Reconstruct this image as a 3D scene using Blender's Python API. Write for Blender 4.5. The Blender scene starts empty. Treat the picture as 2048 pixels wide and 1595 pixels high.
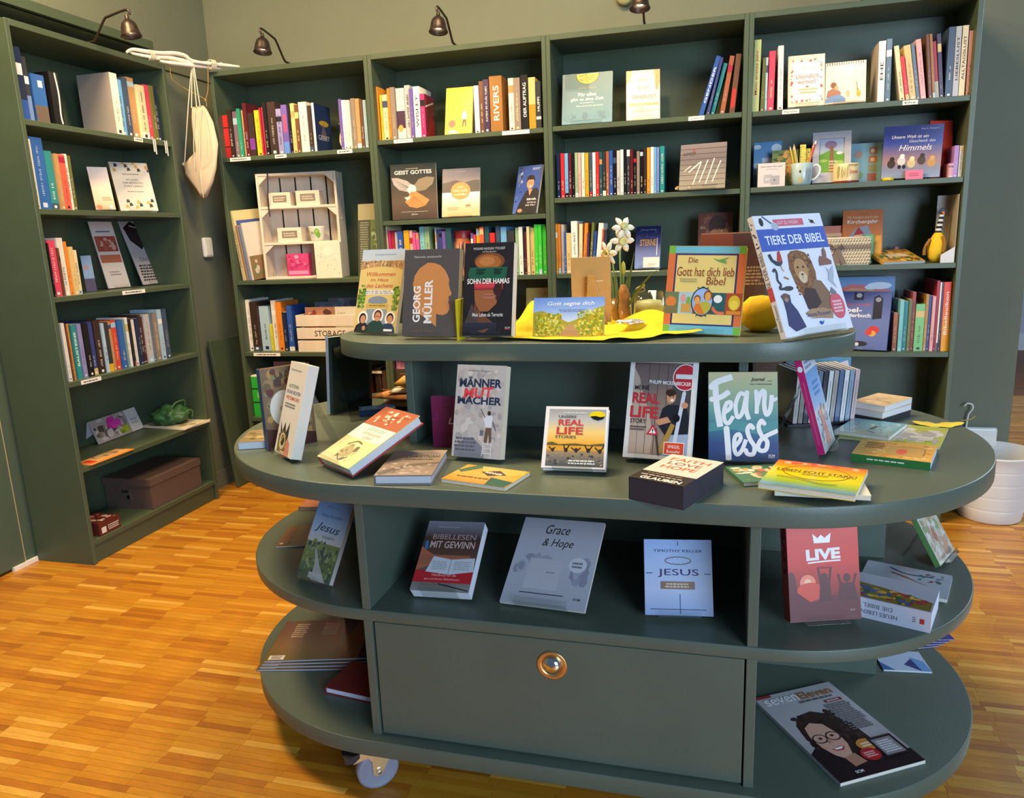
import bpy, bmesh, math, random
from math import sin, cos, pi, radians, atan2, hypot
from mathutils import Matrix, Vector, noise

random.seed(7)
SC = bpy.context.scene
COL = SC.collection

# ------------------------------------------------------------------ camera
cam = bpy.data.cameras.new('camera')
cam.sensor_fit = 'HORIZONTAL'
cam.sensor_width = 36.0
cam.lens = 1500.45 / 2048 * 36.0
cam.clip_start = 0.05
co = bpy.data.objects.new('camera', cam)
co.location = (2.2853, -3.2505, 1.2116)
co.rotation_euler = (1.35997, 0.038074, 0.258192)
COL.objects.link(co)
SC.camera = co

# ------------------------------------------------------------------ world and large lights
wd = bpy.data.worlds.new('room_ambient')
SC.world = wd
wd.use_nodes = True
bg = wd.node_tree.nodes['Background']
bg.inputs['Color'].default_value = (0.44, 0.68, 1.0, 1)
bg.inputs['Strength'].default_value = 0.12


def area(name, loc, target, sx, sy, power, color):
    l = bpy.data.lights.new(name, 'AREA')
    l.shape = 'RECTANGLE'
    l.size, l.size_y = sx, sy
    l.energy = power
    l.color = color
    o = bpy.data.objects.new(name, l)
    o.location = loc
    o.rotation_euler = (Vector(target) - Vector(loc)).to_track_quat('-Z', 'Y').to_euler()
    COL.objects.link(o)
    return o


area('ceiling_lamp_light', (0.30, -1.6, 3.1), (0.4, -1.5, 0), 1.0, 0.5, 70, (1.0, 0.72, 0.38))
area('ceiling_lamp_light', (1.7, -1.1, 3.1), (1.7, -1.0, 0), 1.0, 0.4, 50, (1.0, 0.75, 0.42))
area('window_daylight', (5.0, -5.3, 1.7), (2.2, -1.2, 0.8), 2.4, 2.0, 160, (0.58, 0.77, 1.0))
area('side_room_daylight', (5.6, 1.4, 2.3), (3.9, 0.2, 0.0), 1.6, 1.6, 60, (0.74, 0.85, 1.0))
SC.cycles.transparent_max_bounces = 32

SC.view_settings.view_transform = 'Standard'
SC.view_settings.look = 'None'
SC.view_settings.gamma = 1.0
SC.view_settings.use_curve_mapping = False
SC.view_settings.exposure = 0.50


# ------------------------------------------------------------------ colours and materials
def lin(c):
    return c / 12.92 if c <= 0.04045 else ((c + 0.055) / 1.055) ** 2.4


HEX = dict(navy='1e2a4a', charcoal='35363a', royal='2f62a8', ink='1a191c', offwhite='ddd6c8', skyblue='6fa9d8',
           slate='3f5068', tan='b98e5c', cream='e2cfa2', rose='d6455f', olive='6a6c34', teal='2f8a8c', coral='e0604a',
           white='ece7de', orange='e0832a', sand='d6b878', brown='6a4630', lavender='8f88b4', indigo='39437e',
           umber='3a2a26', paleblue='a9c3d2', vermilion='d8492a', tealgrey='6d8f92', maroon='5c1f24', lightgrey='b9b6b4',
           greyblue='5c7288', taupe='8e7d70', red='cf2f30', mauve='7c6674', jade='2f9674', apricot='e6a878', yellow='ecc22c',
           crimson='a8283c', violet='6a55a0', lemon='d6cc2a', blue='2f55a4', amber='e69a30', magenta='c02c6c', plum='42304e',
           caramel='9a6a34', gold='d0a024', blush='e2a6a4', hotpink='e85a96', aqua='7cc0c4', sage='8fae86', deepteal='26525c',
           green='3ec43a', sienna='a05a38', periwinkle='7488c8', lime='c6cc86', brick='9a3e34', lightgreen='7ac07c',
           ochre='b0843a', orangered='e0562a')
WORD = dict(navy='navy blue', charcoal='dark grey', royal='royal blue', ink='black', offwhite='off-white', skyblue='light blue',
            slate='slate blue', rose='rose red', coral='coral red', umber='dark brown', paleblue='pale blue',
            vermilion='orange-red', tealgrey='grey-teal', lightgrey='light grey', greyblue='grey-blue', taupe='grey-brown',
            jade='jade green', apricot='apricot', lemon='lemon yellow', blush='pale pink', hotpink='hot pink', gold='golden yellow',
            deepteal='deep teal', green='bright green', sienna='rust brown', lime='pale yellow-green', brick='brick red',
            lightgreen='light green', orangered='orange', sage='sage green', caramel='caramel brown', crimson='crimson')


def C(h):
    if not isinstance(h, str):
        return tuple(h)
    h = HEX.get(h, h)
    return tuple(lin(int(h[i:i + 2], 16) / 255) for i in (0, 2, 4))


MATS = {}


def mat(name, color=(0.5, 0.5, 0.5), rough=0.5, metal=0.0, attr=False, bump=0.0, bscale=200.0, var=0.0, vscale=3.0,
        stretch=(1, 1, 1), coat=0.0, trans=0.0, emit=0.0, spec=0.5, sss=0.0):
    if name in MATS:
        return MATS[name]
    m = bpy.data.materials.new(name)
    m.use_nodes = True
    nt = m.node_tree
    b = nt.nodes['Principled BSDF']
    b.inputs['Roughness'].default_value = rough
    b.inputs['Metallic'].default_value = metal
    b.inputs['Specular IOR Level'].default_value = spec
    b.inputs['Coat Weight'].default_value = coat
    b.inputs['Transmission Weight'].default_value = trans
    col = C(color)
    b.inputs['Base Color'].default_value = (*col, 1)
    src = None
    if attr:
        a = nt.nodes.new('ShaderNodeAttribute')
        a.attribute_name = 'Col'
        src = a.outputs['Color']
    if bump or var:
        tc = nt.nodes.new('ShaderNodeTexCoord')
        mp = nt.nodes.new('ShaderNodeMapping')
        mp.inputs['Scale'].default_value = stretch
        nt.links.new(tc.outputs['Object'], mp.inputs['Vector'])
    if var:
        n = nt.nodes.new('ShaderNodeTexNoise')
        n.inputs['Scale'].default_value = vscale
        n.inputs['Detail'].default_value = 4
        nt.links.new(mp.outputs['Vector'], n.inputs['Vector'])
        r = nt.nodes.new('ShaderNodeMapRange')
        r.inputs['From Min'].default_value = 0.3
        r.inputs['From Max'].default_value = 0.7
        r.inputs['To Min'].default_value = 1 - var
        r.inputs['To Max'].default_value = 1 + var
        nt.links.new(n.outputs['Fac'], r.inputs['Value'])
        mx = nt.nodes.new('ShaderNodeMix')
        mx.data_type = 'RGBA'
        mx.blend_type = 'MULTIPLY'
        mx.inputs['Factor'].default_value = 1
        if src:
            nt.links.new(src, mx.inputs[6])
        else:
            mx.inputs[6].default_value = (*col, 1)
        nt.links.new(r.outputs['Result'], mx.inputs[7])
        src = mx.outputs[2]
    if src:
        nt.links.new(src, b.inputs['Base Color'])
    if bump:
        n2 = nt.nodes.new('ShaderNodeTexNoise')
        n2.inputs['Scale'].default_value = bscale
        n2.inputs['Detail'].default_value = 3
        nt.links.new(mp.outputs['Vector'], n2.inputs['Vector'])
        bp = nt.nodes.new('ShaderNodeBump')
        bp.inputs['Strength'].default_value = bump
        bp.inputs['Distance'].default_value = 0.002
        nt.links.new(n2.outputs['Fac'], bp.inputs['Height'])
        nt.links.new(bp.outputs['Normal'], b.inputs['Normal'])
    if emit:
        b.inputs['Emission Color'].default_value = (*col, 1)
        b.inputs['Emission Strength'].default_value = emit
    MATS[name] = m
    return m


def clear_mat(name, tint, ior=1.45, rough=0.02):
    m = bpy.data.materials.new(name)
    m.use_nodes = True
    nt = m.node_tree
    nt.nodes.clear()
    o = nt.nodes.new('ShaderNodeOutputMaterial')
    t = nt.nodes.new('ShaderNodeBsdfTransparent')
    t.inputs['Color'].default_value = (*tint, 1)
    g = nt.nodes.new('ShaderNodeBsdfGlossy')
    g.inputs['Roughness'].default_value = rough
    f = nt.nodes.new('ShaderNodeLayerWeight')
    f.inputs['Blend'].default_value = 0.5
    pw = nt.nodes.new('ShaderNodeMath')
    pw.operation = 'POWER'
    pw.inputs[1].default_value = 4.0
    nt.links.new(f.outputs['Facing'], pw.inputs[0])
    ma = nt.nodes.new('ShaderNodeMath')
    ma.operation = 'MULTIPLY_ADD'
    ma.inputs[1].default_value = 0.55
    ma.inputs[2].default_value = 0.045
    nt.links.new(pw.outputs[0], ma.inputs[0])
    mx = nt.nodes.new('ShaderNodeMixShader')
    nt.links.new(ma.outputs[0], mx.inputs[0])
    nt.links.new(t.outputs[0], mx.inputs[1])
    nt.links.new(g.outputs[0], mx.inputs[2])
    nt.links.new(mx.outputs[0], o.inputs[0])
    return m


WALL = mat('wall_paint', (0.155, 0.165, 0.110), 0.7, bump=0.25, bscale=160, var=0.05, vscale=2.5)
GREEN = mat('green_lacquer', (0.068, 0.095, 0.054), 0.42, bump=0.12, bscale=240, var=0.06, vscale=5)
TABLE = mat('green_table_lacquer', (0.084, 0.110, 0.084), 0.40, bump=0.12, bscale=260, var=0.05, vscale=6)
DOORM = mat('door_paint', (0.075, 0.105, 0.070), 0.4, bump=0.1, bscale=200)
PRINT = mat('printed_cover', attr=True, rough=0.38, spec=0.45)
GLOSSY = mat('laminated_cover', attr=True, rough=0.16, spec=0.5)
INK = mat('printing_ink', attr=True, rough=0.5, spec=0.3)
PAPER = mat('page_block', 'e6dec8', 0.8, bump=0.6, bscale=60, stretch=(1, 40, 1))
WHITEP = mat('white_paper', 'e9e6df', 0.7)
ACRYL = clear_mat('clear_acrylic', (0.97, 0.98, 0.97), 1.49)
SMOKE = clear_mat('smoky_acrylic', (0.80, 0.80, 0.77), 1.49)
GLASS = clear_mat('thin_glass', (0.95, 0.97, 0.95), 1.5)
BRONZE = mat('dark_bronze', (0.055, 0.040, 0.032), 0.35, 0.7, bump=0.1)
WHITEW = mat('white_washed_wood', 'd9cbb8', 0.7, bump=0.4, bscale=60, var=0.08, vscale=14, stretch=(1, 1, 0.1))
DRIFT = mat('white_driftwood', 'e4dccb', 0.85, bump=0.5, bscale=80, var=0.06, vscale=20)
PLASTW = mat('white_plastic', 'e6e2d8', 0.35)
BRASS = mat('brass_ring', (0.72, 0.45, 0.17), 0.32, 0.9)
CHROME = mat('chrome', (0.75, 0.75, 0.75), 0.12, 1.0)
STEEL = mat('zinc_steel', (0.72, 0.52, 0.26), 0.38, 0.75, bump=0.05)
RUBBER = mat('grey_wheel', (0.22, 0.23, 0.29), 0.5)
BLACKP = mat('black_plastic', (0.015, 0.015, 0.018), 0.4)
YCLOTH = mat('yellow_cloth', (0.86, 0.58, 0.01), 0.85, bump=0.25, bscale=500)
KRAFT = mat('kraft_card', 'c79a58', 0.8, bump=0.15, bscale=120, var=0.05)
CANVAS = mat('natural_canvas', 'd3bfa4', 0.9, bump=0.4, bscale=600, var=0.05, vscale=8)
CORD = mat('cotton_cord', 'd8cdb8', 0.9, bump=0.3, bscale=500)
TWINE = mat('jute_twine', 'a58448', 0.9)
SHADEM = mat('seam_shade', (0.012, 0.014, 0.012), 0.9)  # near-black colour for the painted shade along the wall seam
COLM = {}


def solid(h, rough=0.5, **k):
    key = (h, rough)
    if key not in COLM:
        COLM[key] = mat('colour_%s_%d' % (h, int(rough * 100)), h, rough, **k)
    return COLM[key]


# ------------------------------------------------------------------ mesh builder
class MB:
    def __init__(s):
        s.v, s.f, s.c, s.mi, s.sm = [], [], [], [], []

    def face(s, pts, col=None, mi=0, smooth=False):
        i = len(s.v)
        s.v += [tuple(p) for p in pts]
        s.f.append(tuple(range(i, i + len(pts))))
        s.c.append(col)
        s.mi.append(mi)
        s.sm.append(smooth)

    def idx(s, verts, faces, col=None, mi=0, smooth=False):
        i = len(s.v)
        s.v += [tuple(p) for p in verts]
        for f in faces:
            s.f.append(tuple(i + k for k in f))
            s.c.append(col)
            s.mi.append(mi)
            s.sm.append(smooth)

    def box(s, a, b, col=None, mi=0, M=None):
        (x0, y0, z0), (x1, y1, z1) = a, b
        v = [(x0, y0, z0), (x1, y0, z0), (x1, y1, z0), (x0, y1, z0), (x0, y0, z1), (x1, y0, z1), (x1, y1, z1), (x0, y1, z1)]
        if M is not None:
            v = [M @ Vector(p) for p in v]
        s.idx(v, [(0, 3, 2, 1), (4, 5, 6, 7), (0, 1, 5, 4), (1, 2, 6, 5), (2, 3, 7, 6), (3, 0, 4, 7)], col, mi)

    def prism(s, poly, z0, z1, col=None, mi=0, smooth=False, M=None):
        n = len(poly)
        v = [(x, y, z0) for x, y in poly] + [(x, y, z1) for x, y in poly]
        if M is not None:
            v = [M @ Vector(p) for p in v]
        s.idx(v, [tuple(range(n - 1, -1, -1)), tuple(range(n, 2 * n))], col, mi)
        s.idx(v, [(i, (i + 1) % n, n + (i + 1) % n, n + i) for i in range(n)], col, mi, smooth)

    def lathe(s, prof, n=24, M=None, col=None, mi=0, smooth=True):
        v, f = [], []
        for r, z in prof:
            for k in range(n):
                a = 2 * pi * k / n
                v.append((r * cos(a), r * sin(a), z))
        for j in range(len(prof) - 1):
            for k in range(n):
                k2 = (k + 1) % n
                f.append((j * n + k, j * n + k2, (j + 1) * n + k2, (j + 1) * n + k))
        if M is not None:
            v = [M @ Vector(p) for p in v]
        s.idx(v, f, col, mi, smooth)

    def tube(s, pts, r, n=8, col=None, mi=0, caps=True):
        pts = [Vector(p) for p in pts]
        rs = r if isinstance(r, (list, tuple)) else [r] * len(pts)
        v, f = [], []
        up = Vector((0.3, 0.2, 1)).normalized()
        for i, p in enumerate(pts):
            d = (pts[min(i + 1, len(pts) - 1)] - pts[max(i - 1, 0)]).normalized()
            x = d.cross(up)
            if x.length < 1e-3:
                x = d.cross(Vector((1, 0, 0)))
            x.normalize()
            y = d.cross(x)
            for k in range(n):
                a = 2 * pi * k / n
                v.append(p + (x * cos(a) + y * sin(a)) * rs[i])
        for i in range(len(pts) - 1):
            for k in range(n):
                k2 = (k + 1) % n
                f.append((i * n + k, i * n + k2, (i + 1) * n + k2, (i + 1) * n + k))
        s.idx(v, f, col, mi, True)
        if caps:
            s.idx(v, [tuple(range(n)), tuple(range(len(pts) * n - 1, len(pts) * n - n - 1, -1))], col, mi)

    def build(s, name, mats, parent=None, M=None, merge=False):
        me = bpy.data.meshes.new(name)
        me.from_pydata(s.v, [], s.f)
        mats = mats if isinstance(mats, (list, tuple)) else [mats]
        for m in mats:
            me.materials.append(m)
        me.polygons.foreach_set('material_index', s.mi)
        me.polygons.foreach_set('use_smooth', s.sm)
        if any(c is not None for c in s.c):
            at = me.color_attributes.new('Col', 'FLOAT_COLOR', 'CORNER')
            buf = []
            for f, c in zip(s.f, s.c):
                if c is None:
                    c = (0.5, 0.5, 0.5)
                if c and isinstance(c[0], (tuple, list)):
                    for q in c:
                        buf += [q[0], q[1], q[2], 1]
                else:
                    buf += [c[0], c[1], c[2], 1] * len(f)
            at.data.foreach_set('color', buf)
        if merge:
            bm = bmesh.new()
            bm.from_mesh(me)
            bmesh.ops.remove_doubles(bm, verts=bm.verts, dist=1e-6)
            bmesh.ops.recalc_face_normals(bm, faces=bm.faces)
            bm.to_mesh(me)
            bm.free()
        me.update()
        o = bpy.data.objects.new(name, me)
        COL.objects.link(o)
        if parent is not None:
            o.parent = parent
        if M is not None:
            o.matrix_basis = M
        return o


def tag(o, label, cat, group=None):
    o['label'] = label
    o['category'] = cat
    if group:
        o['group'] = group
    return o


def empty(name, M, label=None, cat=None, group=None):
    o = bpy.data.objects.new(name, None)
    o.empty_display_size = 0.05
    COL.objects.link(o)
    o.matrix_world = M if isinstance(M, Matrix) else Matrix.Translation(M)
    if label:
        tag(o, label, cat, group)
    return o


def T(x, y, z):
    return Matrix.Translation((x, y, z))


def RZ(a):
    return Matrix.Rotation(a, 4, 'Z')


def stadium(L, r, xc=0, yc=0, n=28):
    p = []
    for k in range(n + 1):
        a = -pi / 2 + pi * k / n
        p.append((xc + L + r * cos(a), yc + r * sin(a)))
    for k in range(n + 1):
        a = pi / 2 + pi * k / n
        p.append((xc - L + r * cos(a), yc + r * sin(a)))
    return p


def smooth_pts(pts, sub=5):
    P = [Vector(p) for p in pts]
    out = []
    for i in range(len(P) - 1):
        a, b, c, d = P[max(i - 1, 0)], P[i], P[i + 1], P[min(i + 2, len(P) - 1)]
        for k in range(sub):
            t = k / sub
            out.append(0.5 * ((2 * b) + (c - a) * t + (2 * a - 5 * b + 4 * c - d) * t * t + (3 * b - a - 3 * c + d) * t ** 3))
    out.append(P[-1])
    return out


# ------------------------------------------------------------------ flat print: lettering and pictures
TXT = {}


def text_mesh(s, bold=0.0, shear=0.0):
    key = (s, bold, shear)
    if key not in TXT:
        cu = bpy.data.curves.new('lettering', 'FONT')
        cu.body = s
        cu.size = 1
        cu.offset = bold
        cu.shear = shear
        cu.resolution_u = 3
        cu.align_x = 'LEFT'
        ob = bpy.data.objects.new('lettering', cu)
        me = bpy.data.meshes.new_from_object(ob)
        v = [(p.co.x, p.co.y) for p in me.vertices]
        f = [tuple(p.vertices) for p in me.polygons]
        if v:
            x0, x1 = min(p[0] for p in v), max(p[0] for p in v)
            y0, y1 = min(p[1] for p in v), max(p[1] for p in v)
            v = [((p[0] - x0) / max(x1 - x0, 1e-6), (p[1] - y0) / max(y1 - y0, 1e-6)) for p in v]
        bpy.data.objects.remove(ob)
        bpy.data.curves.remove(cu)
        bpy.data.meshes.remove(me)
        TXT[key] = (v, f)
    return TXT[key]


def draw(mp, ml, art, w, h, to3, rnd, lay=0):
    """mp collects picture shapes, ml lettering; to3(x, y, layer) maps cover metres to local space"""
    for a in art:
        lay += 1
        k = a[0]
        if k == 'r':
            _, x0, y0, x1, y1, c = a
            mp.face([to3(x0 * w, y0 * h, lay), to3(x1 * w, y0 * h, lay), to3(x1 * w, y1 * h, lay), to3(x0 * w, y1 * h, lay)], C(c))
        elif k == 'g':
            _, x0, y0, x1, y1, cs = a
            n = len(cs) - 1
            for i in range(n):
                ya, yb = y0 + (y1 - y0) * i / n, y0 + (y1 - y0) * (i + 1) / n
                ca, cb = C(cs[i]), C(cs[i + 1])
                mp.face([to3(x0 * w, ya * h, lay), to3(x1 * w, ya * h, lay), to3(x1 * w, yb * h, lay), to3(x0 * w, yb * h, lay)], [ca, ca, cb, cb])
        elif k == 'e':
            _, cx, cy, rx, ry, c = a
            n = 20
            mp.face([to3((cx + rx * cos(2 * pi * i / n)) * w, (cy + ry * sin(2 * pi * i / n)) * h, lay) for i in range(n)], C(c))
        elif k == 'p':
            _, ps, c = a
            # fan-safe: ear clip through bmesh triangulation is not needed, Cycles tessellates the n-gon
            mp.face([to3(x * w, y * h, lay) for x, y in ps], C(c))
        elif k == 's':
            _, ps, wd_, c = a
            P = [Vector((x * w, y * h)) for x, y in ps]
            if len(P) > 2:
                P = [Vector(q[:2]) for q in smooth_pts([(p.x, p.y, 0) for p in P], 4)]
            hw = wd_ * w / 2
            pl, pr = [], []
            for i, p in enumerate(P):
                d = (P[min(i + 1, len(P) - 1)] - P[max(i - 1, 0)])
                if d.length < 1e-9:
                    d = Vector((1, 0))
                d.normalize()
                nn = Vector((-d.y, d.x)) * hw
                pl.append(p + nn)
                pr.append(p - nn)
            ly = lay
            for i in range(len(P) - 1):
                if wd_ > 0.03:
                    ly += 0.04
                    mp.face([to3(P[i].x + hw * cos(2 * pi * j / 12), P[i].y + hw * sin(2 * pi * j / 12), ly) for j in range(12)], C(c))
                ly += 0.04
                mp.face([to3(pr[i].x, pr[i].y, ly), to3(pr[i + 1].x, pr[i + 1].y, ly), to3(pl[i + 1].x, pl[i + 1].y, ly), to3(pl[i].x, pl[i].y, ly)], C(c))
            lay = ly
        elif k == 'b':
            _, x0, y0, x1, y1, n, c = a
            rh = (y1 - y0) / (n * 1.7)
            for i in range(n):
                y = y1 - (y1 - y0) * (i + 0.5) / n
                x = x0 + rnd.random() * 0.06 * (x1 - x0)
                end = x1 - rnd.random() * 0.15 * (x1 - x0)
                while x < end:
                    l = (x1 - x0) * (0.05 + rnd.random() * 0.13)
                    xe = min(x + l, end)
                    mp.face([to3(x * w, (y - rh / 2) * h, lay), to3(xe * w, (y - rh / 2) * h, lay), to3(xe * w, (y + rh / 2) * h, lay), to3(x * w, (y + rh / 2) * h, lay)], C(c))
                    x = xe + (x1 - x0) * 0.025
        elif k == 'n':
            _, x0, y0, x1, y1, cnt, sz, cs = a
            for i in range(cnt):
                s1 = sz * (0.5 + rnd.random())
                s2 = sz * (0.5 + rnd.random()) * w / h
                cx = x0 + s1 + rnd.random() * max(x1 - x0 - 2 * s1, 0)
                cy = y0 + s2 + rnd.random() * max(y1 - y0 - 2 * s2, 0)
                m = 6
                ph = rnd.random() * 6
                mp.face([to3((cx + s1 * (0.7 + 0.3 * rnd.random()) * cos(ph + 2 * pi * i_ / m)) * w,
                             (cy + s2 * (0.7 + 0.3 * rnd.random()) * sin(ph + 2 * pi * i_ / m)) * h, lay + 0.035 * i) for i_ in range(m)], C(rnd.choice(cs)))
            lay += 0.035 * cnt
        elif k == 't':
            _, s, cx, cy, tw, th, c = a[:7]
            rot = a[7] if len(a) > 7 else 0
            bold = a[8] if len(a) > 8 else 0.0
            shear = a[9] if len(a) > 9 else 0.0
            v, f = text_mesh(s, bold, shear)
            W_, H_ = tw * w, th * h
            ca, sa = cos(radians(rot)), sin(radians(rot))
            pts = []
            for x, y in v:
                X, Y = (x - 0.5) * W_, (y - 0.5) * H_
                pts.append(to3(cx * w + X * ca - Y * sa, cy * h + X * sa + Y * ca, lay))
            ml.idx(pts, f, C(c))
    return lay


def print_parts(root, art, w, h, to3, rnd, pname, lname, pm):
    art = list(art)
    pics = [a for a in art if a[0] != 't']
    single = len(pics) <= 4
    mp = MB()
    lay = 0
    for a in art:
        if a[0] == 't':
            ml = MB(); lay = draw(MB(), ml, [a], w, h, to3, rnd, lay)
            if ml.f:
                ml.build(lname, INK, root)
        elif single:
            q_ = MB(); lay = draw(q_, MB(), [a], w, h, to3, rnd, lay)
            if q_.f:
                q_.build(pname, pm, root)
        else:
            lay = draw(mp, MB(), [a], w, h, to3, rnd, lay)
    if mp.f:
        mp.build(pname, pm, root)


# ------------------------------------------------------------------ books
def book(name, M, w, h, t, cover, label, cat='book', group=None, art=(), spine=None, back=None, hard=False, gloss=False, pages='e6dec8',
         spine_art=(), side='L', parts=True, sleeve=None):
    """local frame: X to the right over the front cover, Z up, front face at y=0 facing -Y, spine at x=0"""
    root = empty(name, M, label, cat, group)
    rnd = random.Random(label)
    ct = 0.0025 if hard else 0.0008
    ct = min(ct, t * 0.25)
    e = 0.003 if hard else 0.0004
    cc, sc, bc = C(cover), C(spine or cover), C(back or cover)
    PM = GLOSSY if gloss else PRINT
    m = MB()
    m.box((0, 0, 0), (w, ct, h), cc)
    m.box((0, t - ct, 0), (w, t, h), bc)
    if side == 'L':
        m.box((0, ct, 0), (ct, t - ct, h), sc)
        m.face([(-0.00005, 0, 0), (-0.00005, 0, h), (-0.00005, t, h), (-0.00005, t, 0)], sc)
    else:
        m.box((w - ct, ct, 0), (w, t - ct, h), sc)
        m.face([(w + 0.00005, 0, 0), (w + 0.00005, t, 0), (w + 0.00005, t, h), (w + 0.00005, 0, h)], sc)
    m.build('cover', PM, root)
    p = MB()
    if side == 'L':
        p.box((ct + 0.0002, ct + 0.0001, e), (w - e, t - ct - 0.0001, h - e))
    else:
        p.box((e, ct + 0.0001, e), (w - ct - 0.0002, t - ct - 0.0001, h - e))
    p.build('page_block', PAPER if pages == 'e6dec8' else solid(pages, 0.8), root)
    if art:
        print_parts(root, art, w, h, lambda x, y, l: (min(max(x, 0.0002), w - 0.0002), -0.00008 - l * 0.00003, min(max(y, 0.0002), h - 0.0002)), rnd, 'cover_picture', 'cover_lettering', PM)
    if spine_art:
        print_parts(root, spine_art, t, h, lambda x, y, l: (-0.0002 - l * 0.00003, t - min(max(x, 0.0002), t - 0.0002), min(max(y, 0.0002), h - 0.0002)), rnd, 'spine_picture', 'spine_lettering', PM)
    return root


def frame(x, y, z, psi, tau, roll=0.0):
    r = Vector((cos(psi), sin(psi), 0))
    n = Vector((sin(psi), -cos(psi), 0))
    u = Vector((0, 0, cos(tau))) - n * sin(tau)
    N = n * cos(tau) + Vector((0, 0, sin(tau)))
    r2 = r * cos(roll) + u * sin(roll)
    u2 = u * cos(roll) - r * sin(roll)
    M = Matrix((( r2.x, -N.x, u2.x, x), (r2.y, -N.y, u2.y, y), (r2.z, -N.z, u2.z, z), (0, 0, 0, 1)))
    return M


def stand(M, w, h, t, z0, label, m=None, ws=0.62, hs=0.72, name='book_stand', leg=0.42):
    """clear acrylic easel under a leaning book: back plate, front lip, rear leg; M is the book frame"""
    xa, xb = w * (0.5 - ws / 2), w * (0.5 + ws / 2)
    root = empty(name, T(M.translation.x, M.translation.y, z0), label, 'stand')
    inv = root.matrix_world.inverted() @ M
    m = m or ACRYL
    a = MB()
    a.box((xa, t + 0.0012, -0.0022), (xb, t + 0.0034, h * hs), M=inv)
    a.build('back_plate', m, root)
    b = MB()
    b.box((xa, -0.014, -0.0030), (xb, t + 0.0034, -0.0008), M=inv)
    b.box((xa, -0.016, -0.0030), (xb, -0.014, 0.010), M=inv)
    b.build('front_lip', m, root)
    top = [M @ Vector((xa, t + 0.0045, h * hs)), M @ Vector((xb, t + 0.0045, h * hs))]
    n = (M.to_3x3() @ Vector((0, 1, 0)))
    n.z = 0
    n.normalize()
    d = (top[0].z - z0) * leg
    bot = [p + n * d for p in top]
    c = MB()
    R = root.matrix_world.inverted()
    q = [R @ top[0], R @ top[1], R @ Vector((bot[1].x, bot[1].y, z0 + 0.001)), R @ Vector((bot[0].x, bot[0].y, z0 + 0.001))]
    th = n * 0.002
    c.face(q)
    c.face([p + th for p in reversed(q)])
    for i in range(4):
        c.face([q[i], q[i] + th, q[(i + 1) % 4] + th, q[(i + 1) % 4]])
    c.build('rear_leg', m, root)
    return root


ORD = ['zeroth', '1st', '2nd', '3rd'] + ['%dth' % i for i in range(4, 21)] + ['21st', '22nd', '23rd'] + ['%dth' % i for i in range(24, 31)] + ['31st', '32nd', '33rd', '34th', '35th', '36th', '37th']

# ------------------------------------------------------------------ the room
def struct(name, m, material, parent=None):
    o = m.build(name, material, parent)
    if parent is None:
        o['kind'] = 'structure'
    return o


XC, YC = 1.974, -1.453
m = MB(); m.box((-0.19, 0.284, 0), (3.515, 0.42, 3.2)); struct('wall_back', m, WALL)
m = MB()
m.box((-0.60, -0.150, 0), (-0.19, 0.284, 3.2))
m.box((-0.60, -4.2, 2.10), (-0.19, -0.1501, 3.2))
struct('wall_left', m, WALL)
m = MB(); m.box((-0.52, -4.2, 0), (-0.41, -0.1505, 2.0995)); struct('wall_niche', m, WALL)
d1 = MB(); d1.box((-0.4095, -2.0, 0.012), (-0.372, -1.04, 2.05)); d1 = struct('door_1', d1, DOORM)
m = MB(); m.box((-0.3719, -1.0405, 0.012), (-0.3705, -1.0375, 2.05)); m.build('edge_strip', solid('b9a878', 0.5), d1)
m = MB(); m.box((-0.4095, -1.0365, 0.0), (-0.378, -0.93, 2.05)); struct('trim_1', m, DOORM)
m = MB(); m.box((-0.2, -4.2, 2.100), (-0.168, -0.145, 2.136)); struct('trim_2', m, GREEN)
m = MB(); m.box((-0.1905, -0.149, 2.030), (-0.1885, 0.284, 2.037)); struct('shadow_strip', m, SHADEM)  # thin dark strip standing in for the shadow gap at the wall seam
m = MB(); m.box((-0.19, -0.15, 0), (-0.176, 0.284, 0.088)); struct('baseboard_left', m, WALL)
m = MB(); m.box((-0.376, -1.10, 0.0), (-0.362, -0.940, 0.016)); struct('trim_4', m, PLASTW)
far = mat('pale_far_wall', 'c8ccd8', 0.8)
m = MB(); m.box((2.9, 4.75, 0), (8.0, 4.85, 3.0)); struct('wall_far', m, far)
m = MB(); m.box((2.9, 4.735, 0), (8.0, 4.75, 0.16)); struct('baseboard_far', m, solid('e6e6ea', 0.5))


def wood(name, c, sc=1.0):
    return mat(name, c, 0.33, bump=0.10, bscale=220, var=0.16, vscale=26, stretch=(0.10, 1.4, 1), coat=0.15)


OAK = [wood('oak_strip_%d' % i, c) for i, c in enumerate(
    ['b97d22', 'b3741f', 'be8528', 'aa6a1d', 'b6791f', 'cf9b42', '9e601c', 'bb8026'])]
WEIGHT = [22, 20, 16, 14, 18, 7, 6, 14]
fb = mat('floor_joint', '7a4a1c', 0.5, var=0.2, vscale=12, stretch=(0.2, 2, 1))
m = MB(); m.box((-0.60, -4.2, -0.05), (8.0, 4.9, -0.0012)); floor = struct('floor', m, fb)
SL, SW = 0.165, 0.0205
strips = []
iy = 0
y = -3.25
frnd = random.Random(3)
while y < 2.6:
    x0 = -0.42 if y < 0.30 else 3.35
    x1 = 4.6 if y < 0.3 else 5.4
    k0, k1 = int(math.floor(x0 / SL)), int(math.ceil(x1 / SL))
    for k in range(k0, k1):
        if y > 0.26 and k * SL < 3.36:
            continue
        jit = 0.012 * sin(iy * 0.9 + k * 2.1) + frnd.uniform(-0.004, 0.004)
        strips.append((k * SL + jit, y, frnd.choices(range(8), WEIGHT)[0], k, iy))
    y += SW
    iy += 1
end = {}
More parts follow.
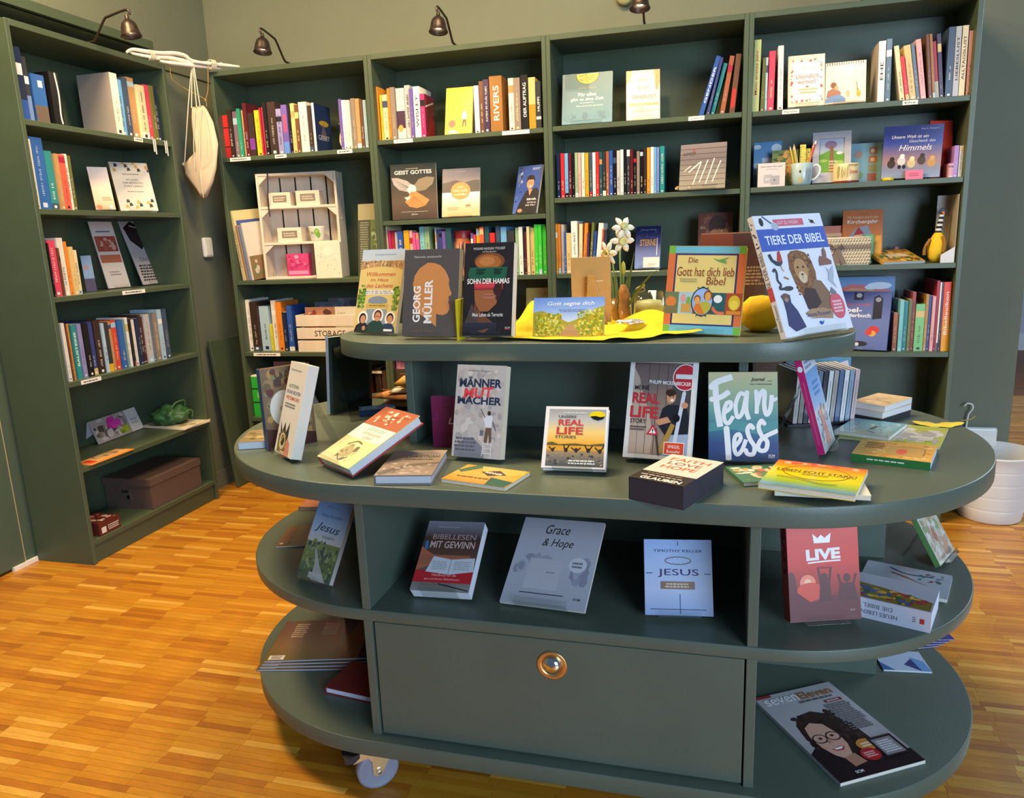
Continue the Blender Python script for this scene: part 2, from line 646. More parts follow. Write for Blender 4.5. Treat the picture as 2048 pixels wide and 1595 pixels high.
for i, s in enumerate(strips):
    end[(s[3], s[4])] = s[0]
CP = Vector((2.2853, -3.2505, 1.2116))


def seen(s):
    x, yy = s[0] + SL / 2, s[1] + SW / 2
    d = co_inv @ Vector((x, yy, 0))
    if d.z > -0.1:
        return None
    u, v = 0.5 + 1500.45 / 2048 * d.x / -d.z, 0.5 + 1500.45 / 1595 * d.y / -d.z
    if not (-0.02 < u < 1.02 and -0.02 < v < 1.02):
        return None
    dx = max(abs(x - XC) - 0.39, 0)
    if hypot(dx, yy - YC) < 0.44:
        return None
    if u > 0.26 and u < 0.93:
        return None
    return -d.z


co_inv = (Matrix.Translation(co.location) @ co.rotation_euler.to_matrix().to_4x4()).inverted()
cand = sorted((sd, i) for i, sd in ((i, seen(s)) for i, s in enumerate(strips)) if sd)
single = set(i for _, i in cand[:300])
joint = MB()
base = {}
for i, s in enumerate(strips):
    xe = end.get((s[3] + 1, s[4]), s[0] + SL)
    L = xe - s[0] - 0.0006
    if i in single:
        if s[2] not in base:
            b = MB(); b.box((0, 0, -0.001), (1, SW - 0.0007, 0)); o = b.build('floor_strip', OAK[s[2]], floor)
            base[s[2]] = o
        else:
            o = base[s[2]].copy(); COL.objects.link(o); o.parent = floor
        o.location = (s[0], s[1], 0); o.scale = (L, 1, 1)
    else:
        x0, x1, y0, y1 = s[0], s[0] + L, s[1], s[1] + SW - 0.0007
        v = [(x0, y0, -0.001), (x1, y0, -0.001), (x1, y1, -0.001), (x0, y1, -0.001), (x0, y0, 0), (x1, y0, 0), (x1, y1, 0), (x0, y1, 0)]
        joint.idx(v, [(4, 5, 6, 7), (0, 1, 5, 4), (1, 2, 6, 5), (3, 0, 4, 7)], None, s[2])
o = joint.build('floor_strips', OAK, floor)
o['kind'] = 'stuff'

# ------------------------------------------------------------------ bookcases
TS = 0.018


def bookcase(M, shelves, label, labels=()):
    root = empty('bookcase', M, label, 'bookcase', 'green bookcases around the room corner')
    W, D, H = 0.7995, 0.28, 2.02

    def part(n, a, b):
        m_ = MB(); m_.box(a, b); o_ = m_.build(n, GREEN, root)
        bv = o_.modifiers.new('edge', 'BEVEL'); bv.width = 0.0012; bv.segments = 1
        return o_
    part('side_panel', (0.0003, 0, 0), (TS, D, H)); part('side_panel', (W - TS, 0, 0), (W, D, H))
    part('top_panel', (TS, 0, H - 0.022), (W - TS, D - 0.006, H)); part('back_panel', (TS, D - 0.006, 0.02), (W - TS, D - 0.001, H - 0.001))
    part('bottom_panel', (TS, 0.001, 0.077), (W - TS, D - 0.006, 0.097)); part('plinth', (TS, 0.012, 0), (W - TS, 0.028, 0.077))
    for z in shelves:
        part('shelf', (TS + 0.001, 0.004, z - 0.020), (W - TS - 0.001, D - 0.007, z))
    rnd = random.Random(label)
    for (x, z, w, s) in labels:
        b = MB(); b.box((x, 0.0022, z - 0.019), (x + w, 0.0038, z - 0.003)); lo = b.build('shelf_label', WHITEP, root)
        mp, ml = MB(), MB()
        art = [('t', s, 0.5, 0.5, 0.72, 0.42, '2a2a2a')] if s else [('b', 0.1, 0.25, 0.9, 0.75, 1, '55524c')]
        draw(mp, ml, art, w, 0.016, lambda X, Y, l: (x + X, 0.0020 - l * 0.0001, z - 0.019 + Y), rnd)
        (ml if s else mp).build('label_print', INK, lo)
    return root


bookcase(T(-0.0837, -0.991, 0) @ RZ(pi / 2), [1.692, 1.382, 1.062, 0.737, 0.398],
         'green bookcase standing side-on against the left wall', [(0.36, 1.062, 0.13, ''), (0.08, 0.737, 0.10, ''), (0.55, 1.692, 0.05, '')])
bookcase(T(0, 0, 0), [1.636, 1.058, 0.705, 0.37], 'leftmost green bookcase of the back wall, holding two white crates',
         [(0.06, 1.636, 0.11, ''), (0.30, 1.636, 0.06, ''), (0.62, 1.636, 0.075, ''), (0.07, 0.705, 0.15, ''), (0.64, 0.705, 0.07, '')])
bookcase(T(0.8, 0, 0), [1.662, 1.31, 1.052, 0.705, 0.37], 'second green bookcase of the back wall, with the yellow book up top',
         [(0.10, 1.662, 0.09, 'Biografien'), (0.60, 1.662, 0.12, 'Romane und Erzählungen')])
bookcase(T(1.6, 0, 0), [1.663, 1.372, 1.053, 0.71, 0.37], 'third green bookcase of the back wall, with the row of film cases',
         [(0.575, 1.663, 0.062, 'Jugend')])
bookcase(T(2.4, 0, 0), [1.661, 1.373, 1.056, 0.71, 0.37], 'rightmost green bookcase of the back wall, with mugs and children\'s books',
         [(0.13, 1.661, 0.062, 'Familie'), (0.555, 1.661, 0.052, 'Ehe')])

# ------------------------------------------------------------------ oval display table on casters
tb = empty('display_table', (XC, YC, 0), 'large oval green tiered display table on casters in the middle', 'table')


def tpart(n, a, b, par=None):
    q = MB(); q.box(tuple(a), tuple(b)); o_ = q.build(n, TABLE, par or tb)
    bv = o_.modifiers.new('edge', 'BEVEL'); bv.width = 0.0015; bv.segments = 2
    return o_


for n, L, r, z0, z1 in (('bottom_tier', 0.407, 0.488, 0.112, 0.15), ('middle_tier', 0.409, 0.465, 0.4253, 0.4513),
                        ('table_top', 0.3825, 0.507, 0.704, 0.744), ('upper_tier', 0.378, 0.236, 0.949, 0.9891)):
    q = MB()
    ring = [(stadium(L, r - i_, 0, 0, 48), z_) for i_, z_ in ((0.002, z0), (0.0006, z0 + 0.0006), (0.0, z0 + 0.002), (0.0, z1 - 0.002), (0.0006, z1 - 0.0006), (0.002, z1))]
    N_ = len(ring[0][0])
    vv = [(x_, y_, z_) for st_, z_ in ring for x_, y_ in st_]
    q.idx(vv, [(j * N_ + i_, j * N_ + (i_ + 1) % N_, (j + 1) * N_ + (i_ + 1) % N_, (j + 1) * N_ + i_) for j in range(5) for i_ in range(N_)], None, 0, True)
    q.face([(x_, y_, z0) for x_, y_ in reversed(ring[0][0])]); q.face([(x_, y_, z1) for x_, y_ in ring[-1][0]])
    q.build(n, TABLE, tb)
for z0, z1 in ((0.15, 0.4253), (0.4513, 0.704)):
    for s in (-1, 1):
        tpart('cross_panel', (s * 0.392 - 0.0095, -0.4635, z0), (s * 0.392 + 0.0095, 0.4635, z1))
    tpart('centre_panel', (-0.3825, -0.008, z0), (0.3825, 0.008, z1))
    for s in (-1, 1):
        tpart('end_panel', (min(s * 0.4015, s * 0.705), -0.008, z0), (max(s * 0.4015, s * 0.705), 0.008, z1))
df = tpart('drawer_front', (-0.3785, -0.4600, 0.1545), (0.3795, -0.440, 0.4215))
q = MB(); q.lathe([(0.0205, 0), (0.0305, 0), (0.0315, 0.0012), (0.0295, 0.0028), (0.0205, 0.0022), (0.0205, 0)], 36, T(0.009, -0.4602, 0.366) @ Matrix.Rotation(pi / 2, 4, 'X'))
q.build('knob_ring', BRASS, df)
q = MB(); q.lathe([(0.0205, 0), (0.019, 0.004), (0.016, 0.008), (0.010, 0.0115), (0.0001, 0.013)], 32, T(0.009, -0.4602, 0.366) @ Matrix.Rotation(pi / 2, 4, 'X'))
q.build('knob', CHROME, df)
for s in (-1, 1):
    tpart('riser_panel', (s * 0.3735 - 0.0095, -0.195, 0.744), (s * 0.3735 + 0.0095, 0.195, 0.949))
tpart('riser_centre', (-0.364, -0.008, 0.744), (0.364, 0.008, 0.949))


def caster(x, y, ang):
    R_ = T(x, y, 0) @ RZ(ang)
    e_ = bpy.data.objects.new('caster', None); COL.objects.link(e_); e_.parent = tb; e_.matrix_basis = R_; e_.empty_display_size = 0.03
    RX = Matrix.Rotation(pi / 2, 4, 'X')
    q = MB()
    q.lathe([(0.012, -0.015), (0.036, -0.013), (0.039, -0.015), (0.043, -0.015), (0.0475, -0.012), (0.048, 0), (0.0475, 0.012), (0.043, 0.015), (0.039, 0.015), (0.036, 0.013), (0.012, 0.015)], 40, T(0, 0, 0.048) @ RX)
    q.build('wheel', RUBBER, e_)
    q = MB()
    for s in (-1, 1):
        poly = [(-0.040, 0.104), (0.040, 0.104), (0.036, 0.092), (0.012, 0.048), (0.007, 0.038), (-0.005, 0.036), (-0.013, 0.043), (-0.014, 0.076), (-0.022, 0.088), (-0.056, 0.084), (-0.052, 0.094)]
        M_ = Matrix(((1, 0, 0, 0), (0, 0, 1, s * 0.0175), (0, 1, 0, 0), (0, 0, 0, 1)))
        q.prism(poly, -0.0012, 0.0012, M=M_)
    q.box((-0.038, -0.0185, 0.102), (0.036, 0.0185, 0.105))
    q.build('fork', STEEL, e_)
    q = MB(); q.box((-0.032, -0.028, 0.105), (0.032, 0.028, 0.112)); q.build('mounting_plate', STEEL, e_)
    q = MB(); q.prism([(-0.074, 0.100), (-0.040, 0.106), (-0.040, 0.096), (-0.054, 0.086), (-0.072, 0.089)], -0.019, 0.019, M=Matrix(((1, 0, 0, 0), (0, 0, 1, 0), (0, 1, 0, 0), (0, 0, 0, 1)))); q.build('brake_pedal', BLACKP, e_)
    q = MB(); q.lathe([(0.0001, 0.024), (0.006, 0.0235), (0.0068, 0.0205), (0.0068, 0.019)], 6, T(0, 0, 0.048) @ RX, smooth=False); q.build('axle_bolt', CHROME, e_)


caster(1.562 - XC, -1.892 - YC, radians(40))
caster(XC + 0.43 - XC, -0.40, radians(30)); caster(-0.41, 0.40, radians(160)); caster(0.41, 0.40, radians(190))


# ------------------------------------------------------------------ bookcase lamps
def lamp(M, label):
    root = empty('shelf_lamp', M, label, 'lamp', 'bronze lamps above the bookcases')
    q = MB(); q.tube(smooth_pts([(0, 0.06, 2.028), (0, 0.012, 2.029), (0, -0.008, 2.038), (0, -0.060, 2.102), (0, -0.085, 2.112), (0, -0.160, 2.126), (0, -0.177, 2.122), (0, -0.180, 2.108)], 5), 0.0048, 8); q.build('arm', BRONZE, root)
    q = MB(); q.lathe([(0.018, 0.0), (0.018, 0.006), (0.006, 0.009), (0.0048, 0.014)], 16, T(0, 0.07, 2.0205)); q.build('base', BRONZE, root)
    S = T(0, -0.180, 2.0) @ Matrix.Rotation(radians(-8), 4, 'X')
    q = MB()
    q.lathe([(0.006, 0.110), (0.008, 0.100), (0.0085, 0.092), (0.017, 0.088), (0.026, 0.078), (0.030, 0.066), (0.033, 0.050), (0.0375, 0.034), (0.0392, 0.0315), (0.0385, 0.0300), (0.036, 0.0335), (0.031, 0.050), (0.028, 0.065), (0.023, 0.076), (0.012, 0.084), (0.0001, 0.086)], 28, S)
    q.build('shade', BRONZE, root)
    q = MB(); q.lathe([(0.0001, 0.044), (0.012, 0.046), (0.018, 0.054), (0.018, 0.064), (0.012, 0.074), (0.0001, 0.076)], 18, S); q.build('bulb', mat('warm_bulb', (1.0, 0.80, 0.50), 0.4, emit=8), root)
    l = bpy.data.lights.new('shelf_lamp_light', 'SPOT'); l.energy = 3.6; l.color = (1.0, 0.74, 0.42); l.spot_size = radians(118); l.spot_blend = 0.6; l.shadow_soft_size = 0.014
    o = bpy.data.objects.new('shelf_lamp_light', l); COL.objects.link(o); o.parent = root
    o.location = (0, -0.178, 2.034); o.rotation_euler = (radians(18), 0, 0)
    return root


lamp(T(0.4, 0, 0), 'bronze bell lamp above the leftmost back bookcase')
lamp(T(1.2, 0, 0), 'bronze bell lamp above the second back bookcase')
lamp(T(2.0, 0, 0), 'bronze bell lamp above the third back bookcase, cut by the frame')
lamp(T(2.8, 0, 0), 'bronze lamp above the rightmost back bookcase, only its arm in view')
lamp(T(-0.0837, -0.591, 0) @ RZ(pi / 2), 'bronze bell lamp above the side bookcase at the left')
q = MB(); q.lathe([(0.0001, 0.03), (0.028, 0.03), (0.036, 0.026), (0.038, 0.0), (0.0001, 0.0)], 28, T(1.895, 0.2835, 2.205) @ Matrix.Rotation(pi / 2, 4, 'X'))
tag(q.build('wall_vent', solid('8a8458', 0.5)), 'round olive wall vent beside the third bookcase lamp', 'vent')

ROWS=[
('A1',90,0.02,1.692,'''
-0.963 0.0397 0.247 navy 0.0
-0.9229 0.021 0.22 charcoal 0.0
-0.8882 0.057 0.17 royal 0.0
-0.812 0.0426 0.19 ink 0.0
-0.5186 0.0409 0.241 offwhite 0.0
-0.4768 0.0331 0.224 skyblue 0.0
-0.4434 0.0311 0.236 slate 0.0
-0.4103 0.0418 0.244 tan 0.0
-0.3647 0.0448 0.221 cream 0.0
-0.3189 0.0286 0.229 rose 0.0
-0.2898 0.0223 0.229 olive 0.0
-0.267 0.0285 0.231 navy 0.0
'''),
('A2',90,0.02,1.382,'''
-0.9659 0.0169 0.245 offwhite 0.0
-0.9459 0.0555 0.255 royal 0.0
-0.8895 0.0331 0.212 teal 0.0
-0.8552 0.0182 0.204 tan 0.0
-0.8357 0.0299 0.203 coral 0.0
-0.8045 0.0159 0.208 white 0.0
-0.7873 0.0176 0.204 olive 0.0
'''),
('A3',90,0.02,1.062,'''
-0.9492 0.0084 0.198 ink 0.0
-0.9401 0.0341 0.208 rose 0.0
-0.9045 0.0069 0.18 brown 0.0
-0.8963 0.0286 0.217 offwhite 0.0
-0.8658 0.0142 0.203 orange 0.0
-0.8506 0.0198 0.183 sand 0.0
-0.8291 0.0195 0.17 cream 0.0
'''),
('A4',90,0.025,0.737,'''
-0.9425 0.0162 0.225 offwhite 0.0
-0.9243 0.007 0.221 brown 0.0
-0.9158 0.0188 0.219 orange 0.0
-0.8936 0.0215 0.213 teal 0.0 BAUSTEINE
-0.8647 0.0207 0.213 lavender 0.0
-0.8418 0.0272 0.212 ink 0.0
-0.8107 0.0252 0.214 indigo 0.0
-0.7829 0.0334 0.215 umber 0.0
-0.7466 0.0144 0.202 paleblue 0.0
-0.7302 0.0238 0.202 charcoal 0.0
-0.7031 0.0161 0.204 tan 0.0
-0.6841 0.0259 0.207 vermilion 0.0
-0.6556 0.0236 0.202 royal 0.0
-0.6296 0.0126 0.204 tealgrey 0.0
-0.6134 0.0185 0.21 white 0.0
-0.5927 0.0086 0.201 ink 0.0
-0.5822 0.0188 0.198 offwhite 0.0
-0.5603 0.0183 0.201 navy 0.0
-0.5397 0.0163 0.215 umber 0.0
-0.5211 0.0135 0.203 maroon 0.0
-0.5055 0.0334 0.211 lightgrey 0.0
-0.4683 0.0162 0.211 greyblue 0.0
-0.4498 0.0266 0.211 taupe 0.0
-0.4188 0.0255 0.224 paleblue 0.0
-0.3889 0.0275 0.224 slate 0.0
'''),
('B1r1',0,0.03,1.636,'''
-0.0035 0.0113 0.183 ink 0.0
0.0101 0.0406 0.197 red 0.0
0.0533 0.0202 0.217 umber 0.0
0.0753 0.0241 0.209 mauve 0.0
0.1006 0.0179 0.219 jade 0.0
0.1203 0.0145 0.212 apricot 0.0
0.1365 0.02 0.241 maroon 0.0
0.1577 0.0288 0.195 umber 0.0
0.1899 0.0297 0.206 yellow 0.0
0.2209 0.0077 0.214 crimson 0.0
0.2298 0.0132 0.218 rose 0.0
0.2441 0.0186 0.235 ink 0.0
0.2639 0.0425 0.235 umber 0.0
0.3088 0.0271 0.202 lavender 0.0
0.3381 0.0291 0.217 violet 0.0
0.3701 0.0113 0.22 ink 0.0
0.3825 0.0214 0.221 sand 0.0
0.4057 0.0198 0.212 brown 0.0
0.4277 0.0404 0.222 offwhite 0.0
0.4694 0.0175 0.205 umber 0.0
0.4886 0.0127 0.216 white 0.0
0.6284 0.0135 0.22 violet 0.0
0.643 0.0196 0.214 white 0.0
0.6643 0.0196 0.212 offwhite 0.0
0.6855 0.02 0.219 taupe 0.0
0.7076 0.021 0.216 tan 0.0
0.7297 0.0133 0.205 brown 0.0
0.7446 0.0158 0.208 paleblue 0.0
'''),
('B1r3',0,0.05,0.705,'''
0.0065 0.0099 0.247 ink 0.0
0.0177 0.0259 0.257 white 0.0
0.0456 0.041 0.246 umber 0.0
0.0881 0.0536 0.223 paleblue 0.0
0.1438 0.0127 0.133 lemon 0.0
0.1578 0.029 0.251 offwhite 0.0
0.1882 0.0325 0.243 orange 0.0
0.2226 0.0198 0.193 navy 0.0
0.2437 0.0298 0.224 blue 0.0
'''),
('B2r1',0,0.03,1.662,'''
0.8009 0.0244 0.231 amber 0.0
0.8323 0.0092 0.194 yellow 0.0
0.8425 0.0262 0.195 cream 0.0
0.8698 0.0135 0.218 orange 0.0
0.8849 0.0227 0.221 taupe 0.0
0.9086 0.0398 0.216 offwhite 0.0
0.9496 0.0248 0.226 lightgrey 0.0
0.9755 0.0162 0.209 violet 0.0
0.9927 0.0294 0.216 white 0.0 WISLEY
1.0236 0.0213 0.184 magenta 0.0
1.2701 0.0218 0.197 white 0.0
1.2934 0.0195 0.213 brown 0.0
1.3139 0.0262 0.217 plum 0.0
1.3428 0.0556 0.227 caramel 0.0 RIVERS
1.4255 0.024 0.213 offwhite 0.0
1.4504 0.0283 0.211 taupe 0.0
1.4814 0.0308 0.22 ink 0.0 DER AUFTRAG
1.5149 0.0298 0.207 sand 0.0
1.5465 0.0218 0.189 charcoal 0.0 HUFFI
'''),
('B2r3',0,0.03,1.052,'''
0.8111 0.0141 0.237 cream 0.0
0.8272 0.0131 0.216 magenta 0.0
0.8412 0.015 0.215 crimson 0.0
0.8586 0.015 0.209 lightgrey 0.0
0.8755 0.0269 0.211 blue 0.0
0.9063 0.0268 0.214 gold 0.0
0.935 0.0143 0.212 blush 0.0
0.9512 0.0124 0.202 hotpink 0.0
0.965 0.0128 0.202 hotpink 0.0
0.9788 0.0237 0.227 aqua 0.0
1.0044 0.0236 0.226 sage 0.0
1.0552 0.0075 0.22 lightgrey 0.0
1.0641 0.0126 0.211 indigo 0.0
1.0777 0.0131 0.206 indigo 0.0
1.0917 0.0168 0.203 violet 0.0
1.1104 0.0265 0.217 deepteal 0.0
1.2065 0.0147 0.154 red 0.0
1.2258 0.011 0.19 violet 0.0
1.2376 0.011 0.183 rose 0.0
1.2509 0.0196 0.209 gold 0.0
1.2714 0.0182 0.214 coral 0.0
1.2922 0.0217 0.216 deepteal 0.0
1.3176 0.0234 0.187 red 0.0
1.3432 0.0202 0.216 slate 0.0
1.3657 0.0273 0.211 skyblue 0.0
1.397 0.0325 0.193 charcoal 0.0
1.433 0.0142 0.205 sage 0.0
1.4485 0.0181 0.208 white 0.0
1.4675 0.0071 0.205 navy 0.0
1.4755 0.0097 0.186 maroon 0.0
1.486 0.0123 0.208 cream 0.0
1.4992 0.0193 0.202 sand 0.0
1.5207 0.0162 0.215 green 0.0
1.5378 0.0157 0.214 green 0.0
1.5543 0.0174 0.214 green 0.0
'''),
('B3r1',0,0.03,1.663,'''
2.2144 0.018 0.227 blue 0.293 GENDER
2.2447 0.0111 0.217 indigo 0.238
2.2593 0.015 0.197 teal 0.25
2.2958 0.0183 0.218 sienna 0.164
2.332 0.0208 0.221 brown 0.101
'''),
('B3r2',0,0.03,1.372,'''
1.6274 0.0161 0.184 navy 0.0
1.6453 0.0161 0.184 red 0.0
1.6628 0.0147 0.183 skyblue 0.0
1.6789 0.0134 0.182 maroon 0.0
1.6936 0.012 0.182 ink 0.0
1.7065 0.0129 0.183 sage 0.0
1.7202 0.0128 0.182 blush 0.0
1.7348 0.0137 0.181 offwhite 0.0
1.7498 0.0154 0.18 gold 0.0
1.767 0.0136 0.181 slate 0.0
1.7819 0.0131 0.179 white 0.0
1.796 0.0135 0.18 red 0.0
1.8108 0.0122 0.18 deepteal 0.0
1.8244 0.0135 0.179 charcoal 0.0
1.8391 0.0126 0.18 sienna 0.0
1.8526 0.0152 0.182 blue 0.0
1.8691 0.0138 0.181 ink 0.0
1.8842 0.0138 0.18 lightgrey 0.0
1.8988 0.0133 0.183 white 0.0
1.913 0.0116 0.182 ink 0.0
1.9255 0.0137 0.182 charcoal 0.0
1.9404 0.012 0.182 maroon 0.0
1.9537 0.0119 0.179 ink 0.0
1.9669 0.0123 0.172 taupe 0.0
1.9805 0.0127 0.179 ink 0.0
1.9949 0.0127 0.181 umber 0.0
2.0089 0.0135 0.184 amber 0.0
2.0237 0.0135 0.185 white 0.0
2.038 0.0092 0.184 skyblue 0.0
2.0481 0.0113 0.183 periwinkle 0.0
2.0619 0.0184 0.186 teal 0.0
'''),
('B3r3',0,0.03,1.053,'''
1.6145 0.0106 0.212 amber 0.0
1.626 0.0115 0.211 orange 0.0
1.6384 0.0128 0.209 lightgrey 0.0
1.6521 0.01 0.178 blue 0.0
1.6631 0.0209 0.172 sand 0.0
1.6849 0.0277 0.221 white 0.0
1.7135 0.0158 0.208 cream 0.026
1.7302 0.0153 0.211 orange 0.06
1.7469 0.0112 0.169 plum 0.046
1.759 0.0107 0.212 olive 0.079
1.7711 0.0112 0.175 blue 0.074
1.7841 0.0213 0.208 white 0.096
1.8073 0.0142 0.182 coral 0.062
1.8238 0.0138 0.18 charcoal 0.005
'''),
('B4r1',0,0.03,1.661,'''
2.4184 0.0261 0.265 lime 0.012 Mein erstes Jahr
2.4492 0.0161 0.2 olive 0.031
2.4663 0.0088 0.199 paleblue 0.001
2.4762 0.0233 0.22 rose 0.011
2.5143 0.0206 0.238 white -0.016
2.8725 0.0242 0.218 white -0.022 EHE
2.8985 0.0183 0.223 greyblue -0.021
2.9539 0.0169 0.2 cream -0.166
2.9725 0.0126 0.161 red -0.177
2.9867 0.0224 0.198 sand -0.166
3.0107 0.0121 0.203 greyblue -0.163
3.0244 0.0172 0.214 blush -0.15
3.0511 0.0107 0.228 brown -0.112
3.0627 0.0088 0.227 caramel -0.117
3.0725 0.0139 0.202 red -0.121
3.0883 0.0139 0.227 plum -0.112
3.105 0.0232 0.245 slate -0.01
3.129 0.0185 0.244 lightgrey -0.016 LIEBESLUST
3.1488 0.0198 0.245 cream -0.008 ALLTAGSLUST
3.174 0.0165 0.226 blush -0.018
'''),
('B4r4',0,0.03,0.71,'''
2.9825 0.0163 0.152 sienna 0.0
3.0015 0.0141 0.205 aqua 0.0
3.0165 0.0167 0.198 teal 0.0
3.034 0.0119 0.206 olive 0.0
3.0473 0.0123 0.234 brick 0.0
3.0609 0.0326 0.187 lightgreen 0.0
3.0945 0.011 0.224 ochre 0.0
3.1067 0.0097 0.22 blue 0.0
3.1173 0.0109 0.217 blush 0.0
3.1295 0.0096 0.277 crimson 0.0
3.14 0.0059 0.271 white 0.0
3.1467 0.0084 0.271 plum 0.0
3.1564 0.0263 0.271 orangered -0.016 Bibellexikon
'''),
]
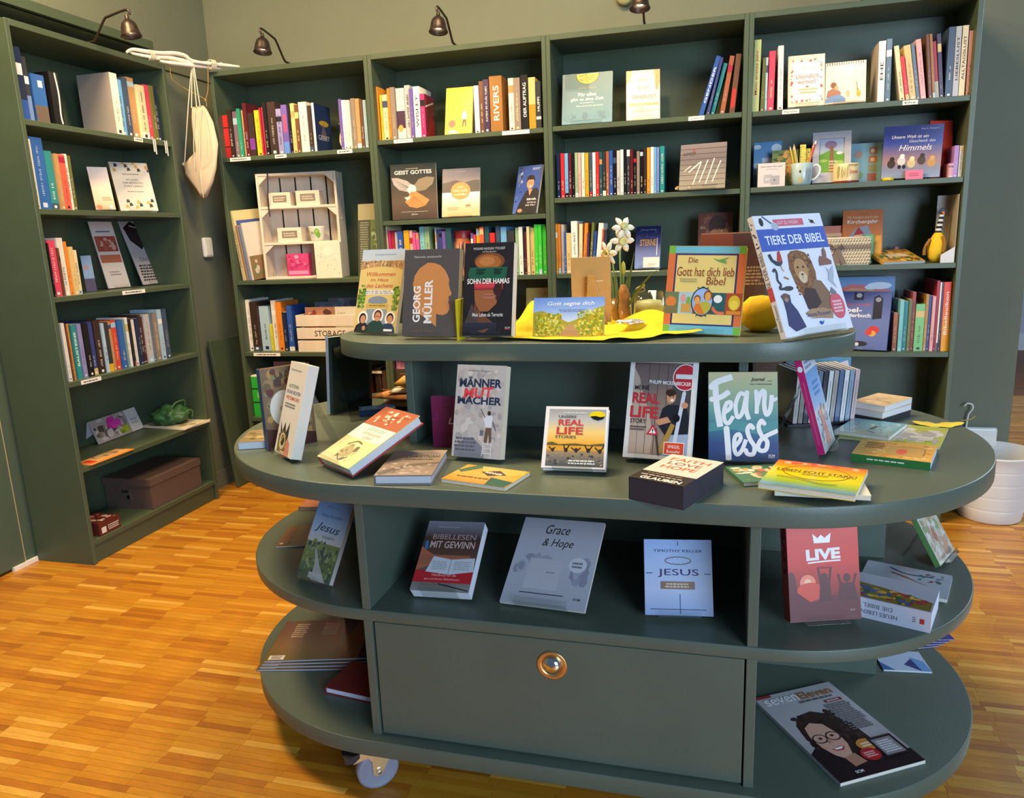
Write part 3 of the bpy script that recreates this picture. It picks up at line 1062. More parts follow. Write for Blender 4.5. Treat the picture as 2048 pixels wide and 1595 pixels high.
F={
'T1':(1.4072,-1.5315,0.9928,-0.2461,0.3157,0.1337,0.2112,0.012,-1.517e-08),
'T2':(1.5802,-1.6254,0.9940,-0.09267,0.2247,0.1402,0.2018,0.022,-1.203e-08),
'T3':(1.7404,-1.6587,0.9984,-0.01279,0.2676,0.1147,0.2097,0.035,1.696e-08),
'T4':(1.8959,-1.6283,0.9918,0.03942,0.3435,0.1593,0.08839,0.008,7.652e-09),
'T5':(2.1773,-1.5825,0.9943,-0.1238,0.2605,0.1633,0.1914,0.02,-0.03644),
'T6':(2.4260,-1.6791,0.9943,0.7472,0.3834,0.198,0.2578,0.014,0.01629),
'T6b':(2.2534,-1.3704,0.9922,2.172e-07,0.2095,0.15,0.2145,0.015,-1.509e-08),
'L2':(1.2823,-1.7600,0.7422,0.9462,-0.09147,0.1222,0.1957,0.02,-2.753e-08),
'L3':(1.3136,-1.7852,0.7513,-0.6488,0.2979,0.09842,0.211,0.025,-6.426e-09),
'L5':(1.4621,-1.8527,0.7642,-0.6157,1.159,0.1387,0.1954,0.022,0.009185),
'L6':(1.6415,-1.9523,0.7640,0.1653,1.571,0.1167,0.1768,0.02,-1.097e-12),
'L7':(1.6622,-1.6764,0.7439,0.08727,-0.007584,0.105,0.1203,0.012,2.029e-08),
'L8':(1.7393,-1.7694,0.7508,-0.1356,0.2745,0.1162,0.2,0.025,-2.614e-09),
'L9':(1.9550,-1.8385,0.7551,0.02094,0.5893,0.1295,0.1321,0.02,1.935e-08),
'L10':(1.7690,-1.9168,0.7520,-0.2385,1.571,0.1456,0.1032,0.008,-2.733e-13),
'L11':(2.1064,-1.7346,0.7526,6.151,0.404,0.1398,0.2133,0.022,-1.558e-09),
'L12':(2.2812,-1.7284,0.7497,0.06732,0.3196,0.1362,0.182,0.018,-3.026e-09),
'L13':(2.1435,-1.9566,0.7860,-0.4168,1.571,0.1069,0.1685,0.042,-2.703e-14),
'L14':(2.3667,-1.9192,0.7720,-0.299,1.571,0.1581,0.1581,0.028,8.184e-16),
'L15':(2.5136,-1.6479,0.7478,1.28,0.2767,0.1248,0.2078,0.014,-7.358e-09),
'L19':(2.5563,-1.4637,0.7560,-0.4579,1.571,0.1156,0.1422,0.012,-7.908e-14),
'L20':(2.5610,-1.4897,0.7480,-0.348,1.571,0.2,0.1814,0.004,4.609e-171),
'L21':(2.5602,-1.6642,0.7600,-0.3323,1.571,0.1415,0.128,0.016,-1.825e-15),
'L18':(2.5236,-1.2663,0.7790,-0.6871,1.571,0.14,0.1391,0.035,-3.454e-23),
'L1':(1.1982,-1.7569,0.7620,0.364,1.571,0.14,0.1439,0.018,-3.164e-27),
'M1':(1.3521,-1.8094,0.4574,-0.327,0.5347,0.1104,0.1865,0.012,-1.301e-09),
'M4':(1.6618,-1.8662,0.4758,-0.07237,0.9542,0.1346,0.1765,0.03,0.07013),
'M5':(1.8576,-1.8478,0.4579,-0.184,0.964,0.1881,0.216,0.008,0.06283),
'M6':(2.1634,-1.8519,0.4592,0.1328,0.3666,0.134,0.1493,0.022,6.106e-10),
'M7':(2.4404,-1.8289,0.4575,0.3075,0.2094,0.1411,0.215,0.03,-3.41e-172),
'M8':(2.5478,-1.7479,0.4933,-0.3657,1.571,0.1544,0.1167,0.042,5.165e-14),
'M9':(2.5964,-1.6127,0.4593,-0.3393,1.571,0.1688,0.1261,0.008,-3.234e-14),
'M10':(2.7852,-1.5062,0.4574,1.127,0.5334,0.13,0.1113,0.012,-0.05514),
'D1':(1.1738,-1.7369,0.1700,0.2583,1.571,0.3,0.2184,0.02,2.363e-170),
'D2':(1.3909,-1.7991,0.1680,-0.1195,1.571,0.1398,0.1199,0.018,-3.624e-14),
'D3':(2.5386,-1.8768,0.1580,0.5413,1.571,0.203,0.2885,0.008,1.381e-05),
'B2f1':(1.1251,0.0471,1.6664,0.03784,0.2983,0.1227,0.2117,0.015,1.567e-09),
'B2f2':(0.8479,0.0500,1.3109,0.06982,0.05695,0.215,0.2454,0.015,-3.592e-08),
'B2f3':(1.0908,0.0453,1.3142,0.101,0.2815,0.1737,0.2205,0.015,-1.17e-08),
'B2f4':(1.4141,0.0685,1.3134,-0.4181,0.2859,0.1319,0.2126,0.012,-4.199e-09),
'B3f1':(1.6534,0.0323,1.6663,0.03566,0.2767,0.211,0.2169,0.012,-1.136e-08),
'B3f2':(1.9225,0.0503,1.6669,0.09412,0.2607,0.1373,0.2083,0.015,-5.867e-09),
'B3f3':(2.1396,0.0004,1.3751,-0.1167,0.2586,0.1821,0.1853,0.012,5.388e-09),
'B3f4':(1.9478,0.1000,1.0586,-0.02523,0.409,0.1097,0.1947,0.014,9.988e-09),
'B3f5':(2.2157,0.1200,1.0565,9.498e-07,0.1745,0.142,0.2295,0.02,-4.037e-08),
'B4f1':(2.5523,0.0198,1.6647,0.03667,0.2513,0.1339,0.2018,0.015,-5.53e-09),
'B4f2':(2.6864,0.0175,1.6643,6.244,0.2793,0.1425,0.1622,0.012,1.317e-08),
'B4f3':(2.9045,0.0450,1.3782,-0.06982,-0.02312,0.2023,0.1929,0.012,-0.01728),
'B4fr':(2.6559,-0.0008,1.3783,-0.04541,0.2661,0.1412,0.2038,0.02,6.742e-09),
'B4red':(3.1133,0.0700,1.3746,4.492,0.2618,0.085,0.195,0.006,-8.65e-19),
'B4f4':(2.7896,0.1200,1.0589,-0.06655,0.2094,0.1494,0.2131,0.014,7.375e-08),
'B4f5':(2.7544,0.0709,0.7131,-0.3438,0.2266,0.2134,0.2363,0.014,-2.787e-09),
'A2f1':(-0.1375,-0.6517,1.3859,-5.335,0.331,0.07376,0.182,0.012,5.43e-09),
'A2f2':(-0.1805,-0.4697,1.3878,1.076,0.2948,0.1598,0.2169,0.02,1e-09),
'A3f1':(-0.2400,-0.5368,1.0628,1.484,0.2092,0.119,0.2906,0.004,1.906e-08),
'A3f2':(-0.2600,-0.3043,1.0632,1.536,0.313,0.1315,0.3042,0.004,4.488e-08),
'A3f3':(-0.2338,-0.6642,1.0636,0.875,0.2624,0.03824,0.1501,0.006,8.771e-10),
'A5f':(-0.3190,-0.6622,0.3998,1.638,0.4711,0.2969,0.107,0.004,-1.686e-09),
}


# ------------------------------------------------------------------ rows of books standing spine out
RINFO = {
    'A1': ('top shelf of the side bookcase', 'spine-out books on the side bookcase top shelf'),
    'A2': ('second shelf of the side bookcase', 'spine-out books on the side bookcase second shelf'),
    'A3': ('third shelf of the side bookcase', 'spine-out books on the side bookcase third shelf'),
    'A4': ('fourth shelf of the side bookcase', 'spine-out books on the side bookcase fourth shelf'),
    'B1r1': ('top shelf of the leftmost back bookcase', 'books on the leftmost back bookcase top shelf'),
    'B1r3': ('shelf beside the STORAGE crate', 'books beside the storage crate'),
    'B2r1': ('top shelf of the second back bookcase', 'books on the second back bookcase top shelf'),
    'B2r3': ('third shelf of the second back bookcase', 'books on the second back bookcase third shelf'),
    'B3r1': ('top shelf of the third back bookcase', 'leaning books on the third back bookcase'),
    'B3r2': ('second shelf of the third back bookcase', 'film cases on the third back bookcase'),
    'B3r3': ('third shelf of the third back bookcase', 'books behind the daffodils'),
    'B4r1': ('top shelf of the rightmost back bookcase', 'books on the rightmost back bookcase top shelf'),
    'B4r4': ('low shelf of the rightmost back bookcase', 'books on the rightmost back bookcase low shelf'),
}
SPART = {  # special spine prints (x, y fractions on the spine)
    ('B1r1', 1): [('r', 0, 0.26, 1, 0.28, 'ink'), ('r', 0, 0.70, 1, 0.72, 'ink')],
    ('B1r1', 7): [('r', 0.05, 0.16, 1, 0.42, '7a3a9a')],
    ('B1r1', 14): [('r', 0, 0, 1, 0.25, '5a86d0'), ('r', 0.2, 0.45, 0.8, 0.8, 'b04a70')],
    ('B2r1', 5): [('r', 0, 0.22, 1, 0.56, '4a3048'), ('e', 0.4, 0.22, 0.3, 0.07, 'd9a050')],
    ('B2r1', 17): [('r', 0, 0.0, 1, 0.48, 'b08a20')],
    ('B2r1', 18): [('r', 0, 0.2, 1, 0.26, 'white')],
    ('A1', 0): [('r', 0, 0, 1, 0.28, '2c52a0'), ('r', 0.1, 0.62, 0.9, 0.78, 'd8d8dc')],
    ('A1', 1): [('r', 0, 0.0, 1, 0.4, '6f88b4'), ('r', 0, 0.58, 1, 0.70, 'white')],
    ('A1', 2): [('r', 0, 0.0, 1, 0.36, '6a5a50'), ('r', 0.45, 0.74, 0.8, 0.88, 'white')],
    ('A1', 3): [('s', [(0.65, 0.98), (0.8, 0.6), (0.7, 0.2), (0.8, 0.04)], 0.16, 'white')],
    ('A4', 9): [('r', 0, 0, 1, 0.16, 'e0a818')],
    ('B4r4', 12): [('g', 0, 0, 1, 1, ['e8a818', 'e89a20', 'e0562a', 'd83a24'])],
    ('B4r1', 14): [('r', 0, 0, 1, 0.3, 'cream')],
    ('B3r1', 4): [('r', 0.1, 0.1, 0.8, 0.42, 'c83028')],
}


def spine_auto(rnd, t, h, c, dvd):
    L = sum(C(c))
    ink = rnd.choice(['2a2624', '40363a', '1f2a48', '7a2a26']) if L > 0.9 else rnd.choice(['e8e2d6', 'd8c890', 'c9d2dc', 'e8e2d6'])
    a = []
    if rnd.random() < 0.45:
        y0 = rnd.choice([0, 0.72, 0.85])
        a.append(('r', 0, y0, 1, y0 + rnd.uniform(0.08, 0.15), rnd.choice(['white', 'ink', 'tan', 'slate', 'sand', 'crimson', 'paleblue', c])))
    a.append(('r', 0.32, 0.03, 0.68, 0.03 + 0.3 * t / h, ink if rnd.random() < .6 else 'white'))
    bgc, ic = C(c), C(ink)
    k_ = rnd.uniform(0.45, 0.9)
    ink = tuple(bgc[j] * (1 - k_) + ic[j] * k_ for j in range(3))
    y = rnd.uniform(0.14, 0.26)
    cw = min(rnd.uniform(0.2, 0.42), 0.0095 / t)
    for word in range(rnd.randint(2, 4)):
        for g in range(rnd.randint(3, 8)):
            gl = cw * t * rnd.uniform(0.5, 0.85) / h
            if y + gl > 0.9:
                break
            o_ = rnd.choice([0, 0, 0.25, -0.2]) * cw
            a.append(('r', 0.5 - cw / 2 + max(o_, 0), y, 0.5 + cw / 2 + min(o_, 0), y + gl * rnd.uniform(0.35, 0.6), ink))
            y += gl
        y += rnd.uniform(0.015, 0.05)
        if rnd.random() < 0.35:
            cw = max(0.16, cw * 0.7)
    return a


for key, psi, off, z, txt in ROWS:
    ph, grp = RINFO[key]
    dvd = key == 'B3r2'
    lines = txt.strip().split('\n')
    for i, l in enumerate(lines):
        q = l.split(None, 5)
        s, t, h, c, lean = float(q[0]), float(q[1]), float(q[2]), q[3], float(q[4])
        tx = q[5] if len(q) > 5 else ''
        rnd = random.Random(key + str(i))
        t = max(t - 0.0008, 0.005)
        dep = 0.135 if dvd else min(0.19, max(0.11, h * rnd.uniform(0.62, 0.72)))
        word = WORD.get(c, c)
        kind = ('thin ' if t < 0.0125 else 'thick ' if t > 0.034 else '') + word + (' film case' if dvd else ' book')
        label = '%s, %s spine from left, %s' % (kind, ORD[i + 1], ph)
        a = radians(psi)
        r = Vector((cos(a), sin(a), 0))
        away = Vector((-sin(a), cos(a), 0))
        P = (Vector((-0.0837 - off, s, z)) if psi == 90 else Vector((s, off, z)))
        jit = rnd.uniform(-0.004, 0.012) if not dvd else 0.0
        P += away * jit
        if lean > 0:
            P.z += t * sin(lean) + 0.0002
            P.x += 0
        elif lean < 0:
            P += r * 0
        u = Vector((0, 0, 1)) * cos(lean) + r * sin(lean)
        rr = r * cos(lean) - Vector((0, 0, 1)) * sin(lean)
        if lean < 0:
            P.z += 0.0002
        O = P + rr * t
        M = Matrix(((away.x, -rr.x, u.x, O.x), (away.y, -rr.y, u.y, O.y), (away.z, -rr.z, u.z, O.z), (0, 0, 0, 1)))
        art = list(SPART.get((key, i), []))
        if tx:
            L = sum(C(c))
            inkc = 'f0ece2' if L < 0.75 or c in ('orangered', 'blue') else '3a2a2a'
            if tx == 'Mein erstes Jahr':
                inkc = 'b8402c'
            art.append(('t', tx, 0.5, 0.52 if len(tx) < 8 else 0.55, (0.62 if len(tx) > 5 else 0.3) * h / t, 0.45 * t / h, inkc, 90, 0.012))
        elif not art or dvd:
            art += spine_auto(rnd, t, h, c, dvd)
        cov = c
        if (key, i) == ('B1r1', 20):
            cov = '26365a'
        if (key, i) == ('B2r1', 9):
            cov = '7a2430'
        bkc = c
        if (key, i) == ('A1', 4):
            bkc = '9a9088'
        if (key, i) == ('B4r1', 5):
            bkc = 'b8aca0'
        fa = ()
        if (key, i) == ('B1r1', 20):
            fa = [('e', 0.55, 0.62, 0.3, 0.06, 'c09a30'), ('p', [(0.3, 0.3), (0.5, 0.62), (0.75, 0.3)], '6a5a62'), ('t', 'GEBET', 0.5, 0.32, 0.7, 0.1, 'c8c4c0')]
        if (key, i) == ('B2r1', 9):
            fa = [('p', [(0.1, 0.0), (0.5, 0.55), (0.95, 0.4), (0.9, 0)], 'b8242c'), ('s', [(0.1, 0.72), (0.9, 0.86)], 0.06, 'd8d0c8')]
        book('dvd_case' if dvd else 'book', M, dep, h, t, cov, label, 'film case' if dvd else 'book', grp, art=fa, spine=c, back=bkc,
             hard=(not dvd and t > 0.022), gloss=dvd, spine_art=art, pages='2a2a2c' if dvd else 'e6dec8')

# ------------------------------------------------------------------ books shown face out
SURF = {'T': 0.9891, 'L': 0.744, 'M': 0.4513, 'D': 0.15}
FA = {}


def show(key, label, cover, art=(), st=True, z0=None, name='book', cat='book', group=None, **k):
    x, y, z, psi, tau, w, h, t = F[key][:8]
    roll = F[key][8] if len(F[key]) > 8 else 0
    if tau < 0:
        tau = 0.03
    flat = tau > 1.5
    zb = z0 if z0 is not None else SURF.get(key[0], z)
    if not flat:
        z += 0.0035 if st else 0.0005
    M = frame(x, y, z, psi, tau, roll)
    FA[key] = (M, w, h, t)
    b = book(name, M, w, h, t, cover, label, cat, group, art=art, **k)
    if st and not flat:
        stand(M, w, h, t, zb + 0.0003, 'clear acrylic stand holding up the ' + STN.get(key, label.split(',')[0].lower()), SMOKE if key in ('L15', 'M10') else ACRYL, leg=0.02 if key in ('A3f1', 'A3f2') else 0.42)
    return b


STN = {'T1': 'yellow Willkommen paperback', 'T2': 'grey Georg Müller book', 'T3': 'black Sohn der Hamas paperback', 'T4': 'Gott segne dich booklet',
       'T5': 'colourful Gott hat dich lieb Bibel', 'T6': 'white Tiere der Bibel book', 'L2': 'blue-spined brown book', 'L3': 'white Aufstehen paperback',
       'L5': 'Gemeinsames Leben book', 'L8': 'Männer Mut Macher book', 'L9': 'Unsere Real Life Stories book', 'L11': 'Meine Real Life Story book',
       'L12': 'Fearless journal', 'L15': 'pink-spined picture book', 'M1': 'sky blue Jesus begegnen paperback', 'M4': 'Bibellesen mit Gewinn paperback',
       'M5': 'grey Grace and Hope pack', 'M6': 'pale blue Jesus paperback', 'M7': 'red LIVE bible', 'M10': 'green-edged picture book',
       'T6b': 'brown book back cover', 'L7': 'magenta Love booklet', 'B2f1': 'yellow book', 'B2f2': 'Geist Gottes dove book', 'B2f3': 'desert camel book',
       'B2f4': 'blue Israel book', 'B3f1': 'teal square book', 'B3f2': 'cream Noch nicht verheiratet book', 'B3f3': 'silver record sleeve',
       'B3f4': 'night blue Sterne book', 'B3f5': 'brown photo book', 'B4f1': 'white floral book', 'B4f3': 'blue Himmels picture book',
       'B4f4': 'orange Kirchenjahr book', 'B4f5': 'blue children picture book', 'A2f1': 'beach cover book', 'A2f2': 'terrazzo pattern book',
       'A3f1': 'brochure with red photos', 'A3f2': 'dark grey brochure', 'L4': 'dark green book'}

SKIN, HAIR = 'c98f6c', '2a1c16'
show('T1', 'Cream yellow paperback titled Willkommen im Haus des Lachens, on upper tier', 'd9bf7a', [
    ('g', 0, 0.80, 1, 1, ['c3cbd2', 'b3c4da']), ('r', 0, 0.755, 1, 0.86, 'b58d62'), ('n', 0, 0.76, 1, 0.88, 60, 0.025, ['9a7048', 'c9a478', '7a6a48', 'd2b48c']),
    ('e', 0.5, 0.69, 0.62, 0.10, 'd9bf7a'), ('r', 0, 0, 1, 0.68, 'd9bf7a'), ('t', 'Christoph Zehendner', 0.55, 0.935, 0.5, 0.022, '5c7ca8'),
    ('t', 'Willkommen', 0.5, 0.70, 0.68, 0.052, 'b5502f', 0, 0.01, 0.2), ('t', 'im Haus', 0.48, 0.632, 0.42, 0.042, 'b5502f', 0, 0.01, 0.2), ('t', 'des Lachens', 0.5, 0.562, 0.62, 0.05, 'b5502f', 0, 0.01, 0.2),
    ('r', 0.12, 0.455, 0.92, 0.51, 'ece6d4'), ('b', 0.15, 0.46, 0.9, 0.505, 2, '8a96a4'),
    ('e', 0.5, 0.385, 0.22, 0.05, '7d8c9a'), ('r', 0.28, 0.355, 0.72, 0.39, '7d8c9a'), ('r', 0.24, 0.30, 0.76, 0.345, 'c9aa58'), ('b', 0.3, 0.31, 0.7, 0.335, 1, '8a6a30'),
    ('r', 0.26, 0.08, 0.74, 0.28, '8a96a0'), ('n', 0.0, 0.28, 0.22, 0.58, 60, 0.03, ['5f8a2a', '3f6a20', '86a83a']), ('n', 0.82, 0.26, 1.0, 0.56, 60, 0.03, ['5f8a2a', '3f6a20', '86a83a']),
    ('e', 0.2, 0.17, 0.12, 0.085, 'efeae0'), ('e', 0.55, 0.20, 0.13, 0.085, 'efeae0'), ('e', 0.84, 0.17, 0.12, 0.085, 'efeae0'),
    ('p', [(0.02, 0), (0.06, 0.08), (0.15, 0.115), (0.28, 0.115), (0.36, 0.07), (0.38, 0)], '24262c'), ('p', [(0.62, 0), (0.7, 0.10), (0.8, 0.115), (0.9, 0.11), (0.96, 0.06), (0.98, 0)], '2c4060'),
    ('p', [(0.3, 0), (0.34, 0.10), (0.45, 0.145), (0.62, 0.145), (0.7, 0.09), (0.72, 0)], '24403c'), ('r', 0.72, 0.02, 0.92, 0.045, 'e8e8e8'),
    ('e', 0.2, 0.165, 0.085, 0.065, HAIR), ('e', 0.55, 0.205, 0.09, 0.065, '4a2e22'), ('e', 0.84, 0.175, 0.08, 0.06, HAIR),
    ('e', 0.21, 0.155, 0.062, 0.05, SKIN), ('e', 0.55, 0.19, 0.07, 0.055, SKIN), ('e', 0.84, 0.16, 0.062, 0.05, SKIN), ('r', 0.49, 0.19, 0.61, 0.197, '8a2a2a'), ('e', 0.25, 0.05, 0.04, 0.028, SKIN)])
show('T2', 'Dark grey Georg Müller book with an orange head silhouette, on upper tier', '55504f', [
    ('p', [(0.20, 0.52), (0.17, 0.60), (0.20, 0.70), (0.28, 0.78), (0.37, 0.82), (0.43, 0.845), (0.55, 0.84), (0.66, 0.815), (0.74, 0.765), (0.80, 0.70), (0.835, 0.64), (0.825, 0.60),
           (0.845, 0.55), (0.885, 0.49), (0.87, 0.465), (0.825, 0.455), (0.84, 0.43), (0.835, 0.405), (0.83, 0.385), (0.85, 0.36), (0.855, 0.31), (0.82, 0.265), (0.74, 0.243), (0.66, 0.25),
           (0.62, 0.26), (0.625, 0.11), (0.48, 0.19), (0.30, 0.26), (0.22, 0.31), (0.21, 0.42)], 'cf8a50'),
    ('t', 'Niemals enttäuscht', 0.43, 0.915, 0.5, 0.026, 'c9c4be'), ('t', 'GEORG', 0.255, 0.37, 0.60, 0.095, 'f0ebe4', 90, 0.03), ('t', 'MÜLLER', 0.45, 0.40, 0.72, 0.125, 'f0ebe4', 90, 0.03),
    ('t', 'Arthur T. Pierson', 0.38, 0.06, 0.4, 0.028, '8a6a52')], spine='b07a50', hard=False, back='b07a50', pages='c8b890')
show('T3', 'Thick black paperback titled Sohn der Hamas with a face, on upper tier', '221f22', [
    ('e', 0.51, 0.80, 0.31, 0.095, '7a4a2a'), ('e', 0.49, 0.79, 0.26, 0.08, 'a8642e'), ('e', 0.46, 0.80, 0.16, 0.05, 'bc7a42'), ('p', [(0.10, 0.60), (0.08, 0.68), (0.12, 0.735), (0.88, 0.735), (0.86, 0.62), (0.84, 0.58)], '1f5a44'),
    ('e', 0.33, 0.675, 0.09, 0.022, '123628'), ('e', 0.68, 0.675, 0.08, 0.022, '123628'), ('r', 0.24, 0.70, 0.44, 0.715, '0f2a20'), ('r', 0.60, 0.70, 0.78, 0.715, '0f2a20'),
    ('g', 0.22, 0.49, 0.80, 0.575, ['7a2430', 'd04048', 'c83a44']), ('p', [(0.22, 0.49), (0.24, 0.36), (0.34, 0.26), (0.52, 0.26), (0.68, 0.34), (0.72, 0.49)], '9a5e38'), ('p', [(0.60, 0.49), (0.66, 0.40), (0.7, 0.36), (0.78, 0.44), (0.78, 0.58), (0.66, 0.58)], '3a2220'),
    ('e', 0.52, 0.425, 0.15, 0.026, 'b06a58'), ('r', 0.38, 0.424, 0.66, 0.429, '3a1c18'), ('p', [(0.2, 0.14), (0.24, 0.38), (0.30, 0.28), (0.48, 0.2), (0.62, 0.14)], '6a4230'),
    ('p', [(0.05, 0.14), (0.18, 0.35), (0.26, 0.24), (0.34, 0.14)], '4a3f3c'), ('g', 0.02, 0.02, 0.7, 0.14, ['221f22', '2c3040']), ('p', [(0.3, 0.05), (0.55, 0.08), (0.45, 0.03)], '6a4a34'),
    ('t', 'MOSAB HASSAN YOUSEF', 0.50, 0.937, 0.64, 0.026, 'd8d4cc'), ('t', 'und Ron Brackin', 0.5, 0.905, 0.28, 0.018, 'c8c4bc'), ('t', 'SOHN DER HAMAS', 0.5, 0.585, 0.86, 0.058, 'f2e8dc', 0, 0.02),
    ('t', 'Mein Leben als Terrorist', 0.51, 0.225, 0.62, 0.04, 'dcd8d0', 0, 0.01), ('t', 'SCM', 0.92, 0.085, 0.1, 0.02, 'd8d8d8'), ('r', 0.87, 0.065, 0.97, 0.072, 'c03030')], gloss=False)
show('T4', 'Landscape Gott segne dich booklet with yellow blossoms, before the kraft easel', '9fb6e0', [
    ('g', 0, 0.3, 1, 1, ['dfe6ee', 'a9c2ea', '7f9fdc']), ('p', [(0, 0), (0, 0.62), (0.12, 0.66), (0.3, 0.55), (0.45, 0.4), (0.5, 0.36), (0.6, 0.42), (0.75, 0.52), (0.9, 0.72), (1, 0.78), (1, 0)], 'b8a83c'),
    ('n', 0, 0, 0.42, 0.62, 190, 0.022, ['d8cc3c', 'c8b020', 'e8e06a', '8a9a30', 'a89020']), ('n', 0.62, 0, 1, 0.72, 190, 0.022, ['d8cc3c', 'c8b020', 'e8e06a', '8a9a30', 'a89020']),
    ('n', 0.3, 0.0, 0.7, 0.32, 90, 0.022, ['c8b850', 'd8c84a', '9aa040']), ('p', [(0.36, 0), (0.5, 0.30), (0.56, 0.30), (0.68, 0)], 'c89a6a'),
    ('t', 'Gott segne dich', 0.53, 0.83, 0.66, 0.13, 'f6f4ee', 0, 0.015, 0.25), ('b', 0.36, 0.62, 0.76, 0.70, 2, '8494b8')], gloss=True, back='4a4a50')
show('T5', 'Colourful children\'s Gott hat dich lieb Bibel with oval picture, on upper tier', 'e0c878', [
    ('r', 0, 0.0, 1, 1, '9a6a3a'), ('r', 0.008, 0.01, 0.06, 0.99, 'd8703c'), ('r', 0.0, 0.01, 0.09, 0.99, 'd8703c'), ('r', 0.91, 0.01, 1.0, 0.99, 'd8703c'), ('r', 0, 0.915, 1, 0.995, '6fb4c4'), ('r', 0, 0.005, 1, 0.095, '6fb4c4'),
    ('r', 0, 0.91, 0.085, 0.998, '74b03c'), ('r', 0.915, 0.91, 1, 0.998, '74b03c'), ('r', 0, 0.002, 0.085, 0.09, '74b03c'), ('r', 0.915, 0.002, 1, 0.09, '74b03c'),
    ('r', 0.095, 0.47, 0.905, 0.91, '33306a'), ('r', 0.115, 0.47, 0.885, 0.892, 'e0c878'), ('r', 0.095, 0.095, 0.905, 0.225, '33306a'), ('r', 0.115, 0.112, 0.885, 0.225, 'e0c878'),
    ('r', 0, 0.225, 0.18, 0.47, '6a7a52'), ('r', 0.18, 0.225, 0.37, 0.47, 'a8c4c4'), ('r', 0.60, 0.225, 0.79, 0.47, '2f5a58'), ('r', 0.79, 0.225, 1, 0.47, 'a84a2c'),
    ('e', 0.08, 0.36, 0.07, 0.06, 'd87c3a'), ('r', 0.02, 0.24, 0.16, 0.31, '7a7048'), ('e', 0.24, 0.40, 0.035, 0.05, 'd89a94'), ('e', 0.31, 0.37, 0.03, 0.05, '7aa848'), ('r', 0.22, 0.24, 0.35, 0.34, 'c89a4c'),
    ('e', 0.69, 0.40, 0.055, 0.045, 'e8e6e0'), ('s', [(0.61, 0.32), (0.68, 0.25), (0.78, 0.24)], 0.04, 'd8704a'), ('e', 0.90, 0.36, 0.075, 0.085, 'd8b82c'), ('e', 0.90, 0.34, 0.05, 0.05, 'e8cc4a'), ('r', 0.81, 0.23, 0.99, 0.27, 'd8862c'),
    ('e', 0.49, 0.365, 0.145, 0.165, '2c3a48'), ('e', 0.49, 0.365, 0.13, 0.152, '9ab4dc'), ('p', [(0.42, 0.23), (0.46, 0.36), (0.55, 0.37), (0.61, 0.34), (0.60, 0.28), (0.53, 0.22)], 'b8ac3c'), ('p', [(0.38, 0.28), (0.41, 0.35), (0.46, 0.34), (0.53, 0.23), (0.48, 0.215)], 'd8762c'),
    ('e', 0.56, 0.435, 0.055, 0.06, '8a4a2c'), ('e', 0.56, 0.425, 0.038, 0.05, 'e0a050'), ('e', 0.425, 0.395, 0.045, 0.045, '8a4a2c'), ('e', 0.425, 0.38, 0.034, 0.042, 'e0a050'), ('s', [(0.42, 0.53), (0.45, 0.51), (0.49, 0.535), (0.53, 0.51), (0.56, 0.53)], 0.012, '2c3a48'), ('s', [(0.42, 0.20), (0.45, 0.215), (0.49, 0.2), (0.53, 0.215), (0.56, 0.2)], 0.012, '2c3a48'),
    ('t', 'Die', 0.33, 0.835, 0.125, 0.06, '8a3a24', 0, 0.0, 0.1), ('t', 'Gott hat dich lieb', 0.50, 0.705, 0.74, 0.105, '8a3a24', 0, 0.0, 0.1), ('t', 'Bibel', 0.645, 0.60, 0.245, 0.09, '8a3a24', 0, 0.0, 0.1),
    ('b', 0.17, 0.58, 0.42, 0.63, 2, 'a89a6a'), ('p', [(0.58, 0.86), (0.66, 0.84), (0.8, 0.875), (0.74, 0.84), (0.76, 0.80), (0.66, 0.82)], '6a9a4a'), ('t', 'Gerth Medien', 0.47, 0.05, 0.15, 0.025, '2c4a78')], hard=True, spine='6fa44a')
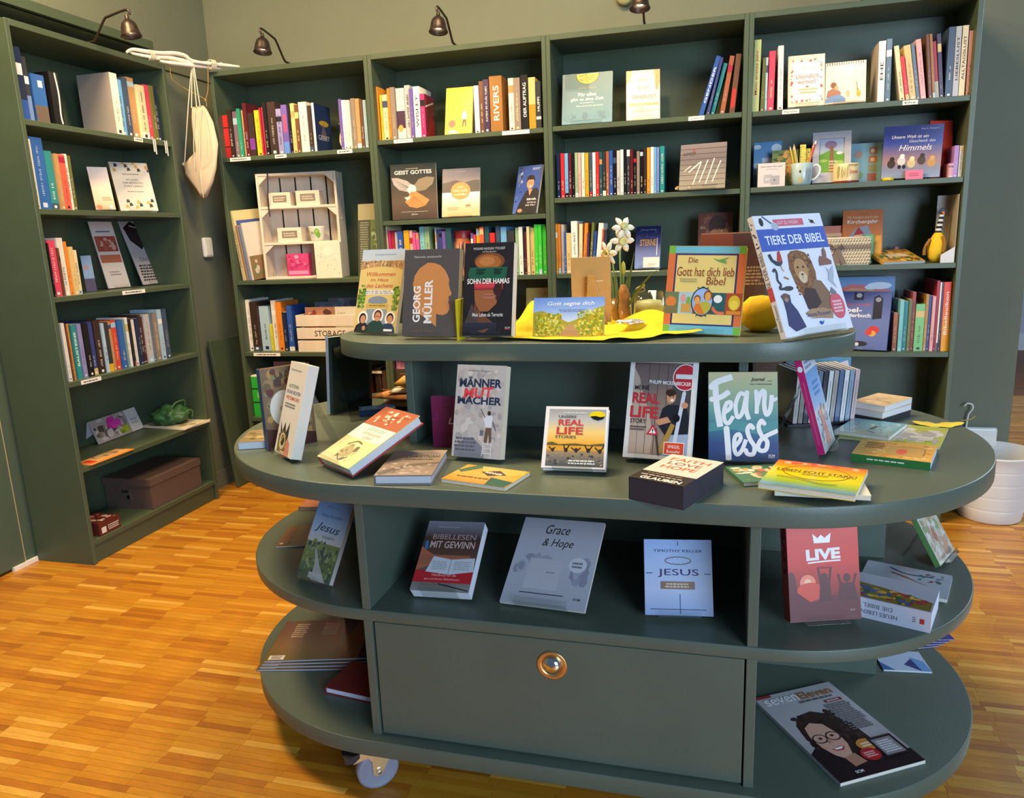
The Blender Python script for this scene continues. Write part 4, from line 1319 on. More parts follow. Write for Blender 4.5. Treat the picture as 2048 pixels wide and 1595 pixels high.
show('T6', 'Large white Tiere der Bibel book with a lion, on upper tier', 'e4e4ea', [
    ('r', 0.0, 0.70, 1, 0.885, '4a64b4'), ('t', 'TIERE DER BIBEL', 0.52, 0.79, 0.86, 0.075, 'f2f2f6', 0, 0.012), ('r', 0.27, 0.905, 0.71, 0.963, 'd4687a'), ('t', 'GUT ZU WISSEN', 0.48, 0.934, 0.3, 0.028, 'f0d8dc'),
    ('e', 0.10, 0.945, 0.03, 0.035, '3a3a3e'), ('s', [(0.13, 0.995), (0.24, 0.93)], 0.02, '5a6a8a'), ('e', 0.28, 0.905, 0.05, 0.035, 'b4b8c4'), ('e', 0.84, 0.93, 0.03, 0.015, '3a302a'), ('s', [(0.80, 0.95), (0.88, 0.91)], 0.01, '3a302a'),
    ('p', [(0.34, 0.66), (0.40, 0.69), (0.5, 0.695), (0.60, 0.67), (0.66, 0.60), (0.68, 0.50), (0.64, 0.36), (0.56, 0.26), (0.46, 0.24), (0.40, 0.30), (0.34, 0.42), (0.31, 0.54)], '8a5e3c'), ('n', 0.33, 0.30, 0.67, 0.69, 150, 0.016, ['7a5030', '9a6c44', '6a4630', 'a87c50', '8a5e3c']),
    ('p', [(0.62, 0.44), (0.72, 0.42), (0.80, 0.32), (0.80, 0.20), (0.66, 0.14), (0.48, 0.14), (0.44, 0.24)], '8a6a50'), ('p', [(0.40, 0.30), (0.46, 0.38), (0.6, 0.36), (0.64, 0.24), (0.5, 0.18), (0.42, 0.2)], '4a3a38'), ('p', [(0.36, 0.17), (0.42, 0.13), (0.74, 0.10), (0.78, 0.17), (0.62, 0.2), (0.46, 0.2)], 'b08a68'),
    ('e', 0.475, 0.53, 0.10, 0.095, 'b88a5e'), ('e', 0.475, 0.465, 0.06, 0.05, 'd8bc98'), ('p', [(0.45, 0.495), (0.50, 0.495), (0.475, 0.475)], '3a2420'), ('e', 0.435, 0.55, 0.014, 0.009, '2a1c14'), ('e', 0.515, 0.55, 0.014, 0.009, '2a1c14'), ('r', 0.473, 0.45, 0.478, 0.478, '5a3a2c'),
    ('p', [(0.06, 0.67), (0.10, 0.68), (0.12, 0.63), (0.17, 0.61), (0.2, 0.66), (0.225, 0.70), (0.245, 0.66), (0.24, 0.60), (0.2, 0.57), (0.14, 0.58), (0.08, 0.62)], '3c4452'), ('p', [(0.17, 0.62), (0.205, 0.69), (0.24, 0.70), (0.245, 0.62), (0.20, 0.60)], 'c04a3a'), ('s', [(0.2, 0.58), (0.21, 0.54), (0.23, 0.53)], 0.012, 'b89a5a'),
    ('s', [(0.07, 0.53), (0.10, 0.55), (0.115, 0.52), (0.10, 0.46), (0.13, 0.42), (0.10, 0.39), (0.2, 0.385)], 0.028, '4a4a50'), ('e', 0.22, 0.385, 0.07, 0.02, '4a4a50'),
    ('p', [(0.80, 0.63), (0.84, 0.62), (0.86, 0.68), (0.90, 0.70), (0.915, 0.66), (0.90, 0.61), (0.96, 0.58), (0.95, 0.55), (0.76, 0.545), (0.77, 0.59)], '8a6454'), ('p', [(0.83, 0.42), (0.86, 0.48), (0.84, 0.53), (0.89, 0.50), (0.96, 0.54), (0.93, 0.45), (0.90, 0.41), (0.93, 0.34), (0.87, 0.39)], 'b4b8c0'), ('s', [(0.2, 0.48), (0.26, 0.46)], 0.02, '9a7a4a'),
    ('p', [(0.08, 0.09), (0.10, 0.20), (0.10, 0.29), (0.08, 0.33), (0.12, 0.345), (0.17, 0.345), (0.21, 0.33), (0.2, 0.27), (0.26, 0.20), (0.30, 0.11), (0.32, 0.06), (0.16, 0.035)], '46486a'), ('e', 0.145, 0.315, 0.05, 0.035, '7a5a4c'), ('e', 0.145, 0.295, 0.025, 0.018, 'a88a74'),
    ('e', 0.86, 0.20, 0.105, 0.11, 'd8606c'), ('b', 0.79, 0.14, 0.93, 0.25, 4, 'f0c4c8'), ('p', [(0.80, 0.31), (0.84, 0.36), (0.90, 0.31), (0.87, 0.29)], '7a7c84'),
    ('t', 'Simona Piscioneri', 0.55, 0.155, 0.36, 0.036, '4a5a84'), ('r', 0.42, 0.118, 0.66, 0.121, '5a6484'), ('p', [(0.52, 0.085), (0.54, 0.06), (0.57, 0.065), (0.60, 0.095), (0.565, 0.08), (0.55, 0.095)], '3a5ab0')], hard=True, spine='d8d8e0',
     spine_art=[('t', 'TIERE DER BIBEL', 0.5, 0.52, 7.0, 0.036, '3a3c4a', 90), ('r', 0, 0.30, 1, 0.41, 'c04a58'), ('t', 'Simona Piscioneri', 0.5, 0.16, 4.0, 0.03, '4a5a74', 90), ('n', 0, 0.72, 1, 0.97, 14, 0.16, ['3a3a3e', '4a4a50'])])
show('T6b', 'Dark brown book, back cover shown, behind the Gott hat dich lieb Bibel', '5c3c34', [
    ('r', 0, 0.985, 1, 1, 'a87a5a'), ('r', 0.0, 0.7, 0.5, 0.985, '8a4a30'), ('b', 0.5, 0.40, 0.98, 0.62, 6, 'b89878')], z0=0.9891)

# ---- large table top
show('L2', 'Brown collage book with blue spine and white disc, left on table top', '7a6248', [
    ('n', 0, 0, 1, 1, 150, 0.09, ['8a744c', '6a5a3c', 'b08a4c', '4a3a30', '9a7a50', '5c2e28', '7a8060']), ('p', [(0, 0.0), (1, 0.0), (1, 0.14), (0, 0.28)], '4a2a28'), ('e', 0.40, 0.50, 0.28, 0.22, 'dcd6c8'), ('e', 0.36, 0.50, 0.05, 0.03, 'b4ac98')], hard=True, spine='2c4a78', st=False)
show('L3', 'Thick white paperback titled Aufstehen, Krone richten, leaning left on table', 'e6e2dc', [
    ('b', 0.1, 0.90, 0.75, 0.925, 1, '8a8a8a'), ('t', 'AUFSTEHEN', 0.42, 0.74, 0.55, 0.04, '2c7a6c', 0, 0.01), ('t', 'KRONE RICHTEN', 0.47, 0.675, 0.78, 0.04, '3a4a9a', 0, 0.01), ('t', 'WEITERMACHEN', 0.47, 0.61, 0.75, 0.04, 'c84a34', 0, 0.01), ('b', 0.1, 0.50, 0.72, 0.56, 2, '7a7a7a'),
    ('p', [(0.1, 0.34), (0.25, 0.24), (0.35, 0.35), (0.45, 0.24), (0.6, 0.36), (0.62, 0.2), (0.5, 0.12), (0.2, 0.14)], '3a3230'), ('p', [(0.12, 0.02), (0.1, 0.2), (0.3, 0.26), (0.5, 0.22), (0.6, 0.08), (0.55, 0.0)], '7a6a44'), ('e', 0.34, 0.14, 0.16, 0.09, 'd8c8a0'), ('e', 0.36, 0.15, 0.10, 0.06, '3a3a34'), ('s', [(0.2, 0.08), (0.4, 0.2), (0.55, 0.08)], 0.03, 'e0c060'), ('p', [(0.55, 0), (0.6, 0.2), (0.75, 0.14), (0.8, 0)], 'd88a70'), ('r', 0.3, 0, 0.55, 0.04, 'd8b498')], pages='ded4c4')
show('L5', 'Cream and red book titled Gemeinsames Leben with face sketch, on tilted stand', 'd8d09c', [
    ('r', 0, 0.66, 1, 1, 'a85c40'), ('s', [(0.2, 0.7), (0.5, 0.85), (0.9, 0.9)], 0.012, '4a2c24'), ('s', [(0.5, 0.85), (0.6, 0.72)], 0.01, '4a2c24'), ('n', 0.1, 0.7, 0.95, 0.97, 26, 0.04, ['e8c8b4', 'd89a7c', 'f0dccc']), ('r', 0, 0.42, 1, 0.66, 'ece6d4'),
    ('t', 'Gemeinsames', 0.55, 0.535, 0.52, 0.05, 'c03a3a', 0, 0.0, 0.2), ('t', 'Leben', 0.55, 0.465, 0.26, 0.05, 'c03a3a', 0, 0.0, 0.2), ('b', 0.25, 0.58, 0.8, 0.63, 2, '7aa8a0'),
    ('s', [(0.3, 0.3), (0.45, 0.38), (0.62, 0.36)], 0.03, '6a644c'), ('e', 0.48, 0.20, 0.16, 0.09, 'a89e78'), ('n', 0.3, 0.05, 0.75, 0.34, 26, 0.04, ['8a8262', 'a89e78', '6a644c', 'c4bc90']), ('s', [(0.4, 0.12), (0.55, 0.06), (0.66, 0.14)], 0.02, '5a543c')], hard=True, spine='b03a3c', back='b03a3c', pages='cfcfd0')
show('L6', 'Grey-brown book lying flat beside the tilted Gemeinsames Leben book', '8a7c70', [
    ('g', 0, 0, 1, 1, ['9a8a80', '857668', 'a8988c']), ('p', [(0, 0.1), (0.4, 0.4), (1, 0.5), (1, 0.44), (0.5, 0.32), (0.1, 0)], '6a5e56'), ('n', 0, 0, 1, 0.5, 30, 0.05, ['a0948a', '7c7066', 'b4a89c']), ('s', [(0.1, 0.46), (1.0, 0.52)], 0.008, 'd8ccc0'),
    ('t', 'CHRISTNAH', 0.62, 0.72, 0.62, 0.10, '4a4038', 0, 0.02, 0.1), ('b', 0.3, 0.58, 0.85, 0.64, 1, '4a4038')], hard=True, pages='c4c4c8', spine='6a625c')
show('L7', 'Small magenta booklet titled Love behind the Männer Mut Macher book', '7a1f4c', [('n', 0, 0.5, 1, 1, 12, 0.06, ['84275a', '701a44']), ('t', 'Love', 0.62, 0.52, 0.5, 0.12, 'e8d4c8', 0, 0.01, 0.2)], st=False, pages='b09aa8')
show('L8', 'Grey plaster book titled Männer Mut Macher with a painter on a ladder', 'b8b2b0', [
    ('n', 0, 0, 1, 1, 130, 0.07, ['bcb6b4', 'aca6a6', 'c8c2be', '9e9898', 'b4a8a4']), ('p', [(0.05, 0), (0.05, 0.10), (0.25, 0.20), (0.42, 0.22), (0.62, 0.12), (0.66, 0)], '7c7e8a'), ('b', 0.04, 0.06, 0.5, 0.22, 4, '5a5c68'),
    ('t', 'Andreas Boppart', 0.48, 0.935, 0.5, 0.026, '5a5250'), ('t', 'MÄNNER', 0.5, 0.815, 0.86, 0.115, '26304a', 0, 0.035), ('t', 'MACHER', 0.5, 0.615, 0.9, 0.085, '26304a', 0, 0.035), ('t', 'MUT', 0.47, 0.70, 0.62, 0.11, 'd84048', 4, 0.03, 0.15),
    ('p', [(0.64, 0.17), (0.67, 0.33), (0.78, 0.33), (0.80, 0.17), (0.75, 0.17), (0.73, 0.28), (0.71, 0.17)], '6a5444'), ('p', [(0.62, 0.42), (0.66, 0.33), (0.78, 0.33), (0.80, 0.44), (0.76, 0.46), (0.68, 0.46)], 'd4d6de'), ('e', 0.72, 0.485, 0.035, 0.026, '3a2c28'), ('s', [(0.64, 0.44), (0.54, 0.53)], 0.012, '4a4240'), ('s', [(0.80, 0.40), (0.87, 0.30)], 0.015, '4a4a52'), ('p', [(0.55, 0.24), (0.56, 0.30), (0.63, 0.30), (0.62, 0.24)], '6a6a78'),
    ('s', [(0.62, 0.02), (0.64, 0.18)], 0.015, 'e0dcd6'), ('s', [(0.8, 0.02), (0.80, 0.18)], 0.015, 'e0dcd6'), ('r', 0.63, 0.05, 0.80, 0.056, 'e0dcd6'), ('r', 0.63, 0.10, 0.80, 0.106, 'e0dcd6'), ('r', 0.63, 0.15, 0.80, 0.156, 'e0dcd6')], pages='e6d6b8', spine='a8a2a0')
show('L9', 'White-framed book titled Unsere Real Life Stories with sunset swimmers', 'e2deda', [
    ('g', 0.06, 0.03, 0.965, 0.955, ['6a645c', '8a8070', 'e8a83c', 'e8c878', 'b8b6b0', '9a9a98']), ('g', 0.06, 0.03, 0.965, 0.30, ['5c5a58', '7a7266', 'a88a5c']), ('r', 0.06, 0.28, 0.965, 0.36, 'd89a34'), ('p', [(0.06, 0.40), (0.14, 0.42), (0.25, 0.38), (0.5, 0.40), (0.7, 0.38), (0.965, 0.41), (0.965, 0.36), (0.06, 0.36)], '6a5a34'),
    ('s', [(0.10, 0.34), (0.15, 0.29), (0.2, 0.33)], 0.02, '3a3430'), ('s', [(0.33, 0.38), (0.36, 0.28), (0.42, 0.37)], 0.02, '3a3430'), ('s', [(0.45, 0.33), (0.53, 0.28), (0.6, 0.33)], 0.02, '3a3430'), ('s', [(0.66, 0.38), (0.72, 0.28), (0.78, 0.37)], 0.02, '3a3430'), ('s', [(0.82, 0.34), (0.9, 0.28), (0.96, 0.38)], 0.02, '3a3430'),
    ('e', 0.16, 0.29, 0.025, 0.03, '3a302c'), ('e', 0.37, 0.29, 0.03, 0.035, '3a302c'), ('e', 0.53, 0.29, 0.03, 0.035, '3a302c'), ('e', 0.72, 0.29, 0.03, 0.035, '3a302c'), ('e', 0.9, 0.28, 0.03, 0.035, '3a302c'), ('n', 0.06, 0.04, 0.96, 0.25, 40, 0.02, ['8a8278', '4a4846', 'a89a80']),
    ('t', 'UNSERE', 0.36, 0.83, 0.28, 0.045, '4a4640', 0, 0.015), ('t', 'REAL', 0.42, 0.735, 0.40, 0.10, 'c03a38', 0, 0.03), ('t', 'LIFE', 0.41, 0.60, 0.42, 0.12, 'c03a38', 0, 0.03), ('t', 'STORIES', 0.35, 0.50, 0.33, 0.045, '4a4640', 0, 0.015), ('b', 0.28, 0.88, 0.68, 0.905, 1, 'd8d4c8'),
    ('e', 0.83, 0.865, 0.125, 0.06, 'e0c818'), ('p', [(0.72, 0.84), (0.76, 0.80), (0.84, 0.775), (0.92, 0.80), (0.945, 0.845), (0.88, 0.83), (0.80, 0.85)], '1c1a14'), ('b', 0.4, 0.06, 0.85, 0.14, 2, 'e8e4dc')], hard=True, gloss=True, pages='c8c8cc')
show('L10', 'Thin wood-look game box lying flat in front of Männer Mut Macher', 'd09a3c', [
    ('g', 0, 0, 1, 1, ['c88a30', 'd8a848', 'c8923a']), ('p', [(0.0, 0.62), (0.16, 1.0), (0.36, 1.0), (0.1, 0.5)], '4a6a44'), ('p', [(0.68, 0.0), (0.98, 0.0), (1.0, 0.3), (0.62, 0.42)], '2f5a48'), ('p', [(0.26, 0.98), (0.5, 0.4), (1.0, 0.75), (0.96, 1.0)], 'dcb45c'), ('p', [(0.36, 0.66), (0.55, 0.46), (0.78, 0.62), (0.6, 0.84)], '5a3a24'), ('t', 'MÄNNER', 0.57, 0.66, 0.28, 0.11, 'ece4d0', -8, 0.03), ('b', 0.1, 0.24, 0.7, 0.34, 1, '6a4424')], st=False, spine='a8702c', name='game_box', cat='game')
show('L11', 'White-framed book titled Meine Real Life Story with no-entry sign', 'dedad6', [
    ('g', 0.07, 0.04, 0.94, 0.955, ['9a8474', '8a766c', '6a5a56']), ('p', [(0.07, 0.04), (0.07, 0.9), (0.16, 0.80), (0.24, 0.62), (0.34, 0.5), (0.42, 0.2), (0.40, 0.04)], 'b8a290'), ('s', [(0.30, 0.95), (0.31, 0.05)], 0.008, '4a403c'), ('s', [(0.44, 0.95), (0.44, 0.05)], 0.008, '4a403c'), ('s', [(0.58, 0.95), (0.58, 0.5)], 0.008, '4a403c'), ('s', [(0.18, 0.8), (0.19, 0.05)], 0.006, '7a6a5e'), ('r', 0.66, 0.04, 0.94, 0.75, '4a4846'),
    ('e', 0.84, 0.815, 0.185, 0.135, 'dcd8d4'), ('e', 0.84, 0.815, 0.172, 0.125, 'c0303a'), ('r', 0.70, 0.80, 0.97, 0.845, 'e2dedc'), ('r', 0.94, 0.6, 1.0, 0.96, 'dedad6'),
    ('p', [(0.48, 0.34), (0.54, 0.50), (0.62, 0.54), (0.78, 0.54), (0.90, 0.50), (0.94, 0.40), (0.94, 0.24), (0.60, 0.24)], '24262e'), ('p', [(0.58, 0.04), (0.62, 0.24), (0.94, 0.26), (0.94, 0.04)], '9aa8c0'), ('e', 0.655, 0.615, 0.068, 0.062, SKIN), ('e', 0.645, 0.66, 0.075, 0.036, '3a2a22'), ('e', 0.67, 0.585, 0.026, 0.013, 'f0e8e4'), ('e', 0.635, 0.62, 0.01, 0.006, '2a1c18'), ('e', 0.685, 0.62, 0.01, 0.006, '2a1c18'),
    ('p', [(0.44, 0.38), (0.62, 0.42), (0.68, 0.37), (0.5, 0.33)], SKIN), ('s', [(0.84, 0.66), (0.74, 0.1)], 0.055, 'c4ccd8'), ('e', 0.86, 0.54, 0.05, 0.03, SKIN), ('e', 0.75, 0.41, 0.055, 0.04, '18181a'), ('p', [(0.68, 0.36), (0.5, 0.06), (0.60, 0.06), (0.74, 0.34)], 'a8843c'), ('s', [(0.46, 0.3), (0.53, 0.04)], 0.03, '4a3a30'),
    ('t', 'PHILIPP MICKENBECKER', 0.62, 0.755, 0.62, 0.036, 'ece8e2', -2, 0.015), ('t', 'MEINE', 0.21, 0.70, 0.22, 0.045, '2c2626', 0, 0.01), ('t', 'REAL', 0.28, 0.595, 0.40, 0.105, 'b82c38', -1, 0.03), ('t', 'LIFE', 0.27, 0.455, 0.42, 0.115, 'b82c38', -1, 0.03), ('t', 'STORY', 0.19, 0.365, 0.24, 0.045, '2c2626', 0, 0.01), ('b', 0.07, 0.27, 0.32, 0.32, 2, '5a4a44'),
    ('p', [(0.33, 0.235), (0.51, 0.235), (0.42, 0.34)], 'c83038'), ('p', [(0.37, 0.25), (0.47, 0.25), (0.42, 0.31)], 'ece8e4'), ('r', 0.412, 0.268, 0.428, 0.295, '1c1818'), ('r', 0.412, 0.255, 0.428, 0.262, '1c1818'), ('r', 0.6, 0.05, 0.9, 0.175, 'ece6e0'), ('r', 0.61, 0.058, 0.89, 0.168, 'd84a2a'), ('t', 'SPIEGEL', 0.75, 0.13, 0.18, 0.03, 'f4e8e0'), ('t', 'Bestseller', 0.75, 0.085, 0.2, 0.028, 'f4e8e0')], hard=True, gloss=True)
FW = 'e8e4e2'
show('L12', 'Teal gradient journal with large white brush lettering Fearless, on table', '7a9a90', [
    ('g', 0, 0, 1, 1, ['26346a', '2c4478', '3c7a88', '6f9c8c', 'a4b088', 'c0b48a']), ('p', [(0, 0.32), (0.3, 0.36), (0.7, 0.30), (1, 0.36), (1, 0.46), (0.6, 0.42), (0.3, 0.47), (0, 0.42)], '4f8c8e'),
    ('s', [(0.045, 0.83), (0.12, 0.885), (0.35, 0.945)], 0.09, FW), ('s', [(0.10, 0.87), (0.12, 0.62), (0.17, 0.38)], 0.09, FW), ('s', [(0.05, 0.69), (0.18, 0.715), (0.30, 0.775)], 0.08, FW),
    ('s', [(0.245, 0.545), (0.32, 0.595), (0.325, 0.655), (0.265, 0.645), (0.225, 0.55), (0.235, 0.45), (0.29, 0.42), (0.36, 0.50)], 0.06, FW), ('s', [(0.54, 0.735), (0.46, 0.755), (0.395, 0.63), (0.42, 0.49), (0.49, 0.54), (0.545, 0.72)], 0.06, FW), ('s', [(0.56, 0.77), (0.545, 0.58), (0.585, 0.465)], 0.065, FW), ('s', [(0.69, 0.78), (0.70, 0.64), (0.695, 0.53)], 0.06, FW), ('s', [(0.70, 0.62), (0.755, 0.76), (0.81, 0.775), (0.805, 0.62), (0.835, 0.52), (0.89, 0.58), (0.915, 0.74)], 0.065, FW), ('s', [(0.95, 0.685), (0.998, 0.705)], 0.05, FW),
    ('s', [(0.26, 0.36), (0.28, 0.16), (0.29, 0.01)], 0.085, FW), ('s', [(0.38, 0.16), (0.46, 0.24), (0.44, 0.30), (0.38, 0.26), (0.37, 0.14), (0.41, 0.07), (0.48, 0.12), (0.54, 0.24)], 0.06, FW), ('s', [(0.64, 0.37), (0.60, 0.40), (0.56, 0.34), (0.60, 0.24), (0.66, 0.16), (0.64, 0.08), (0.56, 0.08), (0.53, 0.13)], 0.065, FW), ('s', [(0.80, 0.42), (0.76, 0.45), (0.72, 0.38), (0.76, 0.29), (0.84, 0.22), (0.82, 0.13), (0.74, 0.12), (0.71, 0.17), (0.78, 0.26), (0.998, 0.345)], 0.065, FW),
    ('t', 'Journal', 0.72, 0.91, 0.2, 0.05, '3a3a34', 0, 0.01, 0.3), ('t', 'FÜR', 0.89, 0.897, 0.06, 0.014, '3a3a34'), ('t', 'WELTVERÄNDERER', 0.76, 0.862, 0.32, 0.018, '3a3a34'), ('t', 'SCM', 0.90, 0.065, 0.09, 0.025, 'e8e4e2', 0, 0.02), ('r', 0.855, 0.04, 0.945, 0.045, 'e8e4e2')], hard=True, spine='3c6a80')
show('L13', 'Thick dark card box titled Faith Love Hope at the table front edge', '2a2630', [
    ('r', 0, 0.30, 1, 1, 'e6d4cc'), *[('p', [(0.5, 0.62), (0.5 + 0.9 * cos(a_ * pi / 9), 0.62 + 0.5 * sin(a_ * pi / 9)), (0.5 + 0.9 * cos((a_ + 0.45) * pi / 9), 0.62 + 0.5 * sin((a_ + 0.45) * pi / 9))], 'f0e6e2') for a_ in range(-4, 18, 1) if 0.62 + 0.5 * sin(a_ * pi / 9) > 0.30 and 0.62 + 0.5 * sin((a_ + 0.45) * pi / 9) > 0.30 and 0.62 + 0.5 * sin(a_ * pi / 9) < 1 and abs(0.9 * cos(a_ * pi / 9)) < 0.5],
    ('t', 'FAITH', 0.5, 0.83, 0.74, 0.11, 'c05c28', 0, 0.01), ('t', 'LOVE', 0.5, 0.68, 0.62, 0.10, '9a9080', 0, 0.01), ('t', 'LOVE', 0.5, 0.685, 0.62, 0.095, '8a4a2c', 0, 0.0), ('t', 'HOPE', 0.5, 0.53, 0.66, 0.11, 'c05c28', 0, 0.01), ('r', 0, 0, 1, 0.30, '33291f'), ('b', 0.12, 0.23, 0.88, 0.27, 1, '8a7a60'), ('b', 0.08, 0.16, 0.92, 0.20, 1, 'c8c0b0'), ('t', 'GLAUBEN', 0.52, 0.085, 0.74, 0.085, 'f0ece4', 0, 0.03)], st=False, pages='2a2630', hard=False, name='card_box', cat='box')
LB = [('g', 0, 0, 1, 1, ['5a8cc0', '9ab83c', 'd8d020', 'ecd410', 'e8a020', 'e06838']), ('n', 0.02, 0.86, 0.95, 1.0, 24, 0.04, ['e8b89a', 'e05a30', 'e88050'])]
_x, _y, _z, _psi, _tau, _w, _h, _t = F['L14'][:8]


def flatbook(x, y, zb, psi, w, h, t, cover, label, art=(), **k):
    return book(k.pop('name', 'book'), frame(x, y, zb + t + 0.0003, psi, pi / 2), w, h, t, cover, label, k.pop('cat', 'book'), art=art, **k)


flatbook(_x - 0.022, _y + 0.06, 0.744, _psi + 0.62, 0.135, 0.10, 0.008, '4a7a58', 'Floral green-backed booklet under the Leben echt stark book, poking out left', [('n', 0, 0, 1, 1, 60, 0.07, ['e0d0a0', 'd8a050', '6a8a50', 'e8e0c8', 'c86a4a'])], back='2f6a4a')
flatbook(_x + 0.028, _y - 0.006, 0.7525, _psi + 0.28, 0.155, 0.13, 0.009, 'e8dcc8', 'White booklet with red scribbles under the Leben echt stark book', [('n', 0, 0, 1, 1, 40, 0.06, ['e8c83c', 'd85a6a', 'ece8e0', 'ece8e0']), ('s', [(0.1, 0.3), (0.4, 0.1), (0.8, 0.25)], 0.03, 'c8405a')])
F['L14'] = (_x, _y, 0.7622 + 0.0103, _psi, _tau, _w, _h, 0.010)
show('L14', 'Orange to green rainbow book titled Leben echt stark, topmost of its pile', 'd8c020', LB + [
    ('t', 'LEBEN ECHT STARK!', 0.5, 0.63, 0.86, 0.09, '6a4a20', 0, 0.025), ('r', 0.07, 0.565, 0.93, 0.575, '6a4a20'), *[('s', [(0.5 + 0.36 * cos(i * pi / 6), 0.62 + 0.26 * sin(i * pi / 6)), (0.5 + 0.36 * cos((i + .5) * pi / 6), 0.62 + 0.26 * sin((i + .5) * pi / 6)), (0.5 + 0.36 * cos((i + 1) * pi / 6), 0.62 + 0.26 * sin((i + 1) * pi / 6))], 0.012, 'a86a24') for i in range(12)],
    ('b', 0.36, 0.50, 0.66, 0.545, 1, 'a88a34'), ('s', [(0.12, 0.34), (0.4, 0.30), (0.6, 0.22), (0.78, 0.24)], 0.008, '5a7a60'), ('s', [(0.12, 0.38), (0.4, 0.34), (0.6, 0.26), (0.78, 0.28)], 0.008, '5a7a60')], st=False, gloss=True, z0=0.762)
show('L15', 'Picture book with hot pink spine leaning right on the table', 'a8c4e4', [
    ('g', 0, 0, 1, 1, ['b4b8b0', 'c4d4e4', '8ab4e4', '7aa8e0']), ('r', 0.0, 0.83, 1.0, 0.97, 'e4e8f0'), ('b', 0.1, 0.85, 0.7, 0.95, 2, '7a90b8'), ('n', 0.05, 0.05, 0.95, 0.5, 60, 0.06, ['8a8a84', 'c8c8c4', '6a6a68', 'd8d4cc', 'a8a49c']), ('p', [(0.35, 0.05), (0.4, 0.42), (0.55, 0.44), (0.7, 0.05)], 'd88a78'), ('b', 0.3, 0.55, 0.85, 0.72, 3, '6a94d0')], hard=True, spine='c02468', gloss=True,
     spine_art=[('e', 0.5, 0.88, 0.36, 0.03, 'e8e8f0'), ('b', 0.38, 0.1, 0.62, 0.75, 46, 'd86a9c')])
show('L19', 'Turquoise landscape booklet lying flat near the table\'s right end', '7ab0b4', [('g', 0, 0, 1, 1, ['c4c8b0', '8ab8b8', '5a9cb4']), ('n', 0, 0, 1, 0.9, 46, 0.035, ['6a9a9a', 'a8b8a0', '4a7a80', 'd8d4b8']), ('p', [(0.5, 0.38), (0.55, 0.6), (0.62, 0.6), (0.58, 0.36)], '4a3c34')], st=False, gloss=True)
show('L20', 'Green and grey map booklet lying at the far right of table', 'a8b050', [('n', 0, 0, 1, 1, 130, 0.08, ['a8b048', '8a9a3c', 'b8b8b4', 'a4a4a2', 'c4c050', 'c8c8c4']), ('n', 0.4, 0.15, 1, 0.75, 40, 0.08, ['b8b8b6', 'a0a09e', 'c8c8c6'])], st=False)
show('L21', 'Orange illustrated book with dark green spine, lying right on table', 'd8a850', [('n', 0, 0, 1, 1, 60, 0.05, ['d09a44', 'e0b864', 'c88a3c', 'e4c07c']), ('r', 0.42, 0.2, 0.9, 0.75, 'caa05a'), ('s', [(0.5, 0.7), (0.85, 0.72), (0.88, 0.3)], 0.012, '8a5a2c'), ('e', 0.60, 0.42, 0.07, 0.16, 'e0664a'), ('b', 0.1, 0.45, 0.36, 0.85, 3, '9a6a3a')], st=False, spine='2a6a34', back='2a6a34', pages='c4c4cc')
_r = F['L21']
q = MB(); ml = MB()
_M = frame(_r[0], _r[1], _r[2], _r[3], _r[4])
_b = [o_ for o_ in COL.objects if o_.get('label', '').startswith('Orange illustrated')][0]
g_ = MB(); g_.box((0, 0.0, -0.0008), (_r[5], _r[7], -0.0002), C('2a6a34')); _s = g_.build('spine_cover', PRINT, _b)
draw(q, ml, [('b', 0.2, 0.35, 0.75, 0.6, 1, 'd8e0d0')], _r[5], _r[7], lambda X, Y, l: (X, Y, -0.0009 - l * 0.0001), random.Random(1)); q.build('spine_lettering', INK, _b)
flatbook(F['L1'][0], F['L1'][1], 0.744, F['L1'][3], 0.14, 0.12, 0.018, '8a7a5c', 'Brown photo book lying flat over the table\'s left edge', [('n', 0, 0, 1, 1, 40, 0.08, ['7a6a4c', '9a8a64', 'b4a070', '6a5a40', 'd8c8b0'])], gloss=True, pages='c8ccd2')
_M = frame(1.316, -1.288, 0.7478 + 0.02 * sin(0.16), radians(230), 0.16)
book('book', _M, 0.128, 0.222, 0.02, '2c3830', 'Dark green book standing back to front in the left acrylic stand', art=(), hard=True, spine='8aa4d8', side='R', pages='ddd8cc')
stand(_M, 0.128, 0.222, 0.02, 0.7443, 'smoky acrylic stand holding up the dark green book', SMOKE, ws=0.85, hs=0.9)

# ---- middle tier
show('M1', 'Sky blue paperback titled Jesus begegnen with a road, middle tier', '8aa8d4', [
    ('g', 0, 0.42, 1, 1, ['c8c4b4', 'a8bcd8', '7aa0d4', '6a98d8']), ('g', 0, 0, 1, 0.46, ['4a5448', '5a6a44', '6a7a4c', '7a8454']), ('n', 0, 0.02, 1, 0.5, 90, 0.05, ['4a5a3c', '7a8850', '3c4a50', '8a9460', '56685c']), ('p', [(0.42, 0.0), (0.86, 0.0), (0.55, 0.2), (0.36, 0.37), (0.30, 0.38), (0.42, 0.2)], 'a8a4a0'),
    ('t', 'Jesus', 0.48, 0.635, 0.72, 0.13, '2c3440', -3, 0.0, 0.35), ('t', 'begegnen', 0.58, 0.535, 0.36, 0.045, '4a5058', 0, 0.0, 0.2), ('t', 'Wenn Menschen', 0.5, 0.80, 0.62, 0.04, '5a7090'), ('b', 0.25, 0.90, 0.7, 0.92, 1, '6a8cb8'), ('r', 0.33, 0.02, 0.72, 0.09, 'b8b4b0')], pages='c4b49c')
